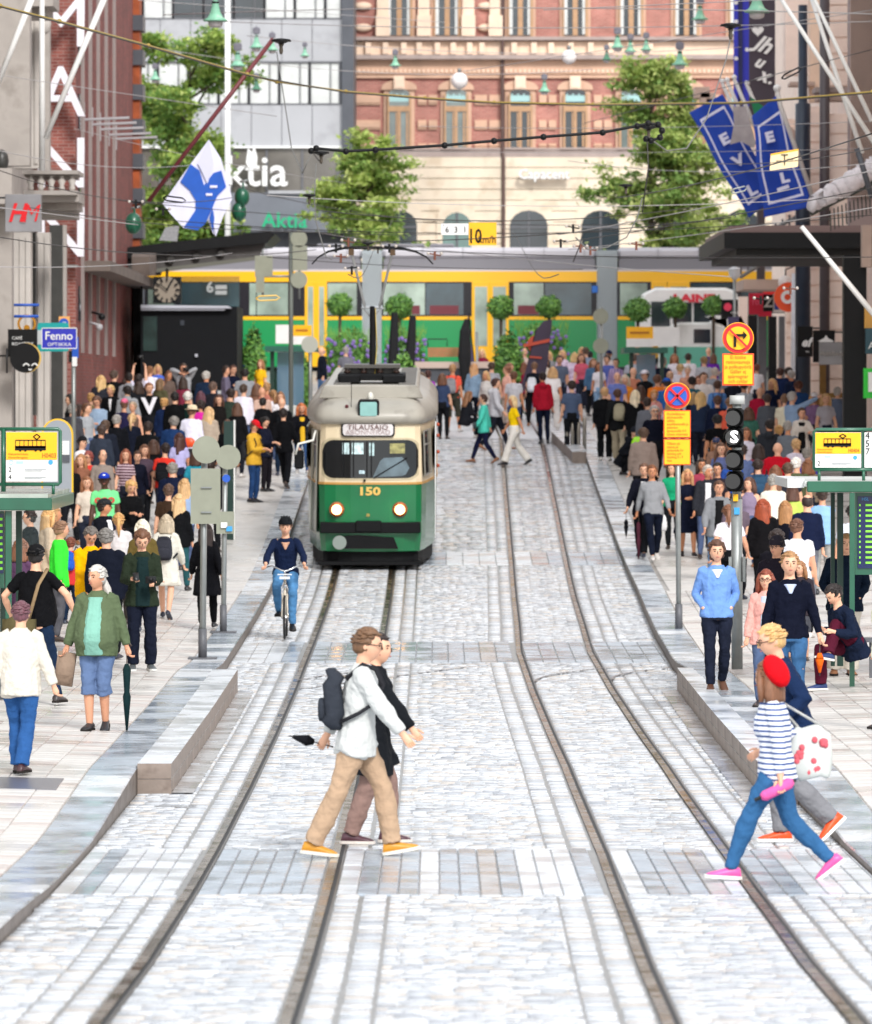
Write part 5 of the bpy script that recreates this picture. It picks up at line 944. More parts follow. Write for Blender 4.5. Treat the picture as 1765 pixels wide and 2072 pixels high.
# far pair of stop shelters
for i, (x0, x1, yt, sg, wpan, Y, lab) in enumerate(((536, 640, 700, (592, 631), (558, 592), 158, 'small green tram stop shelter with an orange sign beside the rounded shrub'), (1263, 1352, 705, (1268, 1322), (1322, 1375), 160, 'small green tram stop shelter with an orange sign left of the white van'))):
 g = gz(sx(x0, Y), Y); t = Th('tram_stop_shelter', (sx((x0 + x1) / 2, Y), Y, g), lab, 'tram stop'); t.rect('roof', x0, x1, yt - (2 if i else 0), yt + 11 - (2 if i else 0), Y, mat('green_teal', '1f5c4c', rough=.4), 3)
 for x in (x0 + 15, x1 - 12): t.rect('post', x - 4, x + 4, yt + 9, 835, Y + .3, mat('green_dark', '0d2f25'), .1)
 t.rect('glass_pane', x0 + 25, x1 - 25, yt + 12, 820, Y + .5, mat('far_pane', '5a7a90' if not i else '1d4050', rough=.15, alpha=.75), .02)
 mb = MB(); mb.bb(sx(x0 + 8, Y), sx(x0 + 30, Y), Y + 1, Y + 1.1, g, zz(yt + 50, Y)); t.part(mb, 'side_panel', GRN)
 o = t.rect('orange_sign', sg[0], sg[1], yt - 42 if not i else yt - 44, yt - 20, Y - .02, SY, .05); t.rect('tram_symbol', sg[0] + 7, sg[1] - 8, yt - 34, yt - 30, Y - .04, PRO, .01, o); t.rect('white_field', sg[0], sg[1], yt - 20, yt - 3, Y - .02, WHITE, .05); t.rect('white_sign', wpan[0], wpan[1], yt - 43, yt - 5, Y - .02, WHITE, .05)
# --- left hanging signs
Y = 118; BR = mat('bracket_iron', '2a2a2c', rough=.4, metal=.5)
t = Th('shop_sign', P(47, 431, Y), 'square brushed steel sign with red handwritten letters above the left pavement', 'sign'); t.rect('board', 10, 84, 393, 469, Y, mat('brushed_steel', '9a999c', rough=.28, metal=.7, nz=(1.2, .2)), .12, bevel=.01)
RDL = mat('sign_letter_red', 'd4101c', rough=.3); t.text('H', 52, 32, 432, Y - .02, RDL, shear=.35, bold=.012, ext=.012, sx=.85); t.text('M', 50, 60, 433, Y - .02, RDL, shear=.3, bold=0, ext=.012, sx=.85); t.text('&', 17, 46, 443, Y - .05, RDL, shear=.3, bold=.01, ext=.012)
t.tube('bracket', [P(-20, 400, Y + .06), P(14, 400, Y + .06)], .02, BR)
Y = 122; t = Th('shop_sign', P(118, 683, Y), 'blue rectangular optician sign with white letters over a teal panel', 'sign'); t.rect('board', 85, 155, 664, 705, Y, mat('optic_blue', '2a2fae', rough=.35), .08); t.text('Fenno', 24, 119, 680, Y - .01, WHITE, bold=.003, ext=.006, sx=.95); t.text('OPTIIKKA', 10, 120, 697, Y - .01, WHITE, ext=.004, sx=1.1)
mb = MB(); 
for a in ((85, 155, 663, 664.6), (85, 155, 704, 705.6)): mb.bb(sx(a[0], Y), sx(a[1], Y), Y - .015, Y - .003, zz(a[3], Y), zz(a[2], Y))
for a in ((84, 85.5), (154.5, 156)): mb.bb(sx(a[0], Y), sx(a[1], Y), Y - .018, Y - .004, zz(705, Y), zz(664, Y))
t.part(mb, 'white_border', WHITE)
Y = 123; t = Th('shop_sign', P(110, 680, Y), 'rounded teal panel sign partly hidden behind the blue optician sign', 'sign'); t.poly('board', rrect(76, 139, 653, 711, 5), Y, mat('teal', '0f9a98', rough=.35), .1); t.rect('pale_panel', 76, 90, 668, 697, Y - .01, mat('pale_grey', 'b9bdbd'), .009)
Y = 126; t = Th('post_sign', P(130, 655, Y), 'small orange and blue square sign above the teal panel', 'sign'); t.rect('board', 119, 141, 640, 672, Y, mat('post_orange', 'e8a860', rough=.4), .08); t.disc('blue_disc', 129, 654, 10, Y - .02, SB); t.text('M', 9, 129, 654, Y - .05, WHITE, ext=.002, shear=.3)
Y = 121.5; t = Th('cafe_sign', P(44, 690, Y), 'black square café roastery sign with thin white lettering', 'sign'); t.rect('board', 16, 75, 666, 718, Y, SBK, .1); t.text('CAFÉ\nROASTERY', 9, 24, 690, Y - .01, WHITE, align='LEFT', ext=.003, sp=1.3); t.tube('bracket', [P(-10, 720, Y + .05), P(40, 720, Y + .05)], .02, BR)
Y = 121; t = Th('round_sign', P(52, 724, Y), 'round black sign with a white smiling face and thin gold rim', 'sign'); t.disc('gold_rim', 53, 724, 30.5, Y + .03, GOLD); t.disc('board', 50, 724, 30, Y, SBK, .06)
for x in (53, 70):
 mb = MB(); mb.tube([P(x - 6 + k * 1.5, 740 - 4.2 * math.sin(math.pi * k / 8), Y - .08) for k in range(9)], .016, 5); t.part(mb, 'smile_eye', WHITE)
mb = MB(); mb.tube([P(58 + k * 1, 746 + 3 * math.sin(math.pi * k / 6), Y - .08) for k in range(7)], .016, 5); t.part(mb, 'smile_mouth', WHITE); t.tube('bracket', [P(14, 755, Y + .1), P(14, 705, Y + .1)], .02, BR)
Y = 123; t = Th('golden_ring_sign', P(52, 655, Y), 'golden ring shaped trade sign above the black café sign', 'sign'); t.disc('ring', 54, 655, 19, Y, mat('gold', 'd89a3a', rough=.25, metal=.9), .1, r0=14.5); t.disc('inner_bead', 54, 663, 6, Y, mat('gold', 'd89a3a'), .1); t.tube('blue_bar', [P(15, 640, Y), P(78, 640, Y)], .03, SB)
t = Th('sign_rail', P(47, 617, 124), 'thin blue metal rail on the stone front above the golden ring', 'rail'); t.tube('bar', [P(15, 617, 124), P(79, 617, 124)], .03, SB)
Y = 126; g = gz(sx(148, Y), Y); t = Th('parking_sign', (sx(149, Y), Y, g), 'pale pole with two small blue parking plates by the brick corner', 'road sign'); t.tube('pole', [(sx(149, Y), Y, g), P(149, 690, Y)], .05, STEEL); t.rect('blue_plate', 146, 159, 682, 724, Y - .06, SB); t.rect('white_plate', 146, 156, 722, 741, Y - .07, WHITE, .02); t.rect('dark_plate', 139, 147, 710, 733, Y - .05, BLK, .02)
Y = 100; X_ = sx(115, Y); g = gz(X_, Y); t = Th('advert_stand', (X_, Y, g), 'arched grey and yellow advertising stand behind the left tram stop sign', 'advert stand'); pts = [(84, 1010), (148, 1010)] + [(116 + 32 * math.cos(math.pi * k / 14), 880 - 33 * math.sin(math.pi * k / 14)) for k in range(15)]
t.poly('yellow_frame', pts, Y, mat('stand_yellow', 'e8b820', rough=.35), .1); t.poly('panel', [(116 + (x - 116) * .9, 846 + (y - 846) * .97 + 3) for x, y in pts], Y - .02, mat('stand_grey', '8f959c', rough=.4), .019); t.rect('poster', 126, 140, 892, 925, Y - .04, WHITE, .015); t.rect('dark_panel', 125, 141, 920, 935, Y - .05, DK, .02)
# --- right side hanging signs (face the street)
def rs(x0, x1, y0, y1, Y, m, lab, nm='shop_sign', **k):
 t = Th(nm, P((x0 + x1) / 2, (y0 + y1) / 2, Y), lab, 'sign'); t.rect('board', x0, x1, y0, y1, Y, m, .12, bevel=.008); t.tube('bracket', [P(x1 - 2, y0 + 4, Y + .06), Vector((11.0, Y + .06, zz(y0 + 4, Y)))], .02, BR); return t
t = rs(1516, 1552, 593, 636, 165, mat('sign_crimson', 'c41538', rough=.4), 'crimson square shop sign hanging left of the small dark sign'); t.text('TOP', 12, 1532, 613, 164.9, mat('pinkprint', 'e06a86'), ext=.004)
rs(1545, 1582, 579, 603, 167, mat('sign_scarlet', 'dc0f12', rough=.4), 'plain bright red sign behind the orange round sign'); rs(1535, 1562, 628, 640, 166, mat('sign_crimson', 'c41538'), 'narrow crimson strip sign under the crimson square')
t = rs(1545, 1567, 596, 630, 163, SBK, 'black sign with a white letter Z'); t.text('Z', 26, 1555, 613, 162.9, WHITE, ext=.005, bold=.01)
t = rs(1565, 1588, 594, 629, 162.5, mat('sign_cream', 'd8d0c8'), 'cream and dark blue striped sign behind the orange round sign'); t.rect('blue_stripe', 1568, 1576, 597, 626, 162.4, SB, .01)
Y = 153; t = Th('round_sign', P(1597, 601, Y), 'round orange sign with a white ring letter beside the white drainpipe', 'sign'); t.disc('board', 1597, 601, 30, Y, mat('sign_round_orange', 'f0541c', rough=.35), .12, n=36); t.disc('white_ring', 1594, 601, 13.5, Y - .13, WHITE, .02, r0=6.5); t.rect('white_stem', 1603, 1611, 583, 622, Y - .16, WHITE, .02); t.tube('bracket', [P(1600, 585, Y + .06), Vector((11, Y + .06, zz(585, Y)))], .02, BR)
Y = 150; t = Th('drainpipe', P(1608, 640, Y), 'white drainpipe with a kink low down in front of the dark column', 'drainpipe'); t.tube('pipe', [P(1609, 553, Y), P(1607, 738, Y), P(1609, 748, Y), P(1622, 762, Y), P(1625, 775, Y), P(1626, 795, Y)], .085, mat('pipe_white', 'd4d6dc', rough=.3), 10)
Y = 154; t = Th('globe_lamp', P(1594, 571, Y), 'white glass globe lamp under the right canopy above the round orange sign', 'lamp'); mb = MB(); mb.sph(P(1590, 572, Y), .2, 14, 10); t.part(mb, 'globe', mat('globe_white', 'e8e2dc', rough=.3), smooth=True); t.tube('arm', [P(1590, 560, Y), P(1590, 545, Y), P(1605, 540, Y)], .02, BR)
t = rs(1614, 1645, 660, 722, 147, SBK, 'black sign with white script letters on the dark column'); t.text('ef', 26, 1631, 693, 146.9, WHITE, ext=.004, bold=.01, shear=.3); t.text('nu', 7, 1634, 711, 146.9, WHITE, ext=.003)
t = rs(1646, 1690, 668, 733, 144.5, SBK, 'wide black sign with a white bow behind the grey steel sign'); t.poly('white_bow', [(1656, 690), (1668, 684), (1672, 678), (1676, 684), (1688, 690), (1680, 694), (1664, 694)], 144.4, WHITE)
t = rs(1658, 1724, 692, 738, 140, mat('brushed_steel', '9a999c'), 'brushed steel sign with white lettering next to the black pillar'); t.text('Makkibackens', 11, 1690, 716, 139.9, WHITE, ext=.006, bold=.01)
t = rs(1460, 1505, 606, 645, 175, SBK, 'black sign with a pink blot and white lettering behind the far parasol'); t.disc('pink_blot', 1473, 621, 8, 174.9, mat('pink_blot', 'e03a5a')); t.text('moshi', 9, 1490, 632, 174.9, WHITE, ext=.004)
t = Th('market_parasol', P(1490, 760, 172), 'dark violet parasol behind the no right turn sign', 'parasol'); t.poly('canopy', [(1474, 642), (1500, 640), (1512, 665), (1516, 700), (1500, 720), (1480, 690)], 172, mat('violet_cloth', '4c4668', rough=.7, nz=(3, .15)), .5); t.tube('pole', [P(1502, 720, 172.2), P(1502, 800, 172.2)], .03, BR)
t = rs(1748, 1800, 745, 806, 122, mat('green_bright', '0cc02a', rough=.3), 'bright green sign with a white letter at the right edge'); t.text('F', 50, 1768, 775, 121.9, WHITE, ext=.006, bold=.03)
t = rs(1750, 1800, 620, 664, 123.5, mat('ochre_sign', 'cf9840', rough=.4), 'ochre panel above the dark teal panel at the right edge'); t = rs(1752, 1800, 664, 716, 123.2, mat('teal_dark', '174450', rough=.4), 'dark teal panel with a white letter at the right edge'); t.text('A', 20, 1764, 700, 123.1, WHITE, ext=.004)
t = Th('wooden_frame', P(1675, 900, 138), 'tall ochre wooden frame standing against the stone pillar behind the right crowd', 'frame'); t.rect('upright', 1659, 1672, 738, 960, 138, mat('ochre_wood', '9a7438', rough=.6, nz=(4, .2)), .15); t.rect('crossbar', 1659, 1720, 795, 805, 137.8, mat('ochre_wood', '9a7438'), .15); t.rect('pane', 1673, 1715, 806, 950, 138.1, mat('framed_grey', '8a8684', rough=.3), .05)
t = Th('utility_cabinet', P(1625, 860, 149), 'pale grey utility cabinet at the foot of the white drainpipe', 'cabinet'); t.rect('body', 1604, 1650, 797, 900, 148.5, mat('cabinet_grey', 'b9b6b0', rough=.5, nz=(2, .08)), .4, bevel=.03)
# banners on the upper right
t = Th('vertical_banner', P(1499, 90, 172), 'tall bright blue vertical banner with white dots', 'banner'); t.rect('blue_cloth', 1485, 1494, -60, 250, 172, mat('banner_blue', '2f35b8', rough=.6), .05); t.rect('blue_cloth', 1503, 1516, -60, 250, 172.2, mat('banner_blue', '2f35b8'), .05); t.rect('dark_stripe', 1494, 1503, -60, 250, 172.1, mat('banner_navy', '24275a', rough=.6), .05)
for y in (5, 43, 100, 118): t.disc('white_drop', 1490 if y != 100 else 1512, y, 4, 171.9, WHITE, .02)
t = Th('vertical_banner', P(1540, 90, 165), 'tall aubergine vertical banner with a white heart and script lettering', 'banner'); t.rect('cloth', 1516, 1569, -40, 240, 165, mat('banner_plum', '3f3640', rough=.7, nz=(2, .1)), .06)
h = [(16 * math.sin(a) ** 3, -(13 * math.cos(a) - 5 * math.cos(2 * a) - 2 * math.cos(3 * a) - math.cos(4 * a))) for a in [2 * math.pi * k / 24 for k in range(24)]]
t.poly('heart', [(1534 + x * .75, 62 + y * .7) for x, y in h], 164.96, WHITE, .03)
for ch, x, y, s_ in (('J', 1534, 85, 40), ('h', 1548, 92, 46), ('u', 1536, 125, 34), ('x', 1545, 152, 40), ('.', 1560, 160, 30)): t.text(ch, s_, x, y, 164.95, WHITE, ext=.008, shear=.4, bold=.02, rz=0, ry=20)
# --- flags
def clothmesh(name, quadpts, Y, nu, nv, m, par, t, wave=.12, uvmats=None, yv=0):
 """cloth between four corners (x,y photo) top-left, top-right, bottom-right, bottom-left with folds"""
 a, b_, c_, d = [P(x, y, Y) for x, y in quadpts]; mb = MB(); vs = []
 for j in range(nv + 1):
  for i in range(nu + 1):
   u, v = i / nu, j / nv; p = a * (1 - u) * (1 - v) + b_ * u * (1 - v) + c_ * u * v + d * (1 - u) * v
   p = p + Vector((.03 * math.sin(v * 9), wave * math.sin(u * 7 + v * 3 + yv) + wave * .5 * math.sin(v * 8 + yv), 0)); vs.append(p - t.c)
 fs = [(j * (nu + 1) + i, j * (nu + 1) + i + 1, (j + 1) * (nu + 1) + i + 1, (j + 1) * (nu + 1) + i) for j in range(nv) for i in range(nu)]
 mb.add(vs, fs); mi = [(uvmats((i + .5) / nu, (j + .5) / nv) if uvmats else 0) for j in range(nv) for i in range(nu)]; mb.m = mi
 o = mb.build(name, m, par, smooth=True); s_ = o.modifiers.new('s', 'SOLIDIFY'); s_.thickness = .008; return o
FB = mat('flag_blue', '0f3fa8', rough=.7, nz=(3, .1)); FW = mat('flag_white', 'dcdcf0', rough=.75, nz=(3, .05)); FT = mat('flag_blue2', '1a56b8', rough=.7, nz=(3, .1))
for n_, (qp, Y, lab, lt, ph) in enumerate(((((1395, 228), (1462, 190), (1575, 395), (1515, 440)), 148, 'blue bank flag with white letters and frame hanging on the left of the pair', [('E', 1467, 282, 30), ('V', 1495, 325, 30), ('L', 1522, 385, 30)], 0), (((1522, 235), (1575, 190), (1642, 418), (1545, 440)), 145, 'blue bank flag with white letters and frame hanging on the right of the pair', [('E', 1558, 278, 28), ('V', 1578, 322, 28), ('L', 1588, 360, 28), ('I', 1584, 381, 32)], 2))):
 t = Th('hanging_flag', P(qp[1][0], qp[1][1], Y), lab, 'flag', 'blue bank flags'); dd = ((.16, .10, .84, .9) if n_ == 0 else (.13, .13, .87, .88))
 fr = lambda u, v: 1 if ((abs(u - dd[0]) < .022 or abs(u - dd[2]) < .022) and dd[1] - .01 < v < dd[3] + .01) or ((abs(v - dd[1]) < .011 or abs(v - dd[3]) < .011) and dd[0] - .02 < u < dd[2] + .02) else 0
 cl = clothmesh('cloth', qp, Y, 46, 90, [FB, FW], t.r, t, .05, fr, ph)
 for ch, x, y, s_ in lt: t.text(ch, s_, x, y, Y - .22, FW, cl, name='flag_letter', ext=.004, bold=.02, ry=(-28 if n_ == 0 else -14) if ch != 'I' else 70, sx=1.2)
t = Th('flagpole', P(1640, 400, 144.5), 'white slanting flagpole carrying the right blue flag', 'flagpole'); t.tube('pole', [P(1573, 180, 144.5), P(1580, 215, 144.5), P(1645, 398, 144.5)], .06, mat('pole_white', 'd0ccc8', rough=.4)); mb = MB(); mb.sph(P(1573, 178, 144.5), .1, 8, 6); t.part(mb, 'knob', WHITE)
for k, (x, y) in enumerate(((1462, 168), (1472, 165), (1486, 160), (1512, 172))):
 t = Th('flagpole', P(x + 60, y + 130, 150), ('white ball topped flagpole, leftmost of the bundle above the blue flags', 'white ball topped flagpole, second of the bundle above the blue flags', 'white ball topped flagpole, tallest of the bundle above the blue flags', 'white ball topped flagpole wrapped in green cloth right of the bundle')[k], 'flagpole', 'bundle of ball topped flagpoles'); t.tube('pole', [P(x, y, 150), P(x + 55, y + 125, 150)], .05, mat('pole_white', 'd0ccc8')); mb = MB(); mb.sph(P(x, y - 4, 150), .07, 8, 6); t.part(mb, 'knob', WHITE)
 if k == 3: t.poly('green_cloth', [(1519, 195), (1545, 215), (1538, 232), (1526, 230)], 149.8, mat('green_cloth', '0f7a4a', rough=.7), .03)
t = Th('hanging_flag', P(1495, 190, 149), 'grey folded cloth hanging between the two blue flags', 'flag'); t.poly('cloth', [(1484, 215), (1510, 215), (1530, 290), (1526, 300), (1500, 286), (1478, 292), (1486, 250)], 147.2, mat('cloth_grey', 'a49c9c', rough=.8, nz=(4, .15)), .05)
# Finnish flag on its red pole
Y = 128; t = Th('national_flag', P(405, 390, Y), 'white flag with a blue cross hanging limp from a dark red slanted pole', 'flag')
t.tube('pole', [P(300, 408, Y + .3), P(553, 78, Y + .3)], .05, mat('pole_red', '6a2a30', rough=.5)); 
def flagmat(x, y): return 0
pts = [(423, 282), (447, 320), (462, 370), (470, 402), (452, 436), (437, 478), (430, 470), (420, 445), (400, 466), (372, 462), (345, 432), (329, 412), (372, 350)]
cl = t.poly('cloth', pts, Y, FW, .05)
mb = MB(); mb.prism([(sx(x, Y), zz(y, Y)) for x, y in [(386, 332), (404, 345), (413, 375), (432, 350), (448, 345), (458, 378), (440, 396), (426, 430), (416, 452), (400, 466), (372, 460), (386, 440), (396, 425), (396, 405), (384, 385), (365, 368)]], Y - .035, Y - .002); t.part(mb, 'blue_cross', FT, cl)
for (a, b_) in (((425, 375), (440, 378)), ((417, 391), (430, 394))): mb = MB(); mb.bb(sx(a[0], Y), sx(b_[0], Y), Y - .06, Y - .036, zz(b_[1] + 2, Y), zz(a[1], Y)); t.part(mb, 'letter_patch', FW, cl)
t.poly('fold', [(423, 282), (432, 330), (420, 372), (408, 345), (400, 330)], Y - .06, mat('flag_fold', 'cfd0e6', rough=.75), .02, cl)
t.poly('hanging_fold', [(437, 478), (430, 440), (440, 415), (450, 400), (444, 440)], Y - .08, FW, .03, cl); t.poly('blue_fold', [(424, 440), (430, 420), (434, 440), (431, 470)], Y - .09, FT, .02, cl)
# slanted white poles
for k, (a, b_, Y, r_, lab) in enumerate((((-5, 170), (75, -30), 118, .07, 'white slanted flagpole crossing the top left corner'), ((92, 280), (222, -30), 124, .07, 'long white slanted flagpole in front of the brick wall'), ((85, -20), (85, 345), 126, .07, 'white vertical pole beside the fluted stone column'), ((1570, -20), (1770, 290), 112, .05, 'thin pale slanted pole, the left one of the crossing pair at the top right'), ((1635, -30), (1765, 245), 112, .045, 'thin pale slanted pole, the right one of the crossing pair at the top right'), ((1622, 458), (1780, 650), 108, .055, 'white slanted pole in front of the black canopy'), ((1640, -10), (1745, 310), 116, .05, 'pale slanted pole with a dark grip hanging at the top right'))):
 t = Th('flagpole', P(b_[0], b_[1], Y), lab, 'flagpole', 'slanted white flagpoles'); t.tube('pole', [P(*a, Y), P(*b_, Y)], [r_ * .8, r_], WHITE, 10)
 if k == 6: t.tube('grip', [P(1735, 300, Y), P(1765, 400, Y)], .06, DK)
# green round signals beside the girder
for x, y, Y, lab in ((270, 452, 135, 'dark green round lamp housing under the wires beside the red pole'), (490, 398, 150, 'dark green round signal housing right of the white and blue flag, upper'), (484, 428, 150, 'dark green round signal housing right of the white and blue flag, lower')):
 t = Th('lamp_housing', P(x, y, Y), lab, 'lamp'); mb = MB(); mb.sph(P(x, y, Y), (.2, .2, .26), 14, 10); t.part(mb, 'housing', GRN, smooth=True); t.tube('bracket', [P(x + 2, y - 28, Y), P(x + 2, y + 20, Y - .22)], .03, GRN); t.tube('arm', [P(x - 5, y - 30, Y), P(x + 14, y - 34, Y)], .03, STEEL)
t = Th('wall_box', P(355, 470, 150), 'pale grey mesh box hanging under the wires above the canopy girder', 'box'); t.poly('box', [(335, 460), (362, 456), (358, 488), (322, 486)], 158, mat('mesh_grey', '8f9194', rough=.5, nz=(20, .3)), .3)
# ------------------------------------------------------------------ overhead wires and span lamps
WIRE = mat('wire_dark', '33302f', rough=.5); WIREL = mat('wire_light', 'a9a5a5', rough=.4); WY = mat('wire_yellow', '9a8338', rough=.5)
def wire(pts, r, m, lab, Y=None, sag=0, group='overhead wires', name='overhead_wire', n=16, beads=None):
 """pts: (x, y, Y)"""
 g = [P(*p) for p in pts]; out = []
 if len(g) == 2:
  for k in range(n + 1): t_ = k / n; p = g[0].lerp(g[1], t_); p.z -= sag * 4 * t_ * (1 - t_); out.append(p)
 else: out = g
 c = out[0]; mb = MB(); mb.tube([p - c for p in out], r, 5)
 if beads:
  for k in range(0, len(out), beads): mb.sph(out[k] - c, r * 2.2, 6, 4)
 o = mb.build(name, m, None, loc=c, smooth=True); tag(o, lab, 'wire', group); return o
wire([(0, 12, 88), (120, 43, 91), (300, 92, 96), (500, 150, 104), (560, 165, 106), (700, 185, 110), (860, 198, 114), (1000, 207, 116), (1200, 211, 118), (1500, 208, 112), (1765, 186, 104)], .02, WY, 'sagging twisted yellow and black cable across the whole street', beads=1)
wire([(0, 13, 87.9), (120, 45, 90.9), (300, 94, 95.9), (500, 152, 103.9), (700, 187, 109.9), (860, 200, 113.9), (1000, 209, 115.9), (1200, 213, 117.9), (1500, 210, 111.9), (1765, 188, 103.9)], .013, WIRE, 'black strand twisted along the yellow cable')
th = wire([(630, 305, 86), (640, 300, 86), (700, 306, 86), (760, 303, 86), (900, 294, 86), (1000, 285, 86), (1100, 277, 86), (1220, 268, 86), (1290, 255, 86), (1312, 250, 86), (1332, 252, 86), (1340, 264, 86), (1336, 278, 86), (1318, 284, 86), (1308, 281, 86)], .024, SBK, 'thick black feeder cable looped over two insulators', beads=1)
HZ = [((0, 152, 120), (560, 235, 140), .009, 0, WIREL, 'thin wire sloping across the brick wall'), ((0, 345, 105), (470, 400, 120), .009, .3, WIRE, 'dark wire passing under the stone balcony'), ((0, 305, 110), (420, 330, 130), .008, .2, WIREL, 'light wire level with the balcony'),
 ((330, 30, 150), (1765, 28, 110), .012, -.15, WIREL, 'upper light span wire across the top'), ((280, 0, 130), (900, 45, 170), .009, 0, WIREL, 'thin wire falling from the top left'), ((440, 43, 140), (1765, 43, 120), .011, .15, WIREL, 'second light span wire across the top'), ((500, 72, 150), (1500, 95, 150), .01, .3, WIREL, 'light wire in front of the brick cornice'),
 ((280, 90, 150), (1200, 140, 150), .009, .4, WIREL, 'light wire carrying the white globe lamp'), ((930, 145, 150), (1765, 20, 120), .009, 0, WIREL, 'light wire rising to the right from the globe lamp'), ((850, 255, 160), (1765, 245, 120), .007, .1, WIREL, 'thin level wire across the windows'), ((1250, 400, 110), (1765, 270, 70), .01, .1, WIRE, 'dark wire rising steeply to the right edge'),
 ((1430, 330, 110), (1765, 300, 92), .008, .1, WIRE, 'dark wire behind the blue flags'), ((1150, 325, 130), (1765, 330, 100), .007, .2, WIREL, 'light wire through the right tree'), ((0, 480, 90), (640, 505, 115), .009, .2, WIRE, 'dark wire above the clock canopy'), ((240, 405, 120), (1500, 445, 150), .009, .3, WIRE, 'dark wire above the yellow speed sign'), ((450, 370, 130), (960, 450, 150), .009, .2, WIRE, 'dark wire passing the slim tree'),
 ((280, 440, 120), (1765, 435, 110), .009, .35, WIRE, 'dark wire across the middle of the street'), ((620, 495, 110), (1765, 520, 100), .009, .1, WIRE, 'dark wire over the yellow tram roof'), ((700, 490, 115), (1480, 440, 100), .01, .1, WIRE, 'dark span wire holding the speed sign'), ((1130, 475, 110), (1765, 345, 90), .009, .05, WIREL, 'light wire rising to the right past the flags'), ((1140, 490, 112), (1765, 380, 92), .009, .05, WIRE, 'dark wire rising to the awning'),
 ((1150, 505, 115), (1765, 420, 95), .008, .05, WIREL, 'light wire just above the right canopy'), ((600, 300, 140), (1765, 300, 120), .006, .1, WIREL, 'faint level wire behind the feeder cable'), ((0, 420, 96), (280, 455, 110), .009, 0, WIREL, 'pale wire under the handwritten shop sign'), ((150, 260, 125), (700, 370, 150), .007, .1, WIREL, 'faint wire crossing the left tree'), ((1180, 250, 150), (1765, 100, 110), .009, 0, WIRE, 'dark taut wire rising behind the blue flags with a turnbuckle'),
 ((500, 460, 125), (1000, 470, 125), .008, .1, WIRE, 'dark wire above the tram roof on the left'), ((540, 520, 118), (1180, 545, 118), .009, .08, WIRE, 'dark wire just over the pantograph'), ((640, 470, 140), (1480, 560, 100), .008, .1, WIREL, 'light wire falling to the right over the tram'), ((470, 512, 120), (0, 540, 92), .008, .1, WIREL, 'pale wire below the clock canopy edge'),
 ((540, 395, 100), (1765, 395, 108), .007, .2, WIREL, 'faint pale wire in front of the trees'), ((640, 425, 100), (1400, 420, 108), .009, .22, WIRE, 'dark bowed wire above the speed sign'), ((60, 420, 100), (640, 470, 112), .008, .1, WIRE, 'dark wire in front of the flag'), ((1100, 20, 110), (1765, -10, 96), .009, 0, WIREL, 'pale wire at the very top right')]
for a, b_, r_, sag, m, lab in HZ: wire([a, b_], r_, m, lab, sag=sag)
# contact wires along the two tracks
for xc, lab in ((-1.36, 'contact wire running above the left track'), (1.9, 'contact wire running above the right track')):
 pts = [(xc, y_, 5.55 + (roadz(y_) + .1) * .96) for y_ in range(88, 184, 6)]; mb = MB(); c = Vector(pts[0]); mb.tube([Vector(p) - c for p in pts], .008, 5); o = mb.build('contact_wire', WIRE, None, loc=c); tag(o, lab, 'wire', 'overhead wires')
# drooping feeder loops and insulators
for k, (pts, lab) in enumerate(((((560, 105, 110), (575, 200, 109), (590, 300, 108), (612, 350, 107), (630, 310, 107)), 'grey feeder loop hanging at the left insulator'), (((1480, 70, 100), (1470, 120, 99), (1430, 240, 97), (1390, 300, 96), (1350, 305, 95), (1312, 278, 94)), 'grey feeder loop hanging between the right insulators'), (((1300, 400, 98), (1290, 440, 98), (1268, 480, 98), (1230, 500, 98), (1190, 505, 98), (1165, 480, 98)), 'grey feeder loop at the right track'), (((640, 330, 100), (636, 400, 100), (640, 450, 100), (660, 520, 100), (672, 525, 100)), 'grey feeder loop over the left track'), (((628, 300, 98), (640, 318, 98), (650, 330, 98)), 'short black loop at the left end of the feeder cable'), (((1310, 285, 98), (1312, 340, 98), (1300, 430, 98)), 'thin dark dropper below the right insulator'), (((1180, 470, 100), (1172, 500, 100), (1160, 530, 100)), 'short dropper near the right contact wire'))):
 wire(pts, .012, WIRE if k > 3 else mat('wire_grey', '6a6a68', rough=.5), lab)
def insulator(x, y, s_, Y, lab, m=SBK):
 t = Th('insulator', P(x, y, Y), lab, 'insulator', 'overhead insulators'); k = s_ / FPX * Y
 mb = MB(); mb.lathe([(.15 * k, -.35 * k), (.75 * k, -.1 * k), (1.0 * k, -.08 * k), (.9 * k, .12 * k), (.3 * k, .22 * k), (.05 * k, .22 * k)], P(x, y, Y), 16); t.part(mb, 'cap', m, smooth=True)
 mb = MB(); mb.lathe([(.12 * k, -1.3 * k), (.2 * k, -1.0 * k), (.16 * k, -.6 * k), (.28 * k, -.35 * k)], P(x, y, Y), 10); t.part(mb, 'stem', mat('insul_stem', '4a4238', rough=.4), smooth=True)
for x, y, s_, lab in ((569, 82, 21, 'black mushroom insulator left of the bell lamps'), (650, 309, 17, 'black insulator at the left end of the thick feeder cable'), (1313, 257, 18, 'black insulator at the right end of the thick feeder cable'), (1479, 51, 22, 'large black insulator at the top right near the vertical banner'), (626, 395, 14, 'black insulator in front of the slim tree'), (1267, 375, 14, 'black insulator in front of the right tree'), (745, 492, 12, 'small black insulator over the crossing tram roof, left'), (765, 500, 10, 'small black insulator above the pantograph')): insulator(x, y, s_, 96, lab)
BZ = mat('bronze_fitting', '7a4a3a', rough=.35, metal=.5)
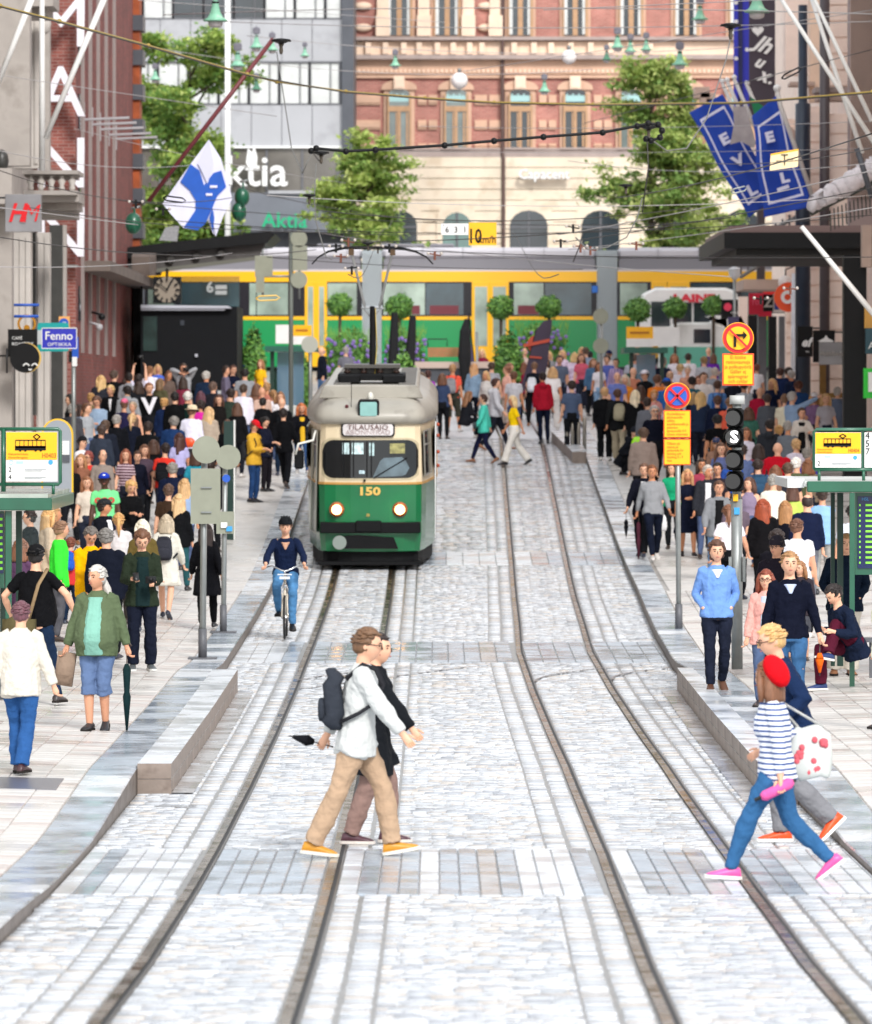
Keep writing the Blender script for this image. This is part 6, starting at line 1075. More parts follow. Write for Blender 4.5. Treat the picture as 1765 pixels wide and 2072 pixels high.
for k, (x, y) in enumerate(((680, 500), (705, 488), (712, 545), (880, 515), (1160, 460), (1175, 500), (1135, 490), (1288, 495), (788, 500), (690, 520), (330, 425), (1600, 585), (275, 410), (1195, 505), (1540, 605))):
 t = Th('wire_clamp', P(x, y, 104), 'bronze clamp with porcelain beads ' + ('right of the left mast under the black insulator', 'between the left mast and the pantograph', 'just above the pantograph collector head', 'over the crossing tram roof beside the pantograph', 'on the wire knot above the right track', 'hanging below the wire knot above the right track', 'left of the wire knot above the right track', 'at the foot of the large right tree', 'right above the pantograph fork', 'hanging low beside the left mast', 'at the foot of the dark red flagpole', 'under the black entrance canopy', 'beside the green lamp housing on the left', 'right of the wire knot above the right track', 'in front of the red shop signs')[k], 'clamp', 'wire clamps')
 mb = MB(); c = P(x, y, 104); r_ = random.Random(k); mb.tube([c + Vector((-.11, 0, .02)), c + Vector((.11, 0, .04 * r_.uniform(-1, 1)))], .014, 5); mb.tube([c + Vector((0, 0, .06)), c - Vector((0, 0, .1))], .022, 6)
 t.part(mb, 'clamp', BZ if k % 2 else BLK); mb = MB()
 for j in (-1, 1): mb = MB(); mb.sph(c + Vector((j * .12, -.01, .02)), .03, 8, 6); t.part(mb, 'bead', mat('bead', 'b9b0a8', rough=.2), smooth=True)
for k, (x0, y0, x1, y1, lab, m) in enumerate(((1582, 158, 1622, 138, 'black turnbuckle on the taut wire at the upper right', SBK), (1480, 388, 1512, 380, 'steel turnbuckle in front of the left blue flag', STEEL), (518, 604, 566, 602, 'brass turnbuckle under the canopy edge', GOLD), (330, 400, 376, 406, 'black turnbuckle left of the national flag', SBK))):
 t = Th('turnbuckle', P(x0, y0, 100), lab, 'turnbuckle', 'wire turnbuckles'); a, b_ = P(x0, y0, 100), P(x1, y1, 100); mb = MB(); mb.tube([a, a + (b_ - a) * .15 + Vector((0, 0, .04)), b_ - (b_ - a) * .15 + Vector((0, 0, .04)), b_, b_ - (b_ - a) * .15 - Vector((0, 0, .04)), a + (b_ - a) * .15 - Vector((0, 0, .04)), a], .014, 6); t.part(mb, 'frame', m, smooth=True)
# bell lamps
CU = mat('verdigris', '7fb89c', rough=.6, nz=(4, .2), dirt=('c5d8c0', 5, .56)); CUD = mat('verdigris_dark', '4a7a62', rough=.6, nz=(4, .25)); LG = mat('lamp_glass_grey', 'b4aeb0', rough=.25, nz=(4, .1)); MOT = mat('lamp_motor', '6f6e78', rough=.5, nz=(5, .2))
lamps = [(436, 40, 25, 'very large verdigris bell lamp at the top beside the flagpole'), (481, 132, 17, 'verdigris bell lamp just right of the flagpole'), (519, 95, 15, 'verdigris bell lamp above the black insulator, left one'), (551, 100, 13, 'verdigris bell lamp partly behind the black insulator'), (617, 112, 10, 'small verdigris bell lamp in front of the grey cladding'), (519, 180, 12, 'small dark bell lamp in front of the ribbon windows'), (314, 160, 12, 'small pale bell lamp in front of the left tree'),
  (800, 132, 12, 'small verdigris bell lamp in front of the brick cornice, left'), (1102, 184, 13, 'small verdigris bell lamp between the arched windows'), (1417, 38, 17, 'verdigris bell lamp at the top right, left of the blue banner'), (1532, 22, 26, 'very large verdigris bell lamp at the top right over the plum banner'), (1250, 95, 15, 'leftmost verdigris bell lamp of the row before the brick cornice'), (1276, 103, 13, 'middle verdigris bell lamp of the row before the brick cornice'), (1308, 100, 13, 'right verdigris bell lamp of the row before the brick cornice'), (1376, 130, 17, 'verdigris bell lamp hanging lower, above the right tree'), (1228, 120, 11, 'small dark bell lamp left of the lamp row')]
for i, (x, y, r_, lab) in enumerate(lamps):
 Y = .62 * FPX / (2 * r_) * 1.0; Y = max(70, min(180, Y * .85)); k = r_ / FPX * Y; t = Th('bell_lamp', P(x, y, Y), lab, 'street lamp', 'verdigris bell lamps hung over the street'); c = P(x, y, Y)
 mb = MB(); mb.lathe([(.98 * k, -.1 * k), (1.0 * k, -.02 * k), (.62 * k, .22 * k), (.42 * k, .6 * k), (.3 * k, 1.05 * k), (.26 * k, 1.5 * k), (.16 * k, 1.6 * k)], c, 18); t.part(mb, 'shade', CUD if i in (5, 15) else CU, smooth=True)
 mb = MB(); mb.lathe([(.28 * k, -.62 * k), (.55 * k, -.5 * k), (.62 * k, -.1 * k)], c, 16); t.part(mb, 'glass', LG, smooth=True)
 mb = MB(); mb.lathe([(.28 * k, 1.32 * k), (.31 * k, 1.4 * k), (.28 * k, 1.5 * k)], c, 12); t.part(mb, 'collar', SBK)
 if r_ < 20:
  mb = MB(); mb.box(c + Vector((0, 0, 2.2 * k)), (1.0 * k, .5 * k, .75 * k)); mb.box(c + Vector((0, 0, 2.2 * k)), (.75 * k, .6 * k, .95 * k)); t.part(mb, 'suspension_box', MOT, bevel=.02)
 mb = MB(); mb.tube([c + Vector((0, 0, 1.5 * k)), c + Vector((0, 0, 2.9 * k))], .05 * k, 5); t.part(mb, 'hook', BLK)
for x, y, r_, lab in ((930, 163, 17, 'white glass globe lamp hanging in front of an arched window'), (1152, 115, 15, 'white glass globe lamp hanging in front of the brick cornice')):
 t = Th('globe_lamp', P(x, y, 150), lab, 'street lamp', 'white globe lamps'); mb = MB(); mb.sph(P(x, y, 150), (r_ / FPX * 150,) * 3, 18, 12); t.part(mb, 'globe', mat('globe_bright', 'f4f2f2', rough=.25), smooth=True); t.tube('hanger', [P(x, y - r_, 150), P(x, y - r_ - 8, 150)], .05, STEEL)
# speed sign and number sign on the span wire
Y = 112; t = Th('speed_sign', P(977, 473, Y), 'square yellow 10 km/h sign hung from the span wires', 'road sign'); o = t.rect('board', 949, 1005, 450, 496, Y, SY, .03); t.text('10', 41, 961, 479, Y - .01, SBK, o, ext=.002, sx=.72, bold=.006); t.text('km/h', 20, 986, 485, Y - .01, mat('sign_brown', '6a4400'), o, ext=.002, sx=.9, bold=.004)
t = Th('number_sign', P(921, 463, Y), 'white plate with the digits 6 3 1 hung left of the yellow speed sign', 'sign'); o = t.rect('board', 893, 948, 452, 475, Y, WHITE, .03); t.text('6  3  1', 17, 923, 465, Y - .01, SBK, o, ext=.002, sx=1.0); t.text("'", 14, 898, 460, Y - .01, SBK, o, ext=.002)
Y = 104; t = Th('junction_sign', P(1588, 323, Y), 'pale yellow plate with a T shaped track symbol in front of the right blue flag', 'sign'); o = t.poly('board', [(1560, 311), (1616, 301), (1615, 337), (1558, 345)], Y, mat('pale_yellow', 'f0d8a8', rough=.4), .03); t.poly('yellow_edge', [(1560, 311), (1616, 301), (1616, 304), (1560, 314)], Y - .01, SY, .009, o)
mb = MB(); bx = lambda a, b_, c_, d: mb.bb(sx(a, Y), sx(b_, Y), Y - .02, Y - .012, zz(d, Y), zz(c_, Y)); bx(1587, 1589, 314, 334); bx(1581, 1595, 312, 314); bx(1571, 1583, 325, 326.5); bx(1593, 1606, 321, 322.5); t.part(mb, 'track_symbol', SBK, o)
# ------------------------------------------------------------------ people
SKIN = mat('skin', rough=.5, objcol=True, nz=(6, .05), spec=.4); HAIRM = mat('hair', rough=.55, objcol=True, nz=(40, .3), stretch=(1, 1, .25), bump=(60, .6, .006)); CLOTH = mat('cloth', rough=.85, objcol=True, nz=(3, .08), bump=(14, .7, .03), spec=.1)
DENIM = mat('denim', rough=.85, objcol=True, nz=(7, .3), bump=(10, .7, .03), spec=.1); LEATHER = mat('leather', rough=.4, objcol=True, nz=(6, .12), bump=(20, .3, .006)); EYEM = mat('eye_dark', '2a1c16', rough=.25); LIPM = mat('lips', 'a8605a', rough=.5)
def stripes(name, c1, c2, per, axis=2):
 m = mat(name, c1, rough=.85); t = m.node_tree; N = t.nodes; L = t.links; tc = N.new('ShaderNodeTexCoord'); sp = N.new('ShaderNodeSeparateXYZ'); L.new(tc.outputs['Object'], sp.inputs[0])
 mu = N.new('ShaderNodeMath'); mu.operation = 'MULTIPLY'; mu.inputs[1].default_value = 1 / per; L.new(sp.outputs[axis], mu.inputs[0]); fr = N.new('ShaderNodeMath'); fr.operation = 'FRACT'; L.new(mu.outputs[0], fr.inputs[0])
 gt = N.new('ShaderNodeMath'); gt.operation = 'GREATER_THAN'; gt.inputs[1].default_value = .62; L.new(fr.outputs[0], gt.inputs[0]); mx = N.new('ShaderNodeMix'); mx.data_type = 'RGBA'; L.new(gt.outputs[0], mx.inputs[0]); mx.inputs[6].default_value = lin(c1); mx.inputs[7].default_value = lin(c2); L.new(mx.outputs[2], N['Principled BSDF'].inputs['Base Color']); return m
V3 = lambda *a: Vector(a)
# hands and feet are given for a 1.75 m figure facing -Y; +X is its left
POSES = {
'st': dict(), 'st2': dict(aL=(.12, .04, .08), aR=(-.16, -.06, .08), hL=(.24, -.08, .86)),
'w1': dict(aL=(.08, -.30, .09), aR=(-.09, .34, .13), pR=28, hL=(.27, .16, .86), hR=(-.27, -.2, .9), dz=-.035),
'w2': dict(aL=(.09, .34, .13), pL=28, aR=(-.08, -.30, .09), hL=(.27, -.2, .9), hR=(-.27, .16, .86), dz=-.035),
'ph': dict(hL=(.08, -.30, 1.13), hR=(-.07, -.31, 1.15), pit=24), 'po': dict(hL=(.15, -.07, .96), hR=(-.15, -.07, .96), eo=.1, nh=1),
'pp': dict(hL=(.08, -.2, 1.52), hR=(-.08, -.2, 1.52), eo=.12), 'up': dict(hL=(.14, -.14, 1.93), hR=(-.14, -.14, 1.93), eo=.5, pit=-12),
'cr': dict(hL=(-.08, -.24, 1.2), hR=(.1, -.25, 1.17), eo=.1), 'tk': dict(hL=(.2, -.34, 1.2), yaw=20), 'pt': dict(hR=(-.35, -.45, 1.62), hL=(.25, 0, .9), yaw=-15),
'sit': dict(hip=.5, aL=(.1, -.45, .08), aR=(-.1, -.42, .08), hL=(.12, -.4, .66), hR=(-.1, -.38, .66), lean=14, pit=18),
'cro': dict(hip=.32, aL=(.14, -.25, .08), aR=(-.14, -.1, .1), hL=(.6, -.35, .55), hR=(-.15, -.3, .5), lean=30),
}
def ik(a, t, l1, l2, pole):
 d = t - a; L = d.length
 if L > (l1 + l2) * .999: t = a + d.normalized() * (l1 + l2) * .999; d = t - a; L = d.length
 u = d.normalized(); p = pole - u * pole.dot(u); p = p.normalized() if p.length > 1e-5 else V3(0, -1, 0)
 c = (l1 * l1 + L * L - l2 * l2) / (2 * l1 * L); h = l1 * math.sqrt(max(0, 1 - c * c)); return a + u * l1 * c + p * h, t
def skel(p, sex):
 p = dict(p); f = sex == 'f'; hz = p.get('hip', .93 + p.get('dz', 0)); lean = R(p.get('lean', 0)); hy = p.get('hy', 0)
 S = {}; S['hip'] = V3(0, hy, hz)
 rot = lambda x, y, z: V3(x, y * math.cos(lean) - (z) * math.sin(lean) + hy, hz + (z) * math.cos(lean) + y * math.sin(lean))
 S['rot'] = rot; sw = (.142 if f else .166)
 S['shL'] = rot(sw, 0, .475); S['shR'] = rot(-sw, 0, .475); S['neck'] = rot(0, .0, .55); hd = V3(p.get('hx', 0), -.015 + p.get('hdy', 0), 0)
 S['head'] = rot(0, 0, .56) + hd + V3(0, -.01 - .08 * math.sin(lean), .145)
 for s_, k in ((1, 'L'), (-1, 'R')):
  an = V3(*p.get('a' + k, (s_ * .095, .02, .08))); hj = S['hip'] + V3(s_ * .09, 0, 0); kp = V3(s_ * p.get('ko', .08), -1, 0.3 if 'hip' in p else 0)
  S['kn' + k], S['an' + k] = ik(hj, an, .425, .43, kp); S['hj' + k] = hj; S['pitch' + k] = R(p.get('p' + k, 0))
  ha = V3(*p['h' + k]) if ('h' + k) in p else rot(s_ * .25, -.05, -.08); S['el' + k], S['wr' + k] = ik(S['sh' + k], ha, .285, .25, V3(s_ * (.35 + p.get('eo', 0) * 3), .9, -.25))
 S['yaw'] = R(p.get('yaw', 0)); S['pit'] = R(p.get('pit', 0)); S['roll'] = R(p.get('roll', 0)); S['nh'] = p.get('nh'); return S
def ell(S, z, rx, ry, yo=0, n=14): return [S['rot'](rx * math.cos(2 * math.pi * k / n), yo + ry * math.sin(2 * math.pi * k / n), z) for k in range(n)]
def torso(mb, S, sex, fat, inf, zlo, zhi, flare=0):
 """zlo/zhi relative to the hip joint"""
 f = sex == 'f'
 T = [(-.48, .2, .16), (-.3, .185, .145), (-.12, .17, .13), (0, .168 if f else .162, .12), (.1, .142 if f else .15, .105), (.17, .128 if f else .146, .1), (.3, .142 if f else .16, .112), (.4, .142 if f else .166, .108), (.46, .128 if f else .148, .088), (.5, .098, .076), (.53, .066, .064), (.57, .056, .056)]
 rs = []
 for z in list(np.linspace(zlo, zhi, 14)):
  rx = float(np.interp(z, [t[0] for t in T], [t[1] for t in T])); ry = float(np.interp(z, [t[0] for t in T], [t[2] for t in T])); b = fat * math.exp(-((z - .1) / .2) ** 2)
  fl = flare * max(0, (.12 - z)) / .5; yo = -b * .4 - (.012 if f and .25 < z < .42 else 0)
  rs.append(ell(S, z, rx + inf + b * .55 + fl, ry + inf + b * .8 + fl * .7 + (.014 if f and .25 < z < .42 else 0), yo))
 mb.rings(rs)
def leg(mb, S, k, r, lo=0, wide=0):
 hj, kn, an = S['hj' + k], S['kn' + k], S['an' + k]; a = 1 - lo
 pts = [hj + V3(0, 0, .04), hj.lerp(kn, .35), hj.lerp(kn, .75), kn]; rr = [.092 + r, .082 + r, .062 + r, .056 + r]
 if lo >= .48: e = hj.lerp(kn, (1 - lo) * 2 if lo < 1 else .1); pts = [hj + V3(0, 0, .04), hj.lerp(e, .5), e]; rr = [.095 + r, .09 + r, .085 + r + wide]
 else: t_ = min(1, (1 - lo)); pts += [kn.lerp(an, .3), kn.lerp(an, .7 * min(1, 1 - lo * 2) + .02), kn.lerp(an, (1 - lo * 2))]; rr += [.058 + r + wide * .4, .046 + r + wide * .7, .038 + r + wide]
 mb.tube(pts, rr, 12)
def arm(mb, S, k, r, upto=1.0):
 sh, el, wr = S['sh' + k], S['el' + k], S['wr' + k]; ctr = S['neck']
 pts = [sh.lerp(ctr, .3) + V3(0, 0, -.01), sh, sh.lerp(el, .45)]; rr = [.046 + r, .049 + r, .044 + r]
 if upto <= .5: e = sh.lerp(el, upto * 2); pts = [sh.lerp(ctr, .3) + V3(0, 0, -.01), sh, sh.lerp(e, .6), e]; rr = [.046 + r, .052 + r, .05 + r, .05 + r]
 else: pts += [el, el.lerp(wr, .35 * min(1, (upto - .5) * 2)), el.lerp(wr, (upto - .5) * 2)]; rr += [.041 + r, .042 + r * .9, .027 + r * .8]
 mb.tube(pts, rr, 10)
def headfn(d, p):
 x, y, z = d
 p = Vector(p); j = max(0, -z); p.x *= 1 - .30 * j ** 1.5; p.y *= (1 - .42 * j if y > 0 else 1 - .06 * j)
 fr = max(0, -y); g = lambda cx, cz, sx_, sz: math.exp(-((x - cx) / sx_) ** 2 - ((z - cz) / sz) ** 2) * (fr > .2)
 p.y -= .026 * g(0, -.16, .13, .17) + .012 * g(0, .02, .1, .18) + .007 * g(0, -.5, .25, .1) + .01 * g(0, -.82, .3, .18) + .006 * g(0, .24, .5, .1); p.y += .012 * (g(.4, .06, .2, .12) + g(-.4, .06, .2, .12)); return p
def headmat(S): return Matrix.Translation(S['head']) @ Euler((S['pit'], S['roll'], S['yaw'])).to_matrix().to_4x4()
def bodymb(S, sex, fat):
 mb = MB(); torso(mb, S, sex, fat * .9, 0, -.1, .56)
 for k in 'LR': leg(mb, S, k, 0); arm(mb, S, k, 0)
 nk = S['neck']; hd = S['head']; mb.tube([nk - V3(0, 0, .05), nk.lerp(hd, .3) + V3(0, .008, 0), hd + V3(0, .012, -.05)], [.062, .054, .052] if sex != 'f' else [.055, .046, .046], 12)
 for k, s_ in (('L', 1), ('R', -1)):
  an = S['an' + k]; c, s2 = math.cos(S['pitch' + k]), math.sin(S['pitch' + k]); fwd = V3(s_ * .12, -c, -s2).normalized(); up = V3(0, -s2, c); mb.tube([an - fwd * .05 - up * .03, an + fwd * .03 - up * .045, an + fwd * .12 - up * .055, an + fwd * .17 - up * .058], [.035, .036, .03, .02], 8)
  wr = S['wr' + k]; dr = (wr - S['el' + k]).normalized(); S['nh'] or mb.tube([wr - dr * .03, wr + dr * .03, wr + dr * .075, wr + dr * .095], [.025, .034, .037, .026], 8, .62)
 M = headmat(S); mb.T = M @ Matrix.Scale(1.07, 4); mb.sph((0, 0, 0), (.076, .098, .118), 26, 20, headfn)
 for s_ in (-1, 1): mb.sph((s_ * .074, .012, -.005), (.012, .02, .032), 8, 6)
 mb.T = None; return mb
def handmb(S):
 """fingers and thumbs rooted in the palms"""
 mb = MB()
 if S['nh']: return mb
 for k, s_ in (('L', 1), ('R', -1)):
  wr = S['wr' + k]; dr = (wr - S['el' + k]).normalized(); side = V3(0, -1, 0) - dr * (-dr.y); side = side.normalized() if side.length > .1 else V3(1, 0, 0); nrm = dr.cross(side) * s_
  for j, L_ in enumerate((.06, .068, .064, .05)):
   o = wr + dr * .075 + side * (.024 - j * .016); mb.tube([o, o + dr * L_ * .45 - nrm * .01, o + dr * L_ * .7 - nrm * .03, o + dr * L_ * .75 - nrm * .052], [.0095, .009, .008, .0065], 5)
  o = wr + dr * .03 + side * .028; mb.tube([o, o + dr * .03 + side * .02, o + dr * .06 + side * .024 - nrm * .01], [.012, .010, .008], 5)
 return mb
def shoemb(S, kind):
 mb = MB()
 out = []
 for k, s_ in (('L', 1), ('R', -1)):
  an = S['an' + k]; c, s2 = math.cos(S['pitch' + k]), math.sin(S['pitch' + k]); fwd = V3(s_ * .12, -c, -s2).normalized(); up = V3(0, -s2, c); sd = fwd.cross(up)
  m = MB(); rs = []
  for t_, w_, h, z in ((-.085, .02, .03, .0), (-.07, .036, .085, .0), (-.02, .04, .1, 0), (.04, .042, .08, 0), (.1, .048, .058, 0), (.15, .046, .045, 0), (.185, .03, .03, 0), (.195, .01, .015, 0)):
   ce = an + fwd * t_ - up * .08; rs.append([ce + sd * (w_ * math.cos(a)) + up * (h * (.5 + .5 * math.sin(a)) + .002) for a in [2 * math.pi * j / 12 for j in range(12)]])
  m.rings(rs); so_ = MB(); rs = []
  for t_, w_ in ((-.09, .025), (-.07, .04), (.0, .044), (.1, .052), (.16, .048), (.195, .03), (.205, .01)):
   ce = an + fwd * t_ - up * .08; rs.append([ce + sd * w_ - up * .002, ce + sd * w_ + up * .022, ce - sd * w_ + up * .022, ce - sd * w_ - up * .002])
  so_.rings(rs); out.append((m, so_))
 return out
def topmb(S, sex, fat, kind):
 mb = MB(); K = {'te': (.014, -.07, .34, 0), 'sw': (.02, -.07, .94, 0), 'sh': (.024, -.1, .94, .02), 'jk': (.027, -.13, .96, .015), 'co': (.03, -.34, .97, .05), 'dr': (.013, -.42, .28, .1), 'ta': (.013, -.06, 0, 0), 'sd': (.014, -.42, .93, .08), 'hd': (.026, -.1, .95, .01)}[kind]
 inf, lo, sl, fl = K; torso(mb, S, sex, fat, inf, lo, .545, fl)
 th = {'te': .16, 'sw': .16, 'sh': .2, 'ta': .16, 'jk': .3, 'hd': .22, 'co': .75, 'dr': .85, 'sd': .85}[kind]
 for k in 'LR': mb.tube([S['hj' + k] + V3(0, 0, .06), S['hj' + k].lerp(S['kn' + k], th * .5), S['hj' + k].lerp(S['kn' + k], th)], [.085 + inf, .1 + inf, .1 + inf - .01 * (th < .3) + .015 * (th > .5)], 12)
 if sl:
  for k in 'LR': arm(mb, S, k, inf * .75 + (.006 if kind in ('jk', 'co', 'hd') else .0), sl)
 if kind in ('jk', 'co', 'hd'): mb.rings([[S['rot'](r_ * math.cos(a), r_ * .95 * math.sin(a) + .005, z) for a in [2 * math.pi * j / 14 for j in range(14)]] for z, r_ in ((.46, .1), (.53, .078), (.565 if kind != 'hd' else .6, .07))])
 if kind == 'hd': mb.sph(S['rot'](0, .11, .5), (.11, .07, .08), 12, 8)
 return mb
def botmb(S, sex, kind):
 mb = MB(); K = {'je': (.012, 0, 0), 'tr': (.02, 0, .014), 'sl': (.017, .0, -.004), 'wi': (.024, 0, .035), 'so': (.022, .44, .03), 's2': (.02, .62, .03), 'bl': (.0, 0, 0)}.get(kind)
 if kind in ('sk', 'ls'):
  z1 = -.42 if kind == 'sk' else -.75; mb.rings([ell(S, z, rx, ry) for z, rx, ry in ((.1, .15, .11), (0, .178, .135), (-.2, .2, .165), (z1, .2 if kind == 'sk' else .24, .19))]); return mb
 torso(mb, S, sex, 0, K[0] + .004, -.1, .1)
 for k in 'LR': leg(mb, S, k, K[0], K[1] * 1.0, K[2])
 return mb
REMESH = []; _proto = {}
def folds(o, fine):
 for sc_, st in ((.11, .03), (.05, .012)):
  n = 'fold%g' % sc_; tx = bpy.data.textures.get(n) or bpy.data.textures.new(n, 'CLOUDS'); tx.noise_scale = sc_; tx.noise_depth = 2; d = o.modifiers.new('d', 'DISPLACE'); d.texture = tx; d.mid_level = .5; d.strength = st if fine else st * .8
def proto(key, mbf, vox, smooth=2, extra=None):
 if key in _proto: return _proto[key]
 me = mbf().mesh('raw'); o = bpy.data.objects.new('tmp', me); COL.objects.link(o); r = o.modifiers.new('r', 'REMESH'); r.mode = 'VOXEL'; r.voxel_size = vox; r.use_smooth_shade = True; key[0] in ('top', 'bot') and folds(o, key[-1]); s_ = o.modifiers.new('s', 'SMOOTH'); s_.iterations = smooth; s_.factor = .5
 dg = bpy.context.evaluated_depsgraph_get(); out = bpy.data.meshes.new_from_object(o.evaluated_get(dg)); bpy.data.objects.remove(o); out.materials.clear(); out.name = 'mesh_' + str(key[0])
 if extra:
  e = extra(); n0 = len(out.vertices); V = np.zeros(n0 * 3, np.float32); out.vertices.foreach_get('co', V); F = [tuple(p.vertices) for p in out.polygons]; vs = [tuple(v) for v in V.reshape(-1, 3)] + list(e.v); F += [tuple(n0 + i for i in f) for f in e.f]
  nm = bpy.data.meshes.new(out.name); nm.from_pydata(vs, [], F); nm.polygons.foreach_set('use_smooth', [True] * len(F)); nm.update(); bpy.data.meshes.remove(out); out = nm
 _proto[key] = out; return out
def hairmesh(style):
 key = ('hair', style)
 if key in _proto: return _proto[key]
 mb = MB(); r_ = random.Random(len(style) * 7 + 1); vol = {'s': .06, 'c': .12, 'm': .16, 'b': .12, 'l': .1, 'p': .06, 'n': .07, 'x': .02, 'r': .2, 'y': .08}.get(style, .08)
 def fn(d, p):
  x, y, z = d; hl = (.52 + .15 * abs(x)) if y < -.45 else (.52 - (y + .45) * 2.2 if y < -.05 else (-.36 - .3 * y)); on = max(0, min(1, (z - hl) / .12 + .5))
  if style == 'x': on = max(0, min(1, (-z + .62 + .1 * abs(x)) / .2)) * on * (1 if y > -.25 else 0)
  nzv = .02 * math.sin(x * 19 + z * 13) + .02 * math.sin(y * 23 + x * 11); k = .9 + on * (.12 + vol * (.5 + .5 * max(0, z)) + nzv); q = headfn(d, p) if on < .5 else Vector(p); j = max(0, -z); q.x *= k; q.y = q.y * k + on * .004; q.z *= k if z > 0 else 1; return q
 mb.sph((0, 0, .004), (.078, .1, .119), 28, 20, fn)
 def fall(zb, w0, w1, y0, dep, fringe=True):
  for s_ in (-1, 1): mb.tube([V3(s_ * .06, -.02, .07), V3(s_ * .088, -.005, 0), V3(s_ * w0, .01, -.09), V3(s_ * (w1), .02, zb)], [.03, .034, .034, .02], 8, .8)
  rs = []
  for t_ in np.linspace(0, 1, 8):
   z = .04 + (zb - .04) * t_; w_ = (.088 + (w1 - .088) * min(1, t_ * 1.5)) * (1 - .25 * max(0, t_ - .7)); rs.append([V3(w_ * math.cos(a) + .004 * math.sin(9 * z * 10), y0 + dep * math.sin(a) * (1 - .3 * t_) + .02 * t_, z) for a in [2 * math.pi * j / 14 for j in range(14)]])
  mb.rings(rs)
 if style == 'b': fall(-.17, .096, .112, .045, .078)
 if style in 'lr': fall(-.33, .09, .12 if style == 'l' else .14, .06, .062)
 if style == 'y': mb.tube([V3(0, .1, -.02), V3(.02, .13, -.12), V3(.05, .13, -.25), V3(.06, .12, -.34)], [.03, .045, .04, .012], 8)
 if style == 'p': mb.tube([V3(0, .1, .05), V3(0, .15, .02), V3(0, .15, -.12), V3(0, .13, -.24)], [.02, .032, .03, .008], 8)
 if style == 'n': mb.sph((0, .1, .09), .042, 10, 8)
 if style not in 'x0':
  for k in range(70):
   a = r_.uniform(0, 6.28); z = r_.uniform(.05, 1); q = math.sqrt(1 - z * z); d = V3(q * math.cos(a), q * math.sin(a), z)
   if d.y < -.45 and z < .62: continue
   mb.sph((d.x * .078, d.y * .1 + .003, d.z * .12), (.03, .034, .010), 6, 4)
 if style in 'rm':
  for k in range(26): d = V3(r_.gauss(0, 1), abs(r_.gauss(0, 1)) - .3, r_.gauss(.3, 1)).normalized(); mb.sph((d.x * .085, d.y * .09 + .018, d.z * .105 + .015 - (0.05 if style == 'r' else 0)), .028, 6, 5)
 me = mb.mesh('hair_' + style, True); _proto[key] = me; return me
def hatmesh(style):
 key = ('hat', style)
 if key in _proto: return _proto[key]
 mb = MB()
 if style in ('cap', 'capb'):
  mb.sph((0, .004, .045), (.09, .112, .092), 18, 10, lambda d, p: p if d[2] > 0 else Vector((p[0], p[1], p[2] * .1))); s_ = -1 if style == 'cap' else 1
  mb.rings([[V3(x * w_, s_ * (y_), .045 - z) for x, z in ((-1, 0), (1, 0), (1, .008), (-1, .008))] for w_, y_ in ((.075, .08), (.072, .13), (.05, .175), (.02, .19))])
 if style == 'hat': mb.lathe([(.15, .03), (.155, .036), (.1, .045), (.095, .1), (.07, .125), (.01, .13)], (0, 0, .01), 20)
 if style == 'bean': mb.sph((0, .01, .03), (.092, .114, .115), 18, 12, lambda d, p: p if d[2] > -.1 else Vector((p[0], p[1], -.01)))
 if style == 'helm':
  mb.sph((0, .01, .05), (.1, .135, .105), 18, 12, lambda d, p: p if d[2] > -.05 else Vector((p[0], p[1], -.005)))
  for x in (-.05, -.02, .02, .05): mb.tube([V3(x, -.1 + .01, .1), V3(x * 1.1, 0, .163 - abs(x) * .3), V3(x, .11, .11)], .012, 6)
 if style == 'beret': mb.sph((.012, .085, .055), (.1, .1, .105), 20, 12, lambda d, p: Vector((p[0], p[1], p[2] - .55 * p[1])))
 if style == 'scarf': mb.sph((0, .012, .02), (.09, .112, .12), 18, 12, lambda d, p: p if (d[1] > -.45 or d[2] > .5) else Vector((p[0] * .85, p[1] * .85, p[2] * .85)))
 me = mb.mesh('hat_' + style, True); _proto[key] = me; return me
def facemesh():
 if 'face' in _proto: return _proto['face']
 mb = MB()
 for s_ in (-1, 1): mb.sph((s_ * .03, -.0865, .008), (.012, .006, .0055), 8, 6)
 for s_ in (-1, 1): mb.tube([V3(s_ * .014, -.096, .026), V3(s_ * .032, -.094, .032), V3(s_ * .048, -.084, .027)], .0035, 5)
 a = mb.mesh('eyes', True); mb = MB(); mb.sph((0, -.0985, -.055), (.021, .005, .0058), 10, 6); b_ = mb.mesh('lips', True); _proto['face'] = (a, b_); return a, b_
def specs():
 if 'specs' in _proto: return _proto['specs']
 mb = MB()
 for s_ in (-1, 1): mb.tube([V3(s_ * .033 + .023 * math.cos(a), -.102, .006 + .017 * math.sin(a)) for a in np.linspace(0, 2 * math.pi, 13)], .003, 5); mb.tube([V3(s_ * .055, -.1, .01), V3(s_ * .08, -.03, .012), V3(s_ * .08, .02, .008)], .003, 5)
 mb.tube([V3(-.012, -.104, .01), V3(.012, -.104, .01)], .003, 4); me = mb.mesh('specs', True); _proto['specs'] = me; return me
SK = {'a': 'e0ac8e', 'b': 'd29a7c', 'c': 'b87c58', 'd': '4a2c20', 't': 'c98a66'}
RACE = {}
def face_angle(h): return R(h)
def dk(h):
 c = lin(h); l = max(c[:3]); k = .5 if l < .05 else min(1, .5 + (l - .05) * 4); return tuple(v * k for v in c[:3]) + (1,)
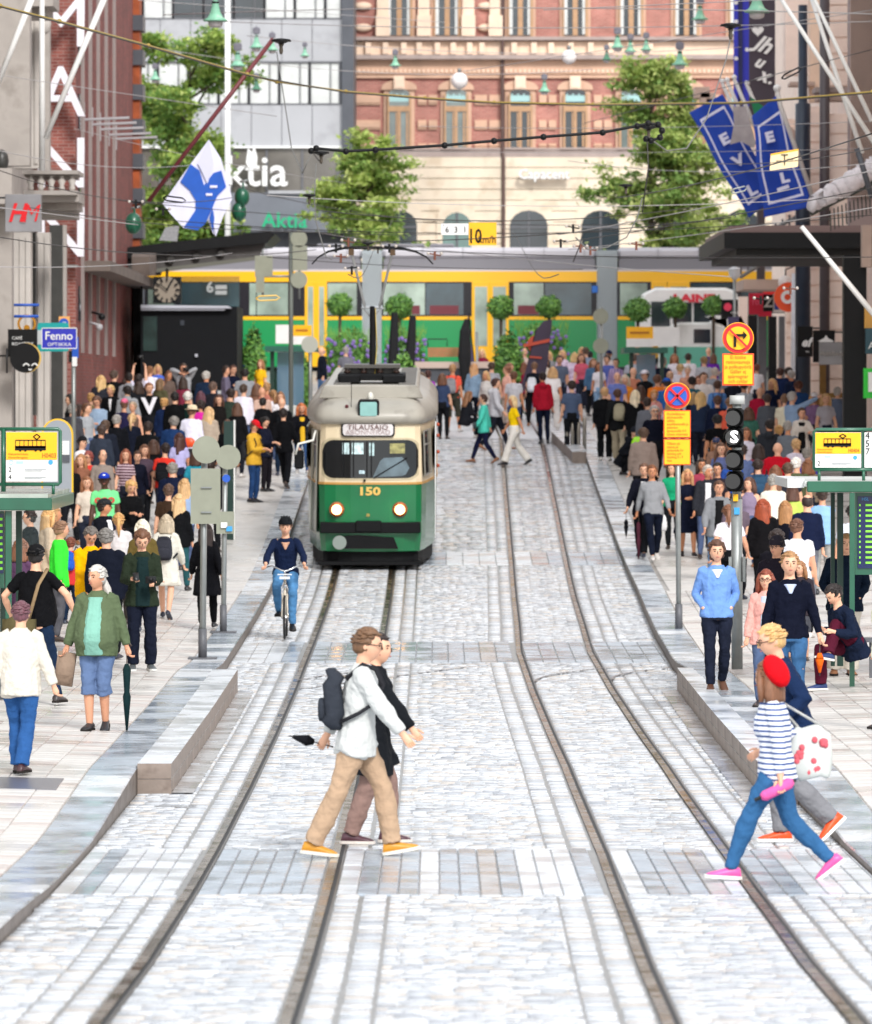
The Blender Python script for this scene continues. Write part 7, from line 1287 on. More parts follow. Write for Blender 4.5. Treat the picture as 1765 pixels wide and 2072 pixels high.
def person(X, Y, head, h, sex, pose, top, tc, bot, bc, hair, hc, label, skin='a', shoes='3a3434', fat=0, fine=False, grp='people in the street', yaw=None, z=None, hat=None, ptch=None, sole=None, m_top=None, inner=None, glasses=None, zoff=0, face=True, legs=True):
 pd = dict(POSES[pose]) if isinstance(pose, str) else dict(pose); pk = pose if isinstance(pose, str) else pose['id']
 if yaw is not None: pd['yaw'] = yaw
 if ptch is not None: pd['pit'] = ptch
 fk = 'f' if sex == 'f' else 'm'; S = skel(pd, fk); vox = .0105 if fine else .021; hk = (pk, fk, pd.get('yaw', 0), pd.get('pit', 0), fat, fine)
 g = gz(X, Y) if z is None else z; root = empty('person', (X, Y, g + zoff), label, 'person', grp, rz=R(head)); root.scale = (h / 1.753,) * 3
 S0 = S; body = link('body', proto(('body',) + hk, lambda: bodymb(S, fk, fat), vox, 2, lambda: handmb(S)), root, SKIN, SK.get(skin, skin))
 M = headmat(S); loc = M.translation; rot = M.to_euler(); HS = 1.07
 bk = hk[:2] + (fat, fine)
 if top: link({'te': 't_shirt', 'sw': 'sweater', 'sh': 'shirt', 'jk': 'jacket', 'co': 'coat', 'dr': 'dress', 'ta': 'sleeveless_top', 'sd': 'dress', 'hd': 'hooded_jacket'}[top], proto(('top', top) + bk, lambda: topmb(S, fk, fat, top), vox, 2), root, m_top or CLOTH, dk(tc))
 if bot and bot != 'no': link({'je': 'jeans', 'so': 'shorts', 's2': 'shorts', 'sk': 'skirt', 'ls': 'long_skirt', 'sl': 'leggings'}.get(bot, 'trousers'), proto(('bot', bot) + bk, lambda: botmb(S, fk, bot), vox, 2), root, DENIM if bot == 'je' else CLOTH, dk(bc))
 if inner:
  key = ('inner', inner[1]) + bk
  def imk():
   mb = MB(); w0, w1, zlo = {'open': (.07, .075, -.1), 'vee': (.055, .012, .22), 'collar': (.075, .02, .4), 'wide': (.085, .11, -.12)}[inner[1]]
   rs = []
   for z in np.linspace(zlo, .5, 9):
    t_ = (z - zlo) / (.5 - zlo); w_ = w1 + (w0 - w1) * t_; ry = float(np.interp(z, [-.48, -.12, 0, .1, .17, .3, .4, .47, .52], [.16, .13, .12, .105, .1, .115, .112, .09, .075])) + fat * .8 * math.exp(-((z - .1) / .2) ** 2) + fat * .4 * math.exp(-((z - .1) / .2) ** 2); yf = -(ry + .042); rs.append([S['rot'](w_, yf + .05, z), S['rot'](w_ * .6, yf + .008, z), S['rot'](0, yf, z), S['rot'](-w_ * .6, yf + .008, z), S['rot'](-w_, yf + .05, z)])
   mb.rings(rs); return mb
  link('shirt_front', proto(key, imk, .008, 1), root, CLOTH, inner[0])
 if legs:
  key = ('shoes', pk, fk)
  if key not in _proto: _proto[key] = [(a.mesh('shoe', True), b_.mesh('sole')) for a, b_ in shoemb(S, 0)]
  for a, b_ in _proto[key]:
   s_ = link('shoe', a, root, LEATHER, shoes); 
   if fine or sole: link('sole', b_, s_, CLOTH, sole or '2a2624')
 hobj = None
 if hair != '0': hobj = link('hair', hairmesh(hair), root, HAIRM, hc, loc=loc, rot=rot, scale=HS)
 if hat: link({'cap': 'cap', 'capb': 'cap', 'hat': 'straw_hat', 'bean': 'beanie', 'helm': 'helmet', 'beret': 'beret', 'scarf': 'headscarf'}[hat[0]], hatmesh(hat[0]), root, CLOTH, hat[1], loc=loc, rot=rot, scale=HS)
 if face:
  e, l_ = facemesh(); eo = link('eyes_and_brows', e, root, EYEM, loc=loc, rot=rot, scale=HS); link('lips', l_, root, LIPM, loc=loc, rot=rot, scale=HS)
  if glasses: link('glasses', specs(), root, EYEM, loc=loc, rot=rot, scale=HS)
 root['sk'] = 0; del root['sk']; return root, S
def wpos(root, v):
 sc_ = root.scale[0]; e = Euler((0, 0, root.rotation_euler[2])).to_matrix(); return Vector(root.location) + e @ (Vector(v) * sc_)
def carry(root, name, label, cat, parts, group=None, at=(0, 0, 1.0)):
 """a carried thing standing on its own, modelled in the carrier's frame"""
 o = empty(name, wpos(root, at), label, cat, group, rz=root.rotation_euler[2]); o.scale = root.scale
 first = None
 for nm, mb, m, col in parts:
  mb.v = [tuple(Vector(p) - Vector(at)) for p in mb.v]; me = mb.mesh(nm, True); link(nm, me, o, m, col)
 return o
def se(d, e=.55): return [math.copysign(abs(c) ** e, c) for c in d]
def backpack(root, S, col, lab, big=1.0):
 b_ = MB(); c = S['rot'](0, .2, .28); b_.sph(c, .1, 16, 12, lambda d, p: Vector((se(d)[0] * .145 * big * (1 - .14 * d[2]), se(d)[1] * .075 * (1 - .15 * d[2]) + .02 * math.sin(9 * d[2]), se(d)[2] * .215 * big))); pk = MB(); pk.sph(c + V3(0, .085, -.08), .1, 12, 8, lambda d, p: Vector((se(d)[0] * .105, se(d)[1] * .035, se(d)[2] * .09))); st = MB()
 for s_ in (-1, 1): st.tube([S['rot'](s_ * .1, .12, .44), S['rot'](s_ * .11, 0.0, .565), S['rot'](s_ * .115, -.1, .535), S['rot'](s_ * .125, -.165, .42), S['rot'](s_ * .185, -.13, .3), S['rot'](s_ * .21, 0, .2), S['rot'](s_ * .15, .13, .12)], .018, 6, .5)
 carry(root, 'backpack', lab, 'backpack', [('bag', b_, CLOTH, col), ('pocket', pk, CLOTH, col), ('strap', st, CLOTH, '2a2a2e')])
def bagmb(c, w_, h_, d_): mb = MB(); mb.box(c, (w_, d_, h_)); return mb
def handbag(root, S, side, col, lab, w_=.3, h_=.24, drop=.2):
 wr = S['wr' + side]; b_ = MB(); c = wr + V3((.03 if side == 'L' else -.03), 0, -.05 - drop - h_ / 2); b_.sph(c, (w_ / 2, .06, h_ / 2), 12, 8, lambda d, p: Vector((p[0] * 1.15 * (1.1 - .2 * d[2]), p[1], max(-h_ / 2 * .85, min(h_ / 2 * .8, p[2] * 1.1))))); st = MB(); st.tube([c + V3(-w_ * .3, 0, h_ * .35), wr + V3(0, 0, -.08), c + V3(w_ * .3, 0, h_ * .35)], .01, 5)
 carry(root, 'handbag', lab, 'bag', [('bag', b_, LEATHER, col), ('strap', st, LEATHER, col)], at=(wr.x, wr.y, wr.z))
def umbrella(root, S, side, col, lab, L_=.8, dr=(0, 0, -1), hook=True):
 wr = S['wr' + side]; d = V3(*dr).normalized(); a = wr + V3(0, 0, -.08); cl = MB(); cl.tube([a + d * .1, a + d * .16, a + d * L_ * .45, a + d * L_ * .5, a + d * L_ * .56, a + d * L_ * .9], [.02, .045, .03, .045, .04, .012], 8); rd = MB(); rd.tube([a - d * .05, a + d * L_], .006, 5)
 if hook: rd.tube([a - d * .05, a - d * .1, a - d * .12 + V3(.03, 0, 0), a - d * .09 + V3(.05, 0, 0)], .011, 6)
 carry(root, 'umbrella', lab, 'umbrella', [('folded_cloth', cl, CLOTH, col), ('rod', rd, LEATHER, '3a2e28')], at=tuple(wr))
def phone(root, S, side, lab, col='101114', off=(0, -.05, .02)):
 wr = S['wr' + side]; c = wr + V3(*off) + (wr - S['el' + side]).normalized() * .09; mb = MB(); mb.box(c, (.075, .012, .145), rx=-.9); carry(root, 'phone', lab, 'phone', [('phone', mb, LEATHER, col)], at=tuple(wr))
def standY(x, ytop, h):
 lo, hi = 46., 172.
 for _ in range(40):
  m = (lo + hi) / 2; X = sx(x, m)
  if HY - (gz(X, m) + h - CZ) / m * FPX > ytop: lo = m
  else: hi = m
 return sx(x, lo), lo
# --- people crossing in front
Y = 47.6; r1, S = person(sx(722, Y), Y, 90, 1.94, 'm', dict(id='h1', aL=(.09, -.27, .1), pL=-10, aR=(-.09, .33, .1), pR=6, hR=(-.24, -.36, .93), hL=(.2, .26, .86), lean=5, dz=-.03), 'jk', 'c6c8c6', 'tr', 'b2967c', 's', '6e5038', 'man with glasses in a light grey cardigan, khaki trousers and tan shoes crossing the tracks', shoes='c08420', sole='d8d4c8', fine=True, grp=None, ptch=8, glasses=1)
backpack(r1, S, '32363e', 'dark grey backpack on the back of the man in the light grey cardigan', 1.1)
umbrella(r1, S, 'L', '16161a', 'short folded black umbrella held behind him by the man in the light grey cardigan', .3, (.0, 1, .25), False)
Y = 49.2; r, S = person(sx(752, Y), Y, 90, 1.82, 'f', dict(id='h2', aL=(.08, -.14, .09), aR=(-.08, .17, .09), hR=(-.26, -.42, .86), hL=(.2, .1, .9), lean=3, dz=-.01), 'co', '23262c', 'tr', '8a7068', 's', '2c201e', 'dark haired person in a charcoal coat half hidden behind the man with the dark backpack', shoes='4a2a34', sole='d0c8c0', fine=True, grp=None, yaw=-20)
Y = 44.9; r, S = person(sx(1572, Y), Y, -90, 1.78, 'f', dict(id='h3', aL=(.08, -.36, .1), pL=-4, aR=(-.08, .42, .16), pR=38, hL=(.22, .02, .78), hR=(-.2, -.1, 1.0), lean=4, dz=-.06), 'sh', 'e4e6ec', 'sl', '33608c', 'b', '7a523a', 'woman in a red beret, blue striped top and jeans striding left over the rails', shoes='e0569a', sole='e8e6e0', fine=True, grp=None, yaw=-38, hat=('beret', 'd0101c'), m_top=stripes('breton_stripes', 'e8eaf0', '2a4a86', .042))
mb = MB(); wr = S['wrL']; mb.tube([wr + V3(0, .1, -.03), wr + V3(0, .07, -.045), wr + V3(0, -.03, -.1), wr + V3(0, -.12, -.145), wr + V3(0, -.15, -.155)], [.02, .045, .04, .042, .025], 10); m2 = MB(); m2.tube([wr + V3(0, .12, -.02), wr + V3(0, -.2, -.18)], .014, 6)
carry(r, 'umbrella', 'small folded pink umbrella in the hand of the woman in the red beret', 'umbrella', [('folded_cloth', mb, CLOTH, 'e060a0'), ('handle', m2, LEATHER, '2a2a2c')], at=tuple(wr))
mb = MB(); c = V3(-.26, .28, .98); mb.sph(c, .1, 16, 12, lambda d, p: Vector((se(d)[0] * .05 * (1 - .5 * d[2]), se(d)[1] * .17 * (1 - .12 * d[2]), se(d)[2] * .21 + .02 * math.sin(8 * d[1])))); m2 = MB(); m2.tube([c + V3(0, -.1, .2), S['shR'] + V3(0, .02, .07), c + V3(0, .1, .2)], .012, 5); m3 = MB(); r_ = random.Random(4)
for k in range(16): d = V3(r_.uniform(.3, 1), r_.gauss(0, .8), r_.gauss(0, .8)).normalized(); m3.sph(c + V3(.05, d.y * .14, d.z * .17), (.01, .028, .028), 6, 4)
carry(r, 'tote_bag', 'pale tote bag with red flowers on the shoulder of the red beret woman', 'bag', [('bag', mb, LEATHER, 'c4c8c4'), ('strap', m2, LEATHER, 'd8d8d4'), ('flower_print', m3, CLOTH, 'd0606a')], at=tuple(c)); [o_ for o_ in bpy.data.objects if o_.name == 'flower_print'][0]['kind'] = 'stuff'
Y = 49.3; r, S = person(sx(1612, Y), Y, -80, 1.92, 'm', dict(id='h4', aL=(.08, .26, .2), pL=42, aR=(-.08, -.1, .09), hL=(.23, -.2, 1.0), hR=(-.2, -.1, 1.05), lean=16, dz=-.01), 'jk', '1e3258', 'tr', '7c7c80', 's', 'd0a870', 'blond man with glasses in a quilted navy jacket and bright orange sneakers', shoes='f0501c', sole='e8e8e4', fine=True, grp=None, ptch=14, glasses=1)
yb = poleY(1446, 1397); r, S = person(sx(1450, yb), yb, 4, 1.84, 'm', dict(id='h5', aL=(.09, .16, .12), pL=32, aR=(-.08, -.08, .08), hL=(.15, -.07, .96), hR=(-.15, -.07, .96), eo=.1, nh=1), 'sw', '6c92cf', 'je', '262c40', 'm', '57392a', 'young man in a light blue sweater with hands in his pockets', shoes='5a3a2a', sole='c8b8a0', fine=True, grp=None, inner=('f0eef4', 'collar'))
Yb = 64; X = sx(1598, Yb); r, S = person(X, Yb, 2, 1.9, 'm', dict(id='h6', aL=(.09, -.12, .08), aR=(-.09, .16, .1), hL=(.33, -.06, .82), hR=(-.27, 0, .85)), 'sw', '151a30', 'je', '34587e', 's', 'a07850', 'fair haired man in a dark navy sweater carrying an orange umbrella', fine=True, grp=None, inner=('b8c4e4', 'collar'))
umbrella(r, S, 'L', 'e8641c', 'folded orange and grey umbrella carried upside down by the man in the dark navy sweater', .34, (0, 0, -1)); 
Yb = 67; X = sx(1551, Yb); r, S = person(X, Yb, -12, 1.6, 'f', 'st', 'jk', 'dba096', 'je', '4a5a78', 'b', '7e3c28', 'auburn woman in mirrored sunglasses and a pink quilted puffer jacket', fine=True, grp=None, glasses=1, inner=('b4bccc', 'open'))
yb = poleY(205, 1478); r, S = person(sx(197, yb), yb, -10, 1.79, 'm', dict(id='h8', aL=(.07, .08, .1), pL=15, aR=(-.07, -.06, .08), hL=(.34, -.02, .86), hR=(-.34, -.02, .86), ko=.05), 'jk', '5c6a4e', 'so', '5a6e92', 'y', 'bcb8b2', 'heavy older man with long white hair, olive blazer, open mint shirt and blue shorts', fat=.12, skin='c99274', shoes='26262a', fine=True, grp=None, yaw=-28, inner=('7cae9e', 'wide'))
umbrella(r, S, 'L', '12282a', 'long folded dark umbrella held point down by the older man with long white hair', .9); mb = MB(); wr = S['wrR']; mb.box(wr + V3(-.02, 0, -.24), (.2, .05, .36), ry=.15); carry(r, 'newspaper', 'folded newspaper bundle in the hand of the older man with long white hair', 'newspaper', [('pages', mb, CLOTH, '8c7868')], at=tuple(wr))
yb = poleY(45, 1566); r, S = person(sx(42, yb), yb, 170, 1.66, 'm', dict(id='h9', aL=(.06, -.1, .09), aR=(-.05, .14, .1), hL=(.3, -.02, .82), hR=(-.36, -.04, .84)), 'jk', 'd4cec2', 'tr', '2c558c', 's', '69434c', 'person seen from behind with short plum hair, cream jacket and blue jeans', fat=.05, shoes='3a1e24', fine=True, grp=None)
handbag(r, S, 'L', '6a6c70', 'grey shoulder bag at the left photo edge beside the cream jacket', .3, .36, -.25)
X, Yb = standY(72, 1108, 1.84); r, S = person(X, Yb, 165, 1.86, 'm', dict(id='h10', hL=(-.0, -.2, 1.02) and (.34, -.12, 1.0), hR=(-.42, -.1, 1.02), eo=.25, aL=(.14, -.1, .08), aR=(-.3, .1, .08)), 'te', '17171b', 'je', '1f3350', 's', '1a1616', 'broad man in a black t-shirt and black cap seen from behind with a satchel', fat=.12, fine=True, grp=None, hat=('capb', '141416'))
mb = MB(); c = V3(.1, .26, .82); mb.box(c, (.36, .12, .26)); mb.sph(c + V3(0, .03, .02), (.2, .09, .15), 12, 8); m2 = MB(); m2.tube([c + V3(-.1, 0, .1), S['rot'](-.1, .2, .4), S['rot'](-.14, 0, .57), S['rot'](-.1, -.16, .4)], .022, 6, .4); carry(r, 'satchel', 'olive canvas satchel hanging on the back of the man in the black t-shirt', 'bag', [('bag', mb, CLOTH, '5a5238'), ('strap', m2, CLOTH, '8a7458')], at=tuple(c))
X, Yb = standY(183, 1067, 1.8); r, S = person(X, Yb, 14, 1.8, 'm', 'ph', 'jk', 'f0b000', 'tr', '23262e', 's', '6a625c', 'grey haired man in an open yellow rain jacket looking down at his phone', fat=.08, fine=True, grp=None, ptch=34, inner=('1c2436', 'open'), skin='b'); phone(r, S, 'L', 'black phone in the hands of the man in the yellow rain jacket')
yb = poleY(290, 1356); r, S = person(sx(287, yb), yb, 8, 1.83, 'm', dict(id='h12', hL=(.12, -.3, 1.12), hR=(-.14, -.28, 1.16), aL=(.11, -.02, .08), aR=(-.12, -.06, .08), pit=26), 'jk', '364232', 'tr', '20263a', 'm', '6a4630', 'young man in a dark green jacket looking at his phone, camera in hand', shoes='5a5e60', sole='d8d8d4', fine=True, grp=None, inner=('17292a', 'wide')); phone(r, S, 'R', 'phone held by the young man in the dark green jacket')
mb = MB(); c = S['wrL'] + V3(-.04, -.08, .03); mb.box(c, (.13, .06, .09)); m2 = MB(); m2.lathe([(.035, 0), (.04, .05), (.036, .09)], c + V3(0, -.03, 0), 12, 'Y'); m2.v = [(x, 2 * (c.y - .03) - y, z) for x, y, z in m2.v]; carry(r, 'camera', 'black camera in the hand of the young man in the dark green jacket', 'camera', [('body', mb, LEATHER, '17181a'), ('lens', m2, LEATHER, '101012')], at=tuple(c))
# cyclist
Yc = 87.9; Xc = sx(578, Yc); g = roadz(Yc) + .006; r, S = person(Xc, Yc, 0, 1.8, 'm', dict(id='bk', hip=.99, hy=.16, lean=16, aL=(.1, -.04, .22), pL=10, aR=(-.1, .06, .4), pR=-6, hL=(.29, -.36, 1.12), hR=(-.29, -.36, 1.12), ko=.12, pit=6, eo=.1), 'sw', '1c2a4c', 'je', '4c7ca8', 's', '5a4030', 'cyclist in a black helmet, dark blue jumper and jeans riding toward the camera', fine=True, grp=None, hat=('helm', '17191c'), z=g, inner=('c89a80', 'collar'), shoes='17181a')
bk = empty('bicycle', (Xc, Yc, g), 'pale framed city bicycle ridden toward the camera beside the old tram', 'bicycle'); FR = mat('frame_cream', 'c9bfae', rough=.35, coat=.4)
for y_ in (-.56, .52):
 mb = MB(); n = 30; rs = []
 for k in range(n): 
  a = 2 * math.pi * k / n; rs.append([V3(.018 * math.cos(b_), y_ + (.325 + .018 * math.sin(b_)) * math.cos(a), .345 + (.325 + .018 * math.sin(b_)) * math.sin(a)) for b_ in [2 * math.pi * j / 6 for j in range(6)]])
 rs.append(rs[0]); mb.rings(rs, cap=False); wh = mb.build('wheel', mat('tyre', '1a1a1a', rough=.7), bk, smooth=True); mb = MB()
 for k in range(16): a = 2 * math.pi * k / 16; mb.tube([V3(.02 * (-1) ** k, y_, .345), V3(0, y_ + .31 * math.cos(a), .345 + .31 * math.sin(a))], .0018, 3)
 tag(mb.build('spokes', CHROME, wh), kind='stuff'); mb = MB(); mb.lathe([(.02, -.04), (.03, 0), (.02, .04)], (0, y_, .345), 8, 'X'); mb.build('hub', CHROME, wh)
mb = MB(); mb.tube([V3(0, -.56, .345), V3(0, -.44, .75), V3(0, -.38, .98)], .02, 8); mb.tube([V3(0, -.43, .78), V3(0, .02, .3), V3(0, .16, .88)], .02, 8); mb.tube([V3(0, -.4, .86), V3(0, .12, .78)], .018, 8)
for s_ in (-1, 1): mb.tube([V3(s_ * .02, .02, .3), V3(s_ * .05, .52, .345), V3(s_ * .02, .13, .76)], .011, 6); mb.tube([V3(s_ * .035, -.44, .7), V3(s_ * .045, -.56, .345)], .012, 6)
mb.build('frame', FR, bk, smooth=True); mb = MB(); mb.tube([V3(.31, -.3, 1.1), V3(.2, -.36, 1.13), V3(.05, -.42, 1.06), V3(0, -.42, 1.05), V3(-.05, -.42, 1.06), V3(-.2, -.36, 1.13), V3(-.31, -.3, 1.1)], .012, 8); mb.tube([V3(0, -.38, .96), V3(0, -.42, 1.06)], .014, 6); mb.build('handlebar', CHROME, bk, smooth=True)
for s_ in (-1, 1): mb = MB(); mb.tube([V3(s_ * .31, -.3, 1.1), V3(s_ * .33, -.24, 1.09)], .018, 8); mb.build('grip', BLK, bk)
mb = MB(); mb.sph((0, .2, .95), (.09, .14, .04), 12, 6); mb.build('saddle', BLK, bk); mb = MB(); mb.box((0, -.5, .95), (.16, .1, .04)); mb.box((0, -.5, 1.0), (.22, .14, .015)); mb.build('front_rack', mat('rack_white', 'd8dcdf', rough=.3), bk)
mb = MB(); mb.tube([V3(-.1, .05, .38), V3(-.05, .02, .3), V3(.05, .02, .3), V3(.1, -.02, .22)], .012, 6)
for s_ in (-1, 1): mb.box(V3(s_ * .13, .03 if s_ < 0 else -.04, .33 if s_ < 0 else .17), (.1, .07, .02))
mb.build('crank_and_pedals', CHROME, bk); mb = MB(); mb.sph((0, -.5, .82), (.035, .03, .035), 8, 6); mb.build('front_lamp', CHROME, bk)
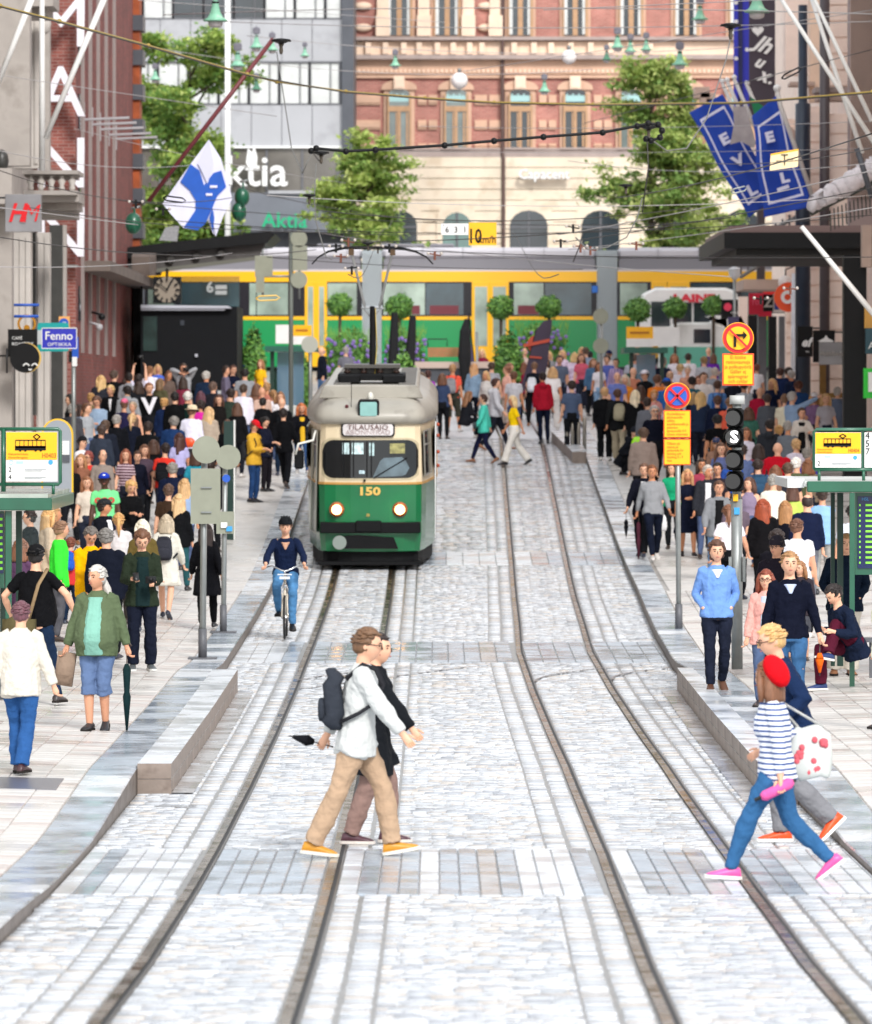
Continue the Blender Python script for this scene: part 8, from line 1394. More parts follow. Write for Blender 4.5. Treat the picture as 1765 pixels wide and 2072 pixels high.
# --- crowd: region, head top x/y in its own scale, sex, heading, pose, clothes, hair, label
REG = {'A': (0, 499.3, .33477), 'B': (0, 998.6, .33475), 'C': (582.5, 499.3, .3394), 'D': (1165, 499.3, .33993), 'E': (1165, 998.6, .33993)}
HT = {'m': 1.79, 'f': 1.68, 'k': 1.35}; GN = {'A': 'people in the left crowd', 'B': 'people in the left crowd', 'C': 'people in the middle of the street', 'D': 'people in the right crowd', 'E': 'people in the right crowd'}
bl, bn, bk_, gy, wh, gi, db = 'd8b47c', '5e4030', '1c1614', '9a948e', 'dcd8d2', 'a85c34', '3a2a22'
CR = '''A 525 780 f 180 st jk 3a3c46 je 2a3350 l d8b47c|blonde woman with long hair in a slate jacket, farthest left by the brick wall
A 440 895 f -60 st jk 1c1d22 je 2a2c3a b 1c1614|black haired woman in a black jacket at the far left of the crowd
A 545 888 f 150 st sw 8a7a58 je 33405a n c89a60|woman with a curly honey blonde updo below the long haired blonde
A 585 905 m -20 ph sh 8fa4bc je 34405c s 5e4030|brown haired man in a pale blue shirt facing the camera near the brick wall
A 690 750 m 170 st jk 17191d tr 22242a s 5a4a40|man with cropped dark hair in a black jacket against the brick wall
A 730 800 k 160 st te e08020 je 2a3350 s 3a2a22|child in an orange top beside the black jacket at the brick wall
A 840 682 m 178 up te d8d6ea je 3a4560 s 2c2422|man in a white t-shirt holding a camera high above his head with both arms
A 780 765 m 175 st hd 8d8f94 je 2a2c3a s 241a18|black haired man with a grey hood below the raised camera
A 955 715 f 10 st te 4a68c8 je 2a3350 b c8a070|woman in a bright blue top right of the raised camera
A 915 725 f 160 st te e4e2ee je 4a5878 p 8a6040|woman in a white top directly beside the man holding the camera high
A 1015 752 f 20 st jk 6a5a52 je 2a2c3a l 6a4632|brown haired woman in a taupe jacket before the black kiosk
A 968 800 f 150 st jk 5c5a40 je 33384a b 7a6044|curly haired woman in an olive jacket in front of the kiosk corner
A 1120 708 m 5 pp sw 9a9ca0 je 5a2a34 s 4a382c|man in a grey sweater photographing with both hands before the black kiosk
A 1198 706 f -10 st jk 1e2424 je 23262e b 8a6848|woman in a black jacket right of the photographer in grey
A 1245 755 m 178 st jk 22344f je 2a3350 s b8b4ae|grey haired man in a navy jacket seen from behind before the kiosk
A 1365 722 m 90 st sh 6a6478 tr 33384a s 3a2a22|man in a mauve shirt at the right corner of the kiosk
A 1405 718 m 30 cr sw 1b2340 tr 23262e s 5a3c30|man in a dark navy sweater with folded arms right of the kiosk
A 1480 740 m 175 st te 8f9298 je 33405a s 1c1614|black haired man in a grey t-shirt seen from behind near the shrub
A 1568 685 f -30 st te f0b820 je 3a4560 b a06c48|woman in a yellow top beside the small tram stop
A 1582 748 k 170 st te e2dcd4 je 5a4060 s 1c1614|child in a white shirt below the woman in the yellow top
A 1460 833 m 172 st sh e0dce8 je 4a5878 s 4a382c|broad man in a crisp white shirt seen from behind
A 1540 832 f 160 st jk 7a5848 je 33384a b 6a4a38|brown haired woman right of the broad man in the white shirt
A 1592 850 m -150 st te c8a898 je 33405a 0 000000|bald man with a pink scalp near the left tram stop
A 1625 822 m 170 st te b07060 je 33405a s b08860|sandy haired man in a rust top behind the bald pink scalp
A 680 838 m 0 st jk 17181c tr 17181c s d8b47c|blond young man in a black suit jacket and white shirt
A 740 922 m 165 st te 2c2850 je 33384a s 6a4632 cap d8688a|person in a pink cap and dark violet shirt
A 785 842 m 170 st hd a0a2a6 je 33384a s 241a18|person with a light grey hood up near the brick wall
A 850 820 f -160 pp jk 2a2c32 je 33384a b 3a2a22|woman in a charcoal jacket lifting a black camera
A 915 825 m 2 st sw 17181b tr 22242a s 8a5c40|man in a black sweatshirt with a large white V on the chest
A 810 940 f 0 st ta 6a5448 je 33384a s a89078|grey blonde woman in a brown waistcoat beside the pink cap
A 990 918 f 175 st jk 1d2f58 je 2a3350 n c89a60|woman with a blonde bun in a blue rain jacket seen from behind
A 1060 880 m 176 st jk 16171a tr 22242a s 1c1614|black haired man in black right of the white V sweatshirt
A 1125 878 m 178 st jk 16332e tr 22242a s dcd8d2|white haired man in a dark green jacket seen from behind
A 1225 878 f 170 st jk 22242c je 2a3350 b 5c3440|woman with plum coloured hair in a dark jacket
A 1320 898 f -20 st jk 24201f je 2a2c3a l 4a2c20|woman with long brown hair in a black jacket near the broad white shirt
A 1150 962 m 176 st sh e4e2f4 tr 5a5a60 s 6a4632 hat e0ceb0|man in a straw hat and white shirt seen from behind
A 1225 932 f 172 st te d0289a je 33384a m 2a1c18|woman with dark curls and a magenta top beside the straw hat
A 1252 972 f 176 st jk b0a090 je 4a4440 l d2ae80|blonde woman in a beige jacket seen from behind
A 1440 950 f 160 st jk 1b1b1e je 2a2c3a b 5e4030|brown haired woman in a black leather jacket behind the yellow jacket with the red cap
A 1590 915 f 178 st jk 1b1c20 je 22242a s 1c1614|black haired woman in a black leather jacket seen from behind
A 1690 880 f 20 st te d8d4d8 je 4a5878 b 8a6040|brown haired woman in a white top near the tram left of the mast
A 1642 868 f -160 st te e8e4ec je 4a5878 p a07850|light haired woman in white beside the small tram stop
A 460 955 f 95 st sh a0b8d4 je 33405a l 3a2620|woman with long dark hair in a light blue top in profile
A 540 948 m 60 st te a2a6ac je 4a5878 s 6a4632|young man in a grey marl t-shirt in profile at the far left
A 425 952 m 170 st jk 55555c je 33384a s a8a29c|grey haired man hidden behind the woman in the light blue top
A 1040 1028 m 172 st jk 1e3a68 je 2a3350 s 8f8984|grey haired man in a royal blue jacket with an orange bag
A 700 1018 m 178 st jk 191b22 tr 1c1d22 s a09a94|grey haired man in a black suit jacket seen from behind
A 785 1012 f 172 st jk 1e2438 je 2a3350 p d2ae80|blonde woman in a navy windbreaker with her hair tied back
A 1085 1130 f 176 st te b4b0dc je 2a3350 l 4a2a24|woman with long auburn hair in a lavender t-shirt
A 430 1282 f 10 st sw 1a1a1d je 22242a l 6a3c28|woman in a black top at the left beside the yellow tram stop sign
A 482 1258 f -20 st jk 8a5c48 je 33384a l a87850|woman with wavy light brown hair and a rust jacket
A 550 1240 f 0 st te d03c34 je 33384a m 8a4038|woman with glasses and reddish hair in a red top
A 607 1228 m 5 st sw 8c8078 je 33384a 0 000000|bald bearded man in a taupe sweater walking toward the camera
A 750 1228 f 4 st te 8a7880 je 2a2c3a l 8a4c34|woman with red brown hair in a striped maroon top
A 826 1228 f 6 w1 jk 191c30 je 22242a n 4a3024|woman in a navy blazer with white piping walking toward the camera
A 925 1172 f 178 st te 19191c je 22242a b 4a3024|woman with a brown bob in black seen from behind
A 985 1190 m 176 st te d8382c je 33384a s 2a1c18|young man in a red t-shirt with a black backpack
A 1055 1308 m 174 st jk 1a2444 je 2a3350 s 8a847c|grey haired man in a navy jacket with bright blue shoulders
A 1122 1408 f 178 st te 8fa4c4 je 4a5878 l c8a070|light haired woman in pale denim blue behind the sign post
A 648 1372 m 4 st te 74d88c je 2a3350 s 1a1210 cap 1f3aa8|man in a blue cap and mint green t-shirt with a red print
A 535 1392 f 8 st te cfc2b4 je 33384a l 8a5a3c|brown haired woman in a cream top beside the mint green t-shirt
A 795 1418 f 20 ph sw 151518 je 22242a m c89a60|blonde woman in a black top right of the mint green t-shirt
A 1010 1438 m 176 st te 4a3628 je 33384a s 5e4436|dark haired man in a brown shirt seen from behind
A 1075 1500 f 172 st jk 18191d je 2c5a60 l d2ae80|blonde woman in a black leather jacket seen from behind beside the sign post
A 635 1530 m 60 st jk 1a1c28 je 33384a s 2a1c18 cap 26282c|bearded man in a black and white cap and a navy jacket over a white tee
B 280 98 f 100 st co c8b49a je 5a4a40 l d2a870|blonde woman in a beige trench coat near the left shelter
B 330 90 f 130 st co c4ae94 je 5a4a40 b b08458|woman in a beige coat raising her arm beside the trench coat
B 175 100 m -60 st jk 1a1c26 tr 22242a s 2a1c18|man in a black track jacket with white stripes under the left shelter
B 110 280 f 170 st sw 6a4a6a je 33384a b 8a5c44|woman in a violet cardigan between the posts of the left shelter
B 345 172 m 80 st jk 3ce03a je 5a5a60 s 8a6850|balding man in a bright green jacket looking right
B 425 268 k 175 st jk c83838 je 22344f s 7a4430|child with red brown hair in a red coat with a blue backpack
B 660 215 m 178 st jk 1c2234 je 22242a s 7c7874|grey haired man in a dark navy parka seen from behind
B 735 122 f 178 st jk d0cccc je 4a4440 p c89a60|blonde woman with a braid and a pale grey hooded jacket
B 878 165 f 174 st jk 6a5a30 je 33384a b e4dcc8|white blonde woman in a mustard brown jacket behind the young photographer
B 1000 122 f 174 w1 co d8d4c8 no 000000 b b8a890|woman in a cream coat over a navy skirt with a black and white backpack
B 1260 170 f 178 w2 co 1a1a20 sl 17171a l 2a1c18|woman in black coat and leggings behind the large sign plates
C 90 928 f 10 w1 jk 1c1c24 je 35507c l b8683a|woman with long ginger hair, black jacket and mustard top left of the tram
C -10 955 m 175 w1 jk 14151a tr 191a20 s 241a18|man all in black walking away at the left side of the tram
A 1533 1052 m 55 ph jk d8a838 je 24406c s 5a4030 cap d01c28|bearded man in a red cap and mustard yellow jacket reading his phone
A 1610 1030 f 50 ph jk 1e2238 sl 26222a p 1c1614|dark haired woman in a navy coat and leggings reading her phone
A 1705 915 m 178 st jk 17181d je 1e3048 0 000000|bald man in black with a black backpack standing on the left pavement
C 800 752 f 170 st jk aca298 je 33384a b 6a5a4c|woman in a stone grey jacket beside the roof of the old tram
C 845 738 f 178 st te a02cb4 je 33384a s 4a2a24|person in a magenta top right of the old tram roof
C 985 702 m 172 st te e85c48 so 4a4a40 s b08860|man in a coral t-shirt and dark shorts with a grey backpack
C 1098 698 f 176 st jk 7c94ac je 1c2234 l c8986c|woman with long blonde hair, denim jacket and black trousers
C 1240 778 m 92 w1 hd bcbcc2 je 2a2c3a s 4a2c24|young man in a light grey hooded jacket striding right
C 1165 873 f -95 w2 jk 50c8b4 je 22264a s 4a3028|woman in a turquoise jacket and navy trousers walking left on the rails
C 1360 884 f -85 w1 te f8d010 wi e6e2da b dcc090|blonde woman in a bright yellow top and white trousers walking left
C 1300 715 f -60 st sw dca898 je c8b4a8 n 8a5c44|woman with a bun in a salmon pink cardigan
C 1325 696 f 100 st te c8a090 je 33384a l 8a5c48|brown haired woman behind the salmon pink cardigan
C 1350 745 m 170 st te c0c0c6 je 4a5878 s 6a4632|person in a pale grey top right of the salmon pink cardigan
C 1412 690 f 176 st jk 8a1c3c je 2a2c3a l 7a4a34|woman with wavy hair in a maroon jacket beside the boy with the white backpack
C 1460 690 m 178 st te 1c2030 je 1c1d22 s 7a5a44|boy in a dark top with a white drawstring backpack and lime collar
C 1530 750 m 178 st hd a0182c je 1c2440 s 2a1c18|dark haired man in a wine red jacket and navy trousers seen from behind
C 1640 880 m 70 cro hd 23262e tr 1c1d22 0 000000 bean 22242c|person in dark hooded clothes crouching with one arm stretched out
D 95 668 f 20 st jk 4a6a8c je 22242a l 8a6040|woman in a denim jacket at the left end of the right crowd
D 142 690 f 10 st te e6e2e8 je 86a4c4 l 6a4632|woman in a white t-shirt and light jeans at the left of the right crowd
D 190 648 m 0 st sh 5a68b4 je 33405a s 2a1c18|man in a cobalt blue shirt at the back left of the right crowd
D 240 666 m -10 st sh a890b8 je 33384a s 3a2a22|man in a lilac checked shirt left of the teal tram stop
D 246 748 m 6 st te 6a78b8 je 33405a 0 000000|bald man in a periwinkle shirt in the right crowd
D 300 768 f 10 st te e08a30 je 5a4a40 b c8b8a0 scarf e0d4d4|woman in a white headscarf and orange top
D 330 720 m 170 st te b87860 je 33384a 0 000000|bald man in a terracotta shirt behind the white headscarf
D 410 738 m -30 cr jk 1c1c20 je 22242a s 3a2a22 cap d8d4dc|man in a white cap and black jacket with folded arms
D 175 840 m 178 st jk 1b1c20 tr 1c1d22 s d2a878|blond man in a black jacket pulling a dark suitcase
D 262 840 m 178 w1 jk 26282a wi b0a48c s 5a3c30|man in a black jacket and khaki trousers with a beige backpack
D 345 858 f 172 st jk 1c1c20 je 22242a l ead8b8|woman with long white blonde hair in black
D 480 858 f 10 st te d8948c je 5a4a40 m c88848|woman with curly ginger blonde hair in a pink top
D 476 938 m 20 w2 te 171c30 je 22242a s b4aeaa|grey haired man in a navy polo shirt and sunglasses with a lime green bag
D 555 785 m 170 st te 2c64a8 je 33405a s 3a2a22 cap 2a5ab0|person in a blue cap above the no stopping sign
D 500 765 m 170 st te e07828 je 33405a s 6a4632|person in an orange top left of the no stopping sign
D 680 636 m 174 st sh e6e2e8 je 4a5878 s 3a2a22|man in a white shirt before the white van
D 795 600 m 178 st jk 5a4a78 je 33384a 0 000000|bald man in dark violet behind the yellow text plate
D 825 640 f 176 st te 6a2ca0 je 33384a b 6a4632|woman in a purple top before the teal van
D 770 655 m 178 st te b0b0b6 je 4a5878 s 9a7a50|fair haired man in a pale grey top before the teal van
D 660 712 m 0 st te c89078 je 33384a s b8aca0|grey haired man in a peach shirt above the no stopping sign
D 690 775 m 172 st te 2e6470 je 33384a s 2a1c18|dark haired man in a petrol shirt right of the no stopping disc
D 730 770 f 0 st te c86a58 je 33384a b 7a4a34|woman in a brick red top right of the no stopping disc
D 765 750 m 10 st te d8d0cc je 33384a s 5e4030|man in an off white shirt behind the brick red top
D 820 722 m 172 st te 8a8e96 je 33384a s c0b4a8|grey haired man in a slate t-shirt before the yellow text plate
D 845 798 m 176 st sh 5c86c0 je 33384a s 5e4030|man in a sky blue shirt with a blue backpack left of the traffic light
D 742 868 f 174 st jk 2e3c58 je 33384a l dcb478|long haired blonde woman in a dusk blue jacket between the two yellow signs
D 712 870 f 170 st jk 2a2e3a je 33384a b b08c60|light haired woman in a dark jacket right of the no stopping plates
D 832 888 m 176 st jk 1c2644 je 22242a s 5a3c30|man in a navy hooded jacket between the two yellow signs
D 905 900 m 170 st te e06048 je 33384a s 8a6850|person in a light red top behind the traffic light
D 850 1000 m 178 st te 141418 je 22242a s 141010|man with black hair and a black t-shirt between the two sign posts
D 1085 838 m 178 st jk b01c3c je 7a7c80 0 000000|bald man in a crimson jacket and grey trousers
D 1142 878 m 176 st jk 5c6068 je 33384a s 4a3a34|broad man in a slate grey jacket right of the crimson one
D 1168 790 f -20 st te 1e2848 je 33384a l dcae78|blonde woman in a navy dress near the white drainpipe
D 1210 722 m 150 st jk 1c2c54 je 22242a s 4a2c24|dark haired man in a blue jacket near the shopfront
D 1255 720 m 170 st jk 1a2448 je 22242a s 3a2a22|man in a dark blue suit near the shopfront, right one
D 1300 738 m -140 st jk 1e2c4c je 22242a s a8a29c|grey haired man in dark blue near the pale cabinet
D 1325 800 m 172 st jk 2e5288 je 33384a s 6a4030|brown haired man in a denim blue shirt under the raised arm
D 1300 866 m 130 pt sh 8ca4c4 je 4a5878 s b4aeaa|grey haired man in a light denim shirt pointing with his raised arm
D 1550 838 m 176 st jk 6a7890 je 33384a s b8b2ac|grey haired man in a grey blue jacket next to the black pillar
D 1495 878 f 10 st te b0acb4 je 33384a b c8a070|blonde woman in a pale mauve top left of the black pillar
D 1425 872 f -10 st te 8a6a90 je 33384a b c89a60 cap e8e4e8|woman with a white cap near the wooden frame
D 1345 962 f 4 tk jk c8beb4 je 1c1c20 s 4a3428|dark haired woman in a beige cardigan over a black top looking at her hands
D 1140 1030 m 178 st hd 3c4048 je 22242a s 241a18|man in a dark hoodie with a white lined hood
D 1222 1066 f 178 st te 151518 je 22242a n c89a60|blonde woman with a bun in a black t-shirt
D 1205 1168 m 176 st jk c01428 je 33384a 0 000000|bald man in a bright red jacket near the right shelter
D 1312 1150 f 176 st te d8d0e0 je 4a5878 m c8a070|woman with curly blonde hair and a white top near the right shelter
D 1328 1258 m 178 st te 5c6448 je 33384a s e0dcd6|white haired man in an olive green shirt
D 1390 1200 m 170 st te 4a48a8 je 33384a s 8a847c|grey haired person in an indigo top beside the right stop sign
D 1400 1270 f 170 st te 8a7a68 je 33384a b 8a5a3c|chestnut haired woman close to the right stop sign
D 838 1140 f 0 st jk 8a6a5a je 33384a b a06c48 cap 3c4460|woman in a navy cap and sunglasses left of the traffic light
D 870 1172 f -20 st te 5a6490 je 33384a l 5e4030|brown haired woman behind the lamp hoods
D 1100 1268 m 178 st sh 3c5478 je 33384a s 33241f|dark haired man in a denim shirt with a tan strapped backpack
D 1185 1308 f 176 st te 7a5a4a je 33384a b 7a5038|chestnut haired woman behind the cream shirt
D 1180 1358 m 177 st sh e6e0d2 je 5a5a60 s 9a9690|grey haired man in a cream shirt seen from behind
D 395 1280 m -12 w1 jk 1a1c2c tr 22242a s 6a4c3c|balding man in a dark suit with a rolled black umbrella
D 470 1290 m 0 w2 sw 8c8e92 je 1a2238 s 7a4e34|man in a grey crew neck sweater and navy trousers with a maroon umbrella
D 580 1290 f 0 st te 1c9a6c je 22242a b 3a2a22|woman in an emerald green top behind the no stopping pole
D 672 1318 f 4 w1 dr 1a2038 no 000000 l c8986c|blonde woman in a short navy dress with a beige handbag
D 770 1303 m 4 st jk 3a3c44 je 4a5878 s c4b8ac|older man in an open grey jacket and white t-shirt
D 845 1288 m -8 st te 3c3440 je 33384a s 1c1614|black haired man between the sign pole and the traffic light
D 762 1265 f 10 st te 9a3c50 je 33384a b 3a2a22|dark haired woman in a cherry top under the yellow plates
D 850 1384 m 2 w1 jk 7c7e82 je 6c8cb0 s 5e4030|young man in a grey jacket over a printed black t-shirt
D 1030 1378 f -10 st ta 8a7c94 je 4a5878 b 5a3c30|brunette woman with bare arms in a mauve top right of the traffic light
D 1370 1478 m 178 st sw 1c2648 je 6a6c74 x 2a1c18|balding man in a navy sweater near the right shelter
D 1130 1508 f 178 st jk 1a181c je 1c1d22 l 94401f|woman with long copper red hair in a black coat
D 1265 1518 f 178 st te 1c1c2a je 22242a l a8784c|woman with long ombre brown hair seen from behind
D 1470 1440 m 176 cr sh 8cb4e0 je 9a9a98 s 3a2a22|person in a light blue shirt behind the right shelter
D 1290 1420 f 170 st te b8d060 je 33384a b 5a3c30|person in a lime green top behind the right shelter
E 930 58 f 178 w1 te ece6ee je 1c1d22 p 7a5038|woman in a white t-shirt with pink print behind the traffic light post
E 1325 156 m 176 st te dcdce2 je 22242a s 6a4634|brown haired man in a white gilet and maroon sleeves
E 1205 222 m 150 st jk 22202a je 22242a m 2a1c18|curly dark haired person behind the man with the fair hair
E 1190 262 m -8 st jk 2a2430 je 22242a s 2a1e1c bean 26222a|person with glasses and a dark beanie above the pink puffer jacket
E 1332 408 k -4 st jk 4a4048 sk 55565e b 9a6c48|young woman mostly hidden right behind the dark navy sweater
E 1590 245 m -5 po jk 16263c wi c0b8ac s a07850|boy in a navy jacket and pale trousers standing inside the right shelter
E 1645 70 m 176 st te d8dce8 je 33405a s 241a18|dark haired man in a white t-shirt behind the right shelter posts
A 640 1050 m 176 st jk 2a3040 je 22242a s 5a4436|brown haired man in a dark coat in the middle of the left crowd
A 880 1060 m 174 st jk 191a1e je 22242a s 33241f|dark haired man in black left of the orange bag
A 500 1150 m 60 st jk e0dce0 je 22242a s 241a18 capb 1a1b1f|person in a black cap and white jacket beside the arched stand
A 1370 1050 f 176 st jk 1a1b20 je 22242a b 5a3c2c|brown haired woman in black left of the dark green panel
A 1270 1290 m 178 st jk 20222a je 22242a s 33241f|dark haired man in black hidden behind the round sign back
A 860 1200 f 4 st te 5a4a58 je 22242a l 6a4632|brown haired woman between the navy blazer and the bob
A 1190 1235 f 176 st te 2c8aa0 je 22242a b 4a3024|woman in a turquoise top behind the sign post plate
A 1115 790 f 176 st te 7a2c40 je 22242a b 3a2a22|woman in a dark red top below the photographer in grey
A 1300 820 m 176 st jk 30303a je 22242a s 6a5448|brown haired man in dark grey before the right half of the kiosk
A 610 1080 m 176 st jk 3c4454 je 22242a s 4a3830|man in a steel blue jacket near the grey marl t-shirt
A 1395 860 m 178 st te 3a4a40 je 22242a s 33241f|man in a moss green t-shirt left of the broad white shirt
D 610 700 m 176 st te d0ccd4 je 33384a s c8a878|fair haired man in a white top near the teal van
D 560 740 m 174 st te c07850 je 33384a x b08c70|balding man in an ochre shirt near the teal tram stop
D 640 830 m 178 st sh b8c4dc je 33384a s 8a6850|man in a pale blue shirt behind the no stopping disc
D 430 900 m 176 st jk 6a6c74 je 22242a s 33241f|man in a grey jacket near the ginger blonde curls
D 560 900 f 176 st te c4b4b8 je 33384a l b08458|fair haired woman in a rose top left of the no stopping plates
D 950 760 m 176 st jk 2c3040 je 22242a s 5a4436|man in dark blue directly behind the traffic light top
D 1010 800 m 178 st te c8ccd4 je 33384a s 33241f|man in a light grey t-shirt left of the bald crimson jacket
D 1040 960 f 176 st te 3c6a5c je 22242a b 5a3c2c|woman in a sea green top right of the lit signal
D 1240 880 m 176 st te e0d8c0 je 33384a s 8a6850|man in a sand coloured shirt right of the slate grey jacket
D 1075 700 f 178 st te e8e4e8 je 33384a s 7a4434|woman in a white top left of the dark shopfront
D 990 1180 m 176 st te 5a6a94 je 33384a s 33241f|man in a slate blue top right of the lower lamp hoods
D 1010 1080 f 10 st te d8d4e4 je 33384a b 6a4632|woman in a pale lilac top right of the lit signal
D 940 1230 m 2 st te 284890 je 33384a s 5a4436|man in a royal blue top behind the lower lamp hoods
D 1260 1040 m 176 st te 6a7078 je 33384a s 9a948e|grey haired man in grey left of the beige cardigan
D 1090 1180 f 176 st te 8a3c4c je 22242a b 33241f|woman in a raspberry top left of the bright red jacket
D 1270 1290 m 176 st te 3a3c48 je 22242a s 5a4436|man in a charcoal t-shirt before the bright red jacket
D 960 1470 m 6 st te 6a5c68 je 22242a s 33241f|man in a dusty violet top right of the traffic light post
D 400 1080 m 176 st jk 8c7c74 je 22242a s 5a4436|man in a fawn jacket behind the lime green bag
C 930 760 f 170 st te 3a4868 je 22242a b 6a4632|brown haired woman in slate blue left of the coral t-shirt
C 1055 770 f 120 sit jk 2a2c34 je 22242a l 8a6040|woman in a dark jacket sitting between the coral t-shirt and the denim jacket
C 1220 690 m 175 st te 9a9ca4 je 33384a s 4a382c|man in a grey t-shirt behind the light grey hooded jacket
C 1185 745 f -40 st jk c8c4c0 je 4a5878 b c8a070|light haired woman in a pale jacket right of the denim jacket
C 1480 640 f 10 st te d8c0c4 je 8a94b0 l b08458|fair haired woman in a blush top left of the feather banner foot
C 1570 720 f 178 st te e8e4e4 wi d8d4d0 b c8a070|blonde woman in white above the wine red jacket
C 1620 650 m 6 st te 5a6478 je 33384a s 4a382c|man in a steel grey top above the crouching person
C 1690 800 m 178 st te 4c5a74 je 22242a s 33241f|man in slate blue right of the crouching person
C 1760 640 f 4 st te c85c70 je 33384a b 6a4632|woman in a coral red top right of the floral dress
D 350 640 m 176 st te b8bcc8 je 33384a s 6a5448|man in a pale grey t-shirt right of the teal tram stop
D 440 640 f 178 st te 8a4a6a je 22242a b 33241f|woman in a plum top right of the teal tram stop
D 520 660 m 170 st jk 3a4460 je 22242a s 9a948e|grey haired man in a dusky blue jacket before the teal van
D 590 640 f 4 st te e0dce4 je 4a5878 l 8a6040|woman in white with brown hair before the teal van
D 900 680 m 178 st te 6c7484 je 33384a s 33241f|man in a blue grey t-shirt below the far violet parasol
D 380 830 f 178 st te a86a50 je 22242a l 4a3024|woman in a burnt orange top above the ginger blonde curls
D 600 960 m 178 st te 4a3c5c je 22242a s 33241f|man in dark purple behind the no stopping plates
D 30 560 f 6 st te d0b8b4 je b8a8a0 l c8a070|blonde woman in a pale pink top near the plaza planters
D 70 600 m 176 st te 8898b0 je 33384a s 5a4436|man in a dusty blue top at the plaza entrance'''
_used = {}
def crowd():
 for ln in CR.strip().split('\n'):
  a, lab = ln.split('|'); f = a.split(); reg, cx, cy, sex, hd, pose, top, tc, bot, bc, hair, hc = f[:12]; hat = tuple(f[12:14]) if len(f) > 12 else None
  ox, oy, k = REG[reg]; x, y = ox + float(cx) * k, oy + float(cy) * k; r_ = random.Random(lab); h = HT[sex] * r_.uniform(.975, 1.03)
  yy = y + (30 if pose == 'up' else 0)
  if pose == 'st' and r_.random() < .3: pose = 'st2'
  if pose == 'cro': X, Y = 4.28, 131.5
  else: X, Y = standY(x, yy, h)
  if -9.9 > X: X = -9.0
  if -8.6 > X and Y > 138: X = -8.5
  yw = {0: 0, 1: 25, 2: -25}[r_.choice([0, 0, 1, 2])]; near = Y < 92; skin = 'd' if 'mint green t-shirt with a red' in lab else r_.choice('aaabt')
  if near and Y > 78: near = False
  inner = ('f0eef0', 'vee') if 'white shirt' in lab and 'suit' in lab or 'dark suit' in lab else (('e8e6ea', 'open') if 'over a white tee' in lab or 'and white t-shirt' in lab else (('141416', 'wide') if 'over a black top' in lab or 'printed black' in lab else (('dcae2c', 'open') if 'mustard top' in lab else None)))
  mt = None
  if 'striped maroon' in lab: mt = stripes('maroon_stripes', '5a3c48', 'c0a8b0', .06)
  if 'checked' in lab: mt = stripes('lilac_check', 'b49cc4', '7a6890', .09, 0)
  gl = 1 if 'glasses' in lab else None
  if pose not in ('st', 'st2'): yw = POSES[pose].get('yaw', 0)
  root, S = person(X, Y, float(hd) + r_.uniform(-8, 8), h, sex, pose, top, tc, bot, bc, hair if hair != '0' else ('x' if 'bald' in lab and 'beard' in lab else '0'), hc if hair != '0' else '4a382c', lab, skin=skin, fat=0.1 if 'broad' in lab or 'heavy' in lab else 0, yaw=yw, hat=hat, grp=GN[reg], shoes=r_.choice(['26262a', '3a2e28', 'c8c4c0', '2a3040', '8a5a3a']), m_top=mt, inner=inner, glasses=gl, fine=near, face=abs(float(hd)) < 110, legs=True)
  q = root.scale[0]; root.scale = (q * r_.uniform(.9, 1.13), q * r_.uniform(.92, 1.1), q); root.rotation_euler[0] = R(r_.uniform(-2, 2)); root.rotation_euler[1] = R(r_.uniform(-2, 2)); _used[lab] = (root, S)
crowd()
def who(s_): return [v for k, v in _used.items() if s_ in k][0]
r, S = who('large white V'); t = text('V', .5, (0, -.155, 1.22), mat('print_white', 'e8e6ec', rough=.7), r, 'letter_print', ext=.003, bold=.02)
r, S = who('mint green t-shirt with a red'); text('OOO', .13, (0, -.14, 1.28), mat('print_red', 'c04038', rough=.7), r, 'print', ext=.002, bold=.01); mb = MB(); mb.sph((0, -.118, 1.72), (.028, .012, .028), 8, 6); link('cap_badge', mb.mesh('cap_badge', True), r, CLOTH, 'e8e8f0')
for key, col, lab in (('coral t-shirt', '8a8a8e', 'grey backpack on the man in the coral t-shirt'), ('white drawstring', 'd8dce4', 'white drawstring backpack on the boy with the lime collar'), ('black backpack standing', '101216', 'black backpack on the bald man on the left pavement'), ('red t-shirt with a black', '17181c', 'black backpack on the young man in the red t-shirt'), ('khaki trousers with a beige', 'a49c84', 'beige backpack on the man in khaki trousers'), ('red cap and mustard', '2a2c30', 'dark backpack on the bearded man in the red cap'),
     ('cream coat over', '33343c', 'black and white backpack on the woman in the cream coat'), ('sky blue shirt', '2c5490', 'blue backpack on the man in the sky blue shirt'), ('tan strapped', '32506c', 'denim blue backpack with tan straps in the right crowd'), ('child with red brown', '2a58b8', 'blue backpack on the child in the red coat')): r, S = who(key); backpack(r, S, col, lab, .95)
for key, sd, col, lab, w_, h_, dp in (('royal blue jacket', 'R', 'e8501c', 'orange bag of the grey haired man in the royal blue jacket', .3, .26, -.4), ('short navy dress', 'L', 'd0a488', 'beige handbag of the woman in the short navy dress', .36, .26, -.35), ('turquoise jacket', 'L', '26383c', 'dark handbag of the woman in the turquoise jacket', .34, .2, -.25), ('cream crew', 'L', '000000', '', .1, .1, 0), ('lime green bag', 'R', 'a8f028', 'lime green bag of the man in the navy polo shirt', .26, .44, -.2), ('emerald green', 'R', 'ecebef', 'white carrier bag beside the no stopping sign pole', .34, .4, .1)):
 if col != '000000': r, S = who(key); handbag(r, S, sd, col, lab, w_, h_, dp)
r, S = who('dark suit with a rolled'); umbrella(r, S, 'R', '16161c', 'short rolled black umbrella of the balding man in the dark suit', .45, hook=False)
r, S = who('maroon umbrella'); umbrella(r, S, 'R', '4a2430', 'long folded maroon umbrella of the man in the grey crew neck sweater', .85)
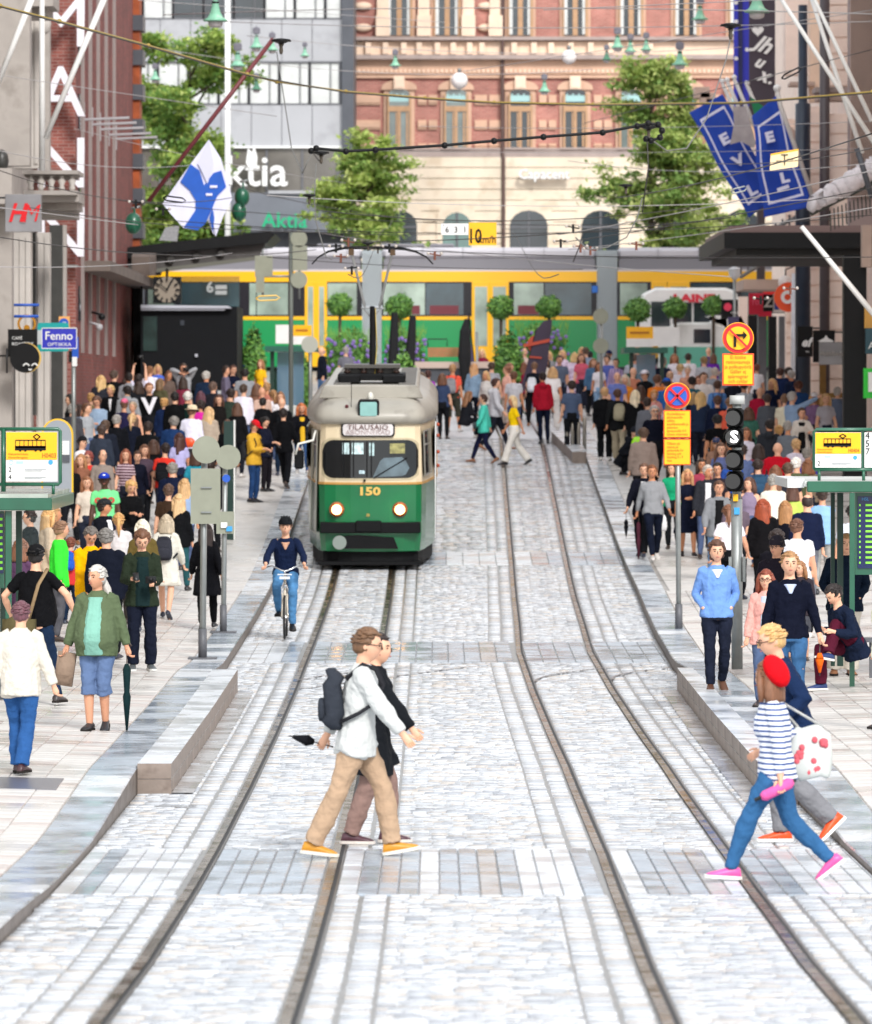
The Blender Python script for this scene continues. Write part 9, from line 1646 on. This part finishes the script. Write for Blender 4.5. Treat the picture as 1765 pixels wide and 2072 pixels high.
r, S = who('pulling a dark suitcase'); mb = MB(); c = V3(-.34, .05, .34); mb.box(c, (.2, .38, .58)); m2 = MB(); m2.tube([c + V3(0, -.08, .28), c + V3(0, -.08, .6), c + V3(0, .08, .6), c + V3(0, .08, .28)], .012, 5); carry(r, 'suitcase', 'dark upright suitcase beside the blond man in the black jacket', 'suitcase', [('case', mb, LEATHER, '1a1c22'), ('handle', m2, LEATHER, '8a8c90')], at=tuple(c))
for key, lab in (('holding a camera high', 'black camera held high above the left crowd'), ('photographing with both hands', 'black camera before the face of the man in the grey sweater')):
 r, S = who(key); mb = MB(); c = (S['wrL'] + S['wrR']) / 2 + V3(0, -.03, .1 if 'high' in key else .02); mb.box(c, (.14, .07, .1)); mb.box(c - V3(0, .06, 0), (.07, .07, .07)); carry(r, 'camera', lab, 'camera', [('body', mb, LEATHER, '141416')], at=tuple(c))
for key, lab in (('red cap and mustard', 'phone in the hands of the bearded man in the red cap'), ('navy coat and leggings', 'phone in the hands of the woman in the navy coat and leggings')): r, S = who(key); phone(r, S, 'R', lab)
# people on the square and in and around the shelter
for (x, y, Y, sex, hd, pose, top, tc, bot, bc, hair, hc, lab, *o) in (
 (652, 655, 171, 'm', -70, 'st', 'jk', '1e2434', 'je', '5a7ca8', '0', bl, 'bald man in a navy jacket and blue jeans standing high above the small tram stop'), (700, 697, 171, 'm', 175, 'st', 'te', '6e6e78', 'je', '33384a', 's', gy, 'grey haired man in a grey shirt seen from behind before the flower bed'),
 (1033, 643, 172, 'm', 0, 'st', 'te', '22263c', 'je', '33384a', 's', bn, 'man in a dark navy t-shirt and grey cap behind the round leafy shrub', ('cap', '8a8c90')), (976, 660, 172, 'f', -20, 'st', 'jk', '7c1c38', 'wi', 'ddd0d4', 'b', bl, 'woman in a burgundy coat and pale trousers beside the narrow banner'),
 (1163, 665, 170, 'f', 178, 'w1', 'sd', 'd8c0d8', 'ls', 'd8c0d8', 'b', bl, 'blonde woman in a long white and purple floral dress walking away'), (1138, 660, 171, 'f', 20, 'st', 'jk', '2a2c38', 'je', '2a2c3a', 'l', bl, 'blonde woman in a dark jacket left of the floral dress'), (1110, 668, 170.5, 'f', 0, 'st', 'sw', '8a8c90', 'je', '33384a', 'l', bl, 'light haired woman in a grey cardigan behind the feather banner'),
 (1194, 672, 170, 'f', 176, 'st', 'te', '9a1c80', 'je', '33384a', 's', db, 'person in a dark cap and magenta top right of the floral dress', ('cap', '2a2c34')), (1232, 672, 168, 'm', 10, 'st', 'sh', 'dcd0d0', 'je', '33384a', 's', db, 'man in a navy cap and white shirt left of the teal tram stop', ('cap', '22284a')), (1185, 652, 173, 'f', 0, 'st', 'te', 'dcd8dc', 'je', '8a9ab8', 'b', bl, 'blonde woman in white close to the grey tram joint'),
 (1105, 700, 165, 'f', 0, 'st', 'te', 'd8d0c8', 'wi', 'e0dcd8', 'l', db, 'dark haired woman in a cream top and trousers right of the feather banner'), (1290, 645, 172, 'm', 176, 'st', 'te', 'c09080', 'je', '33384a', '0', bl, 'bald man behind the sign of the teal tram stop'), (1062, 690, 170, 'm', 0, 'st', 'te', 'c8b0a8', 'je', '33384a', '0', bl, 'bald man half hidden behind the round leafy shrub'),
 (500, 690, 168, 'f', 10, 'st', 'jk', '3c6cb8', 'je', '2a3350', 'b', bl, 'woman in a cobalt jacket between the black kiosk and the shrub')):
 h = HT[sex]; X = sx(x, Y); z = CZ - (y - HY) / FPX * Y - h; g = gz(X, Y); r, S = person(X, Y, hd, h, sex, pose, top, tc, bot, bc, hair, hc, lab, grp='people on the square', hat=o[0] if o else None, m_top=mat('floral_cloth', 'dccbe0', rough=.8, dirt=('7a4a8a', 16, .5)) if 'floral' in lab else None, yaw=0)
# crouching figure, person on the shelter seat, white blazer at the edge, tram driver and passenger
Y = 69.5; z = gz(sx(1706, Y), Y); SITP = dict(id='seat', hip=.52, aL=(.2, -.52, .46), aR=(-.12, -.42, .08), hL=(.16, -.42, .72), hR=(-.1, -.4, .74), lean=26, pit=34, pL=-10)
r, S = person(sx(1735, Y), Y + .4, -60, 1.76, 'm', SITP, 'jk', '1e2a44', 'tr', '5a1a30', 's', '241a18', 'person in maroon trousers sitting cross legged in the right shelter reading', shoes='22386a', sole='e8e4dc', fine=True, grp=None)
bn_ = Th('shelter_bench', (sx(1745, Y), Y + .6, z), 'thin grey bench inside the right tram stop shelter', 'bench'); bn_.rect('seat', 1715, 1840, 1292, 1300, Y + .5, GREYD, .35); bn_.rect('leg', 1760, 1768, 1300, 1372, Y + .6, GREYD, .06)
Y = 62; r, S = person(sx(1792, Y), Y, -80, 1.7, 'f', 'st', 'jk', 'e0dcc8', 'je', '22242a', 'b', bl, 'person in an ivory blazer cut off by the right photo edge', fine=True, grp=None, z=gz(5, 62))
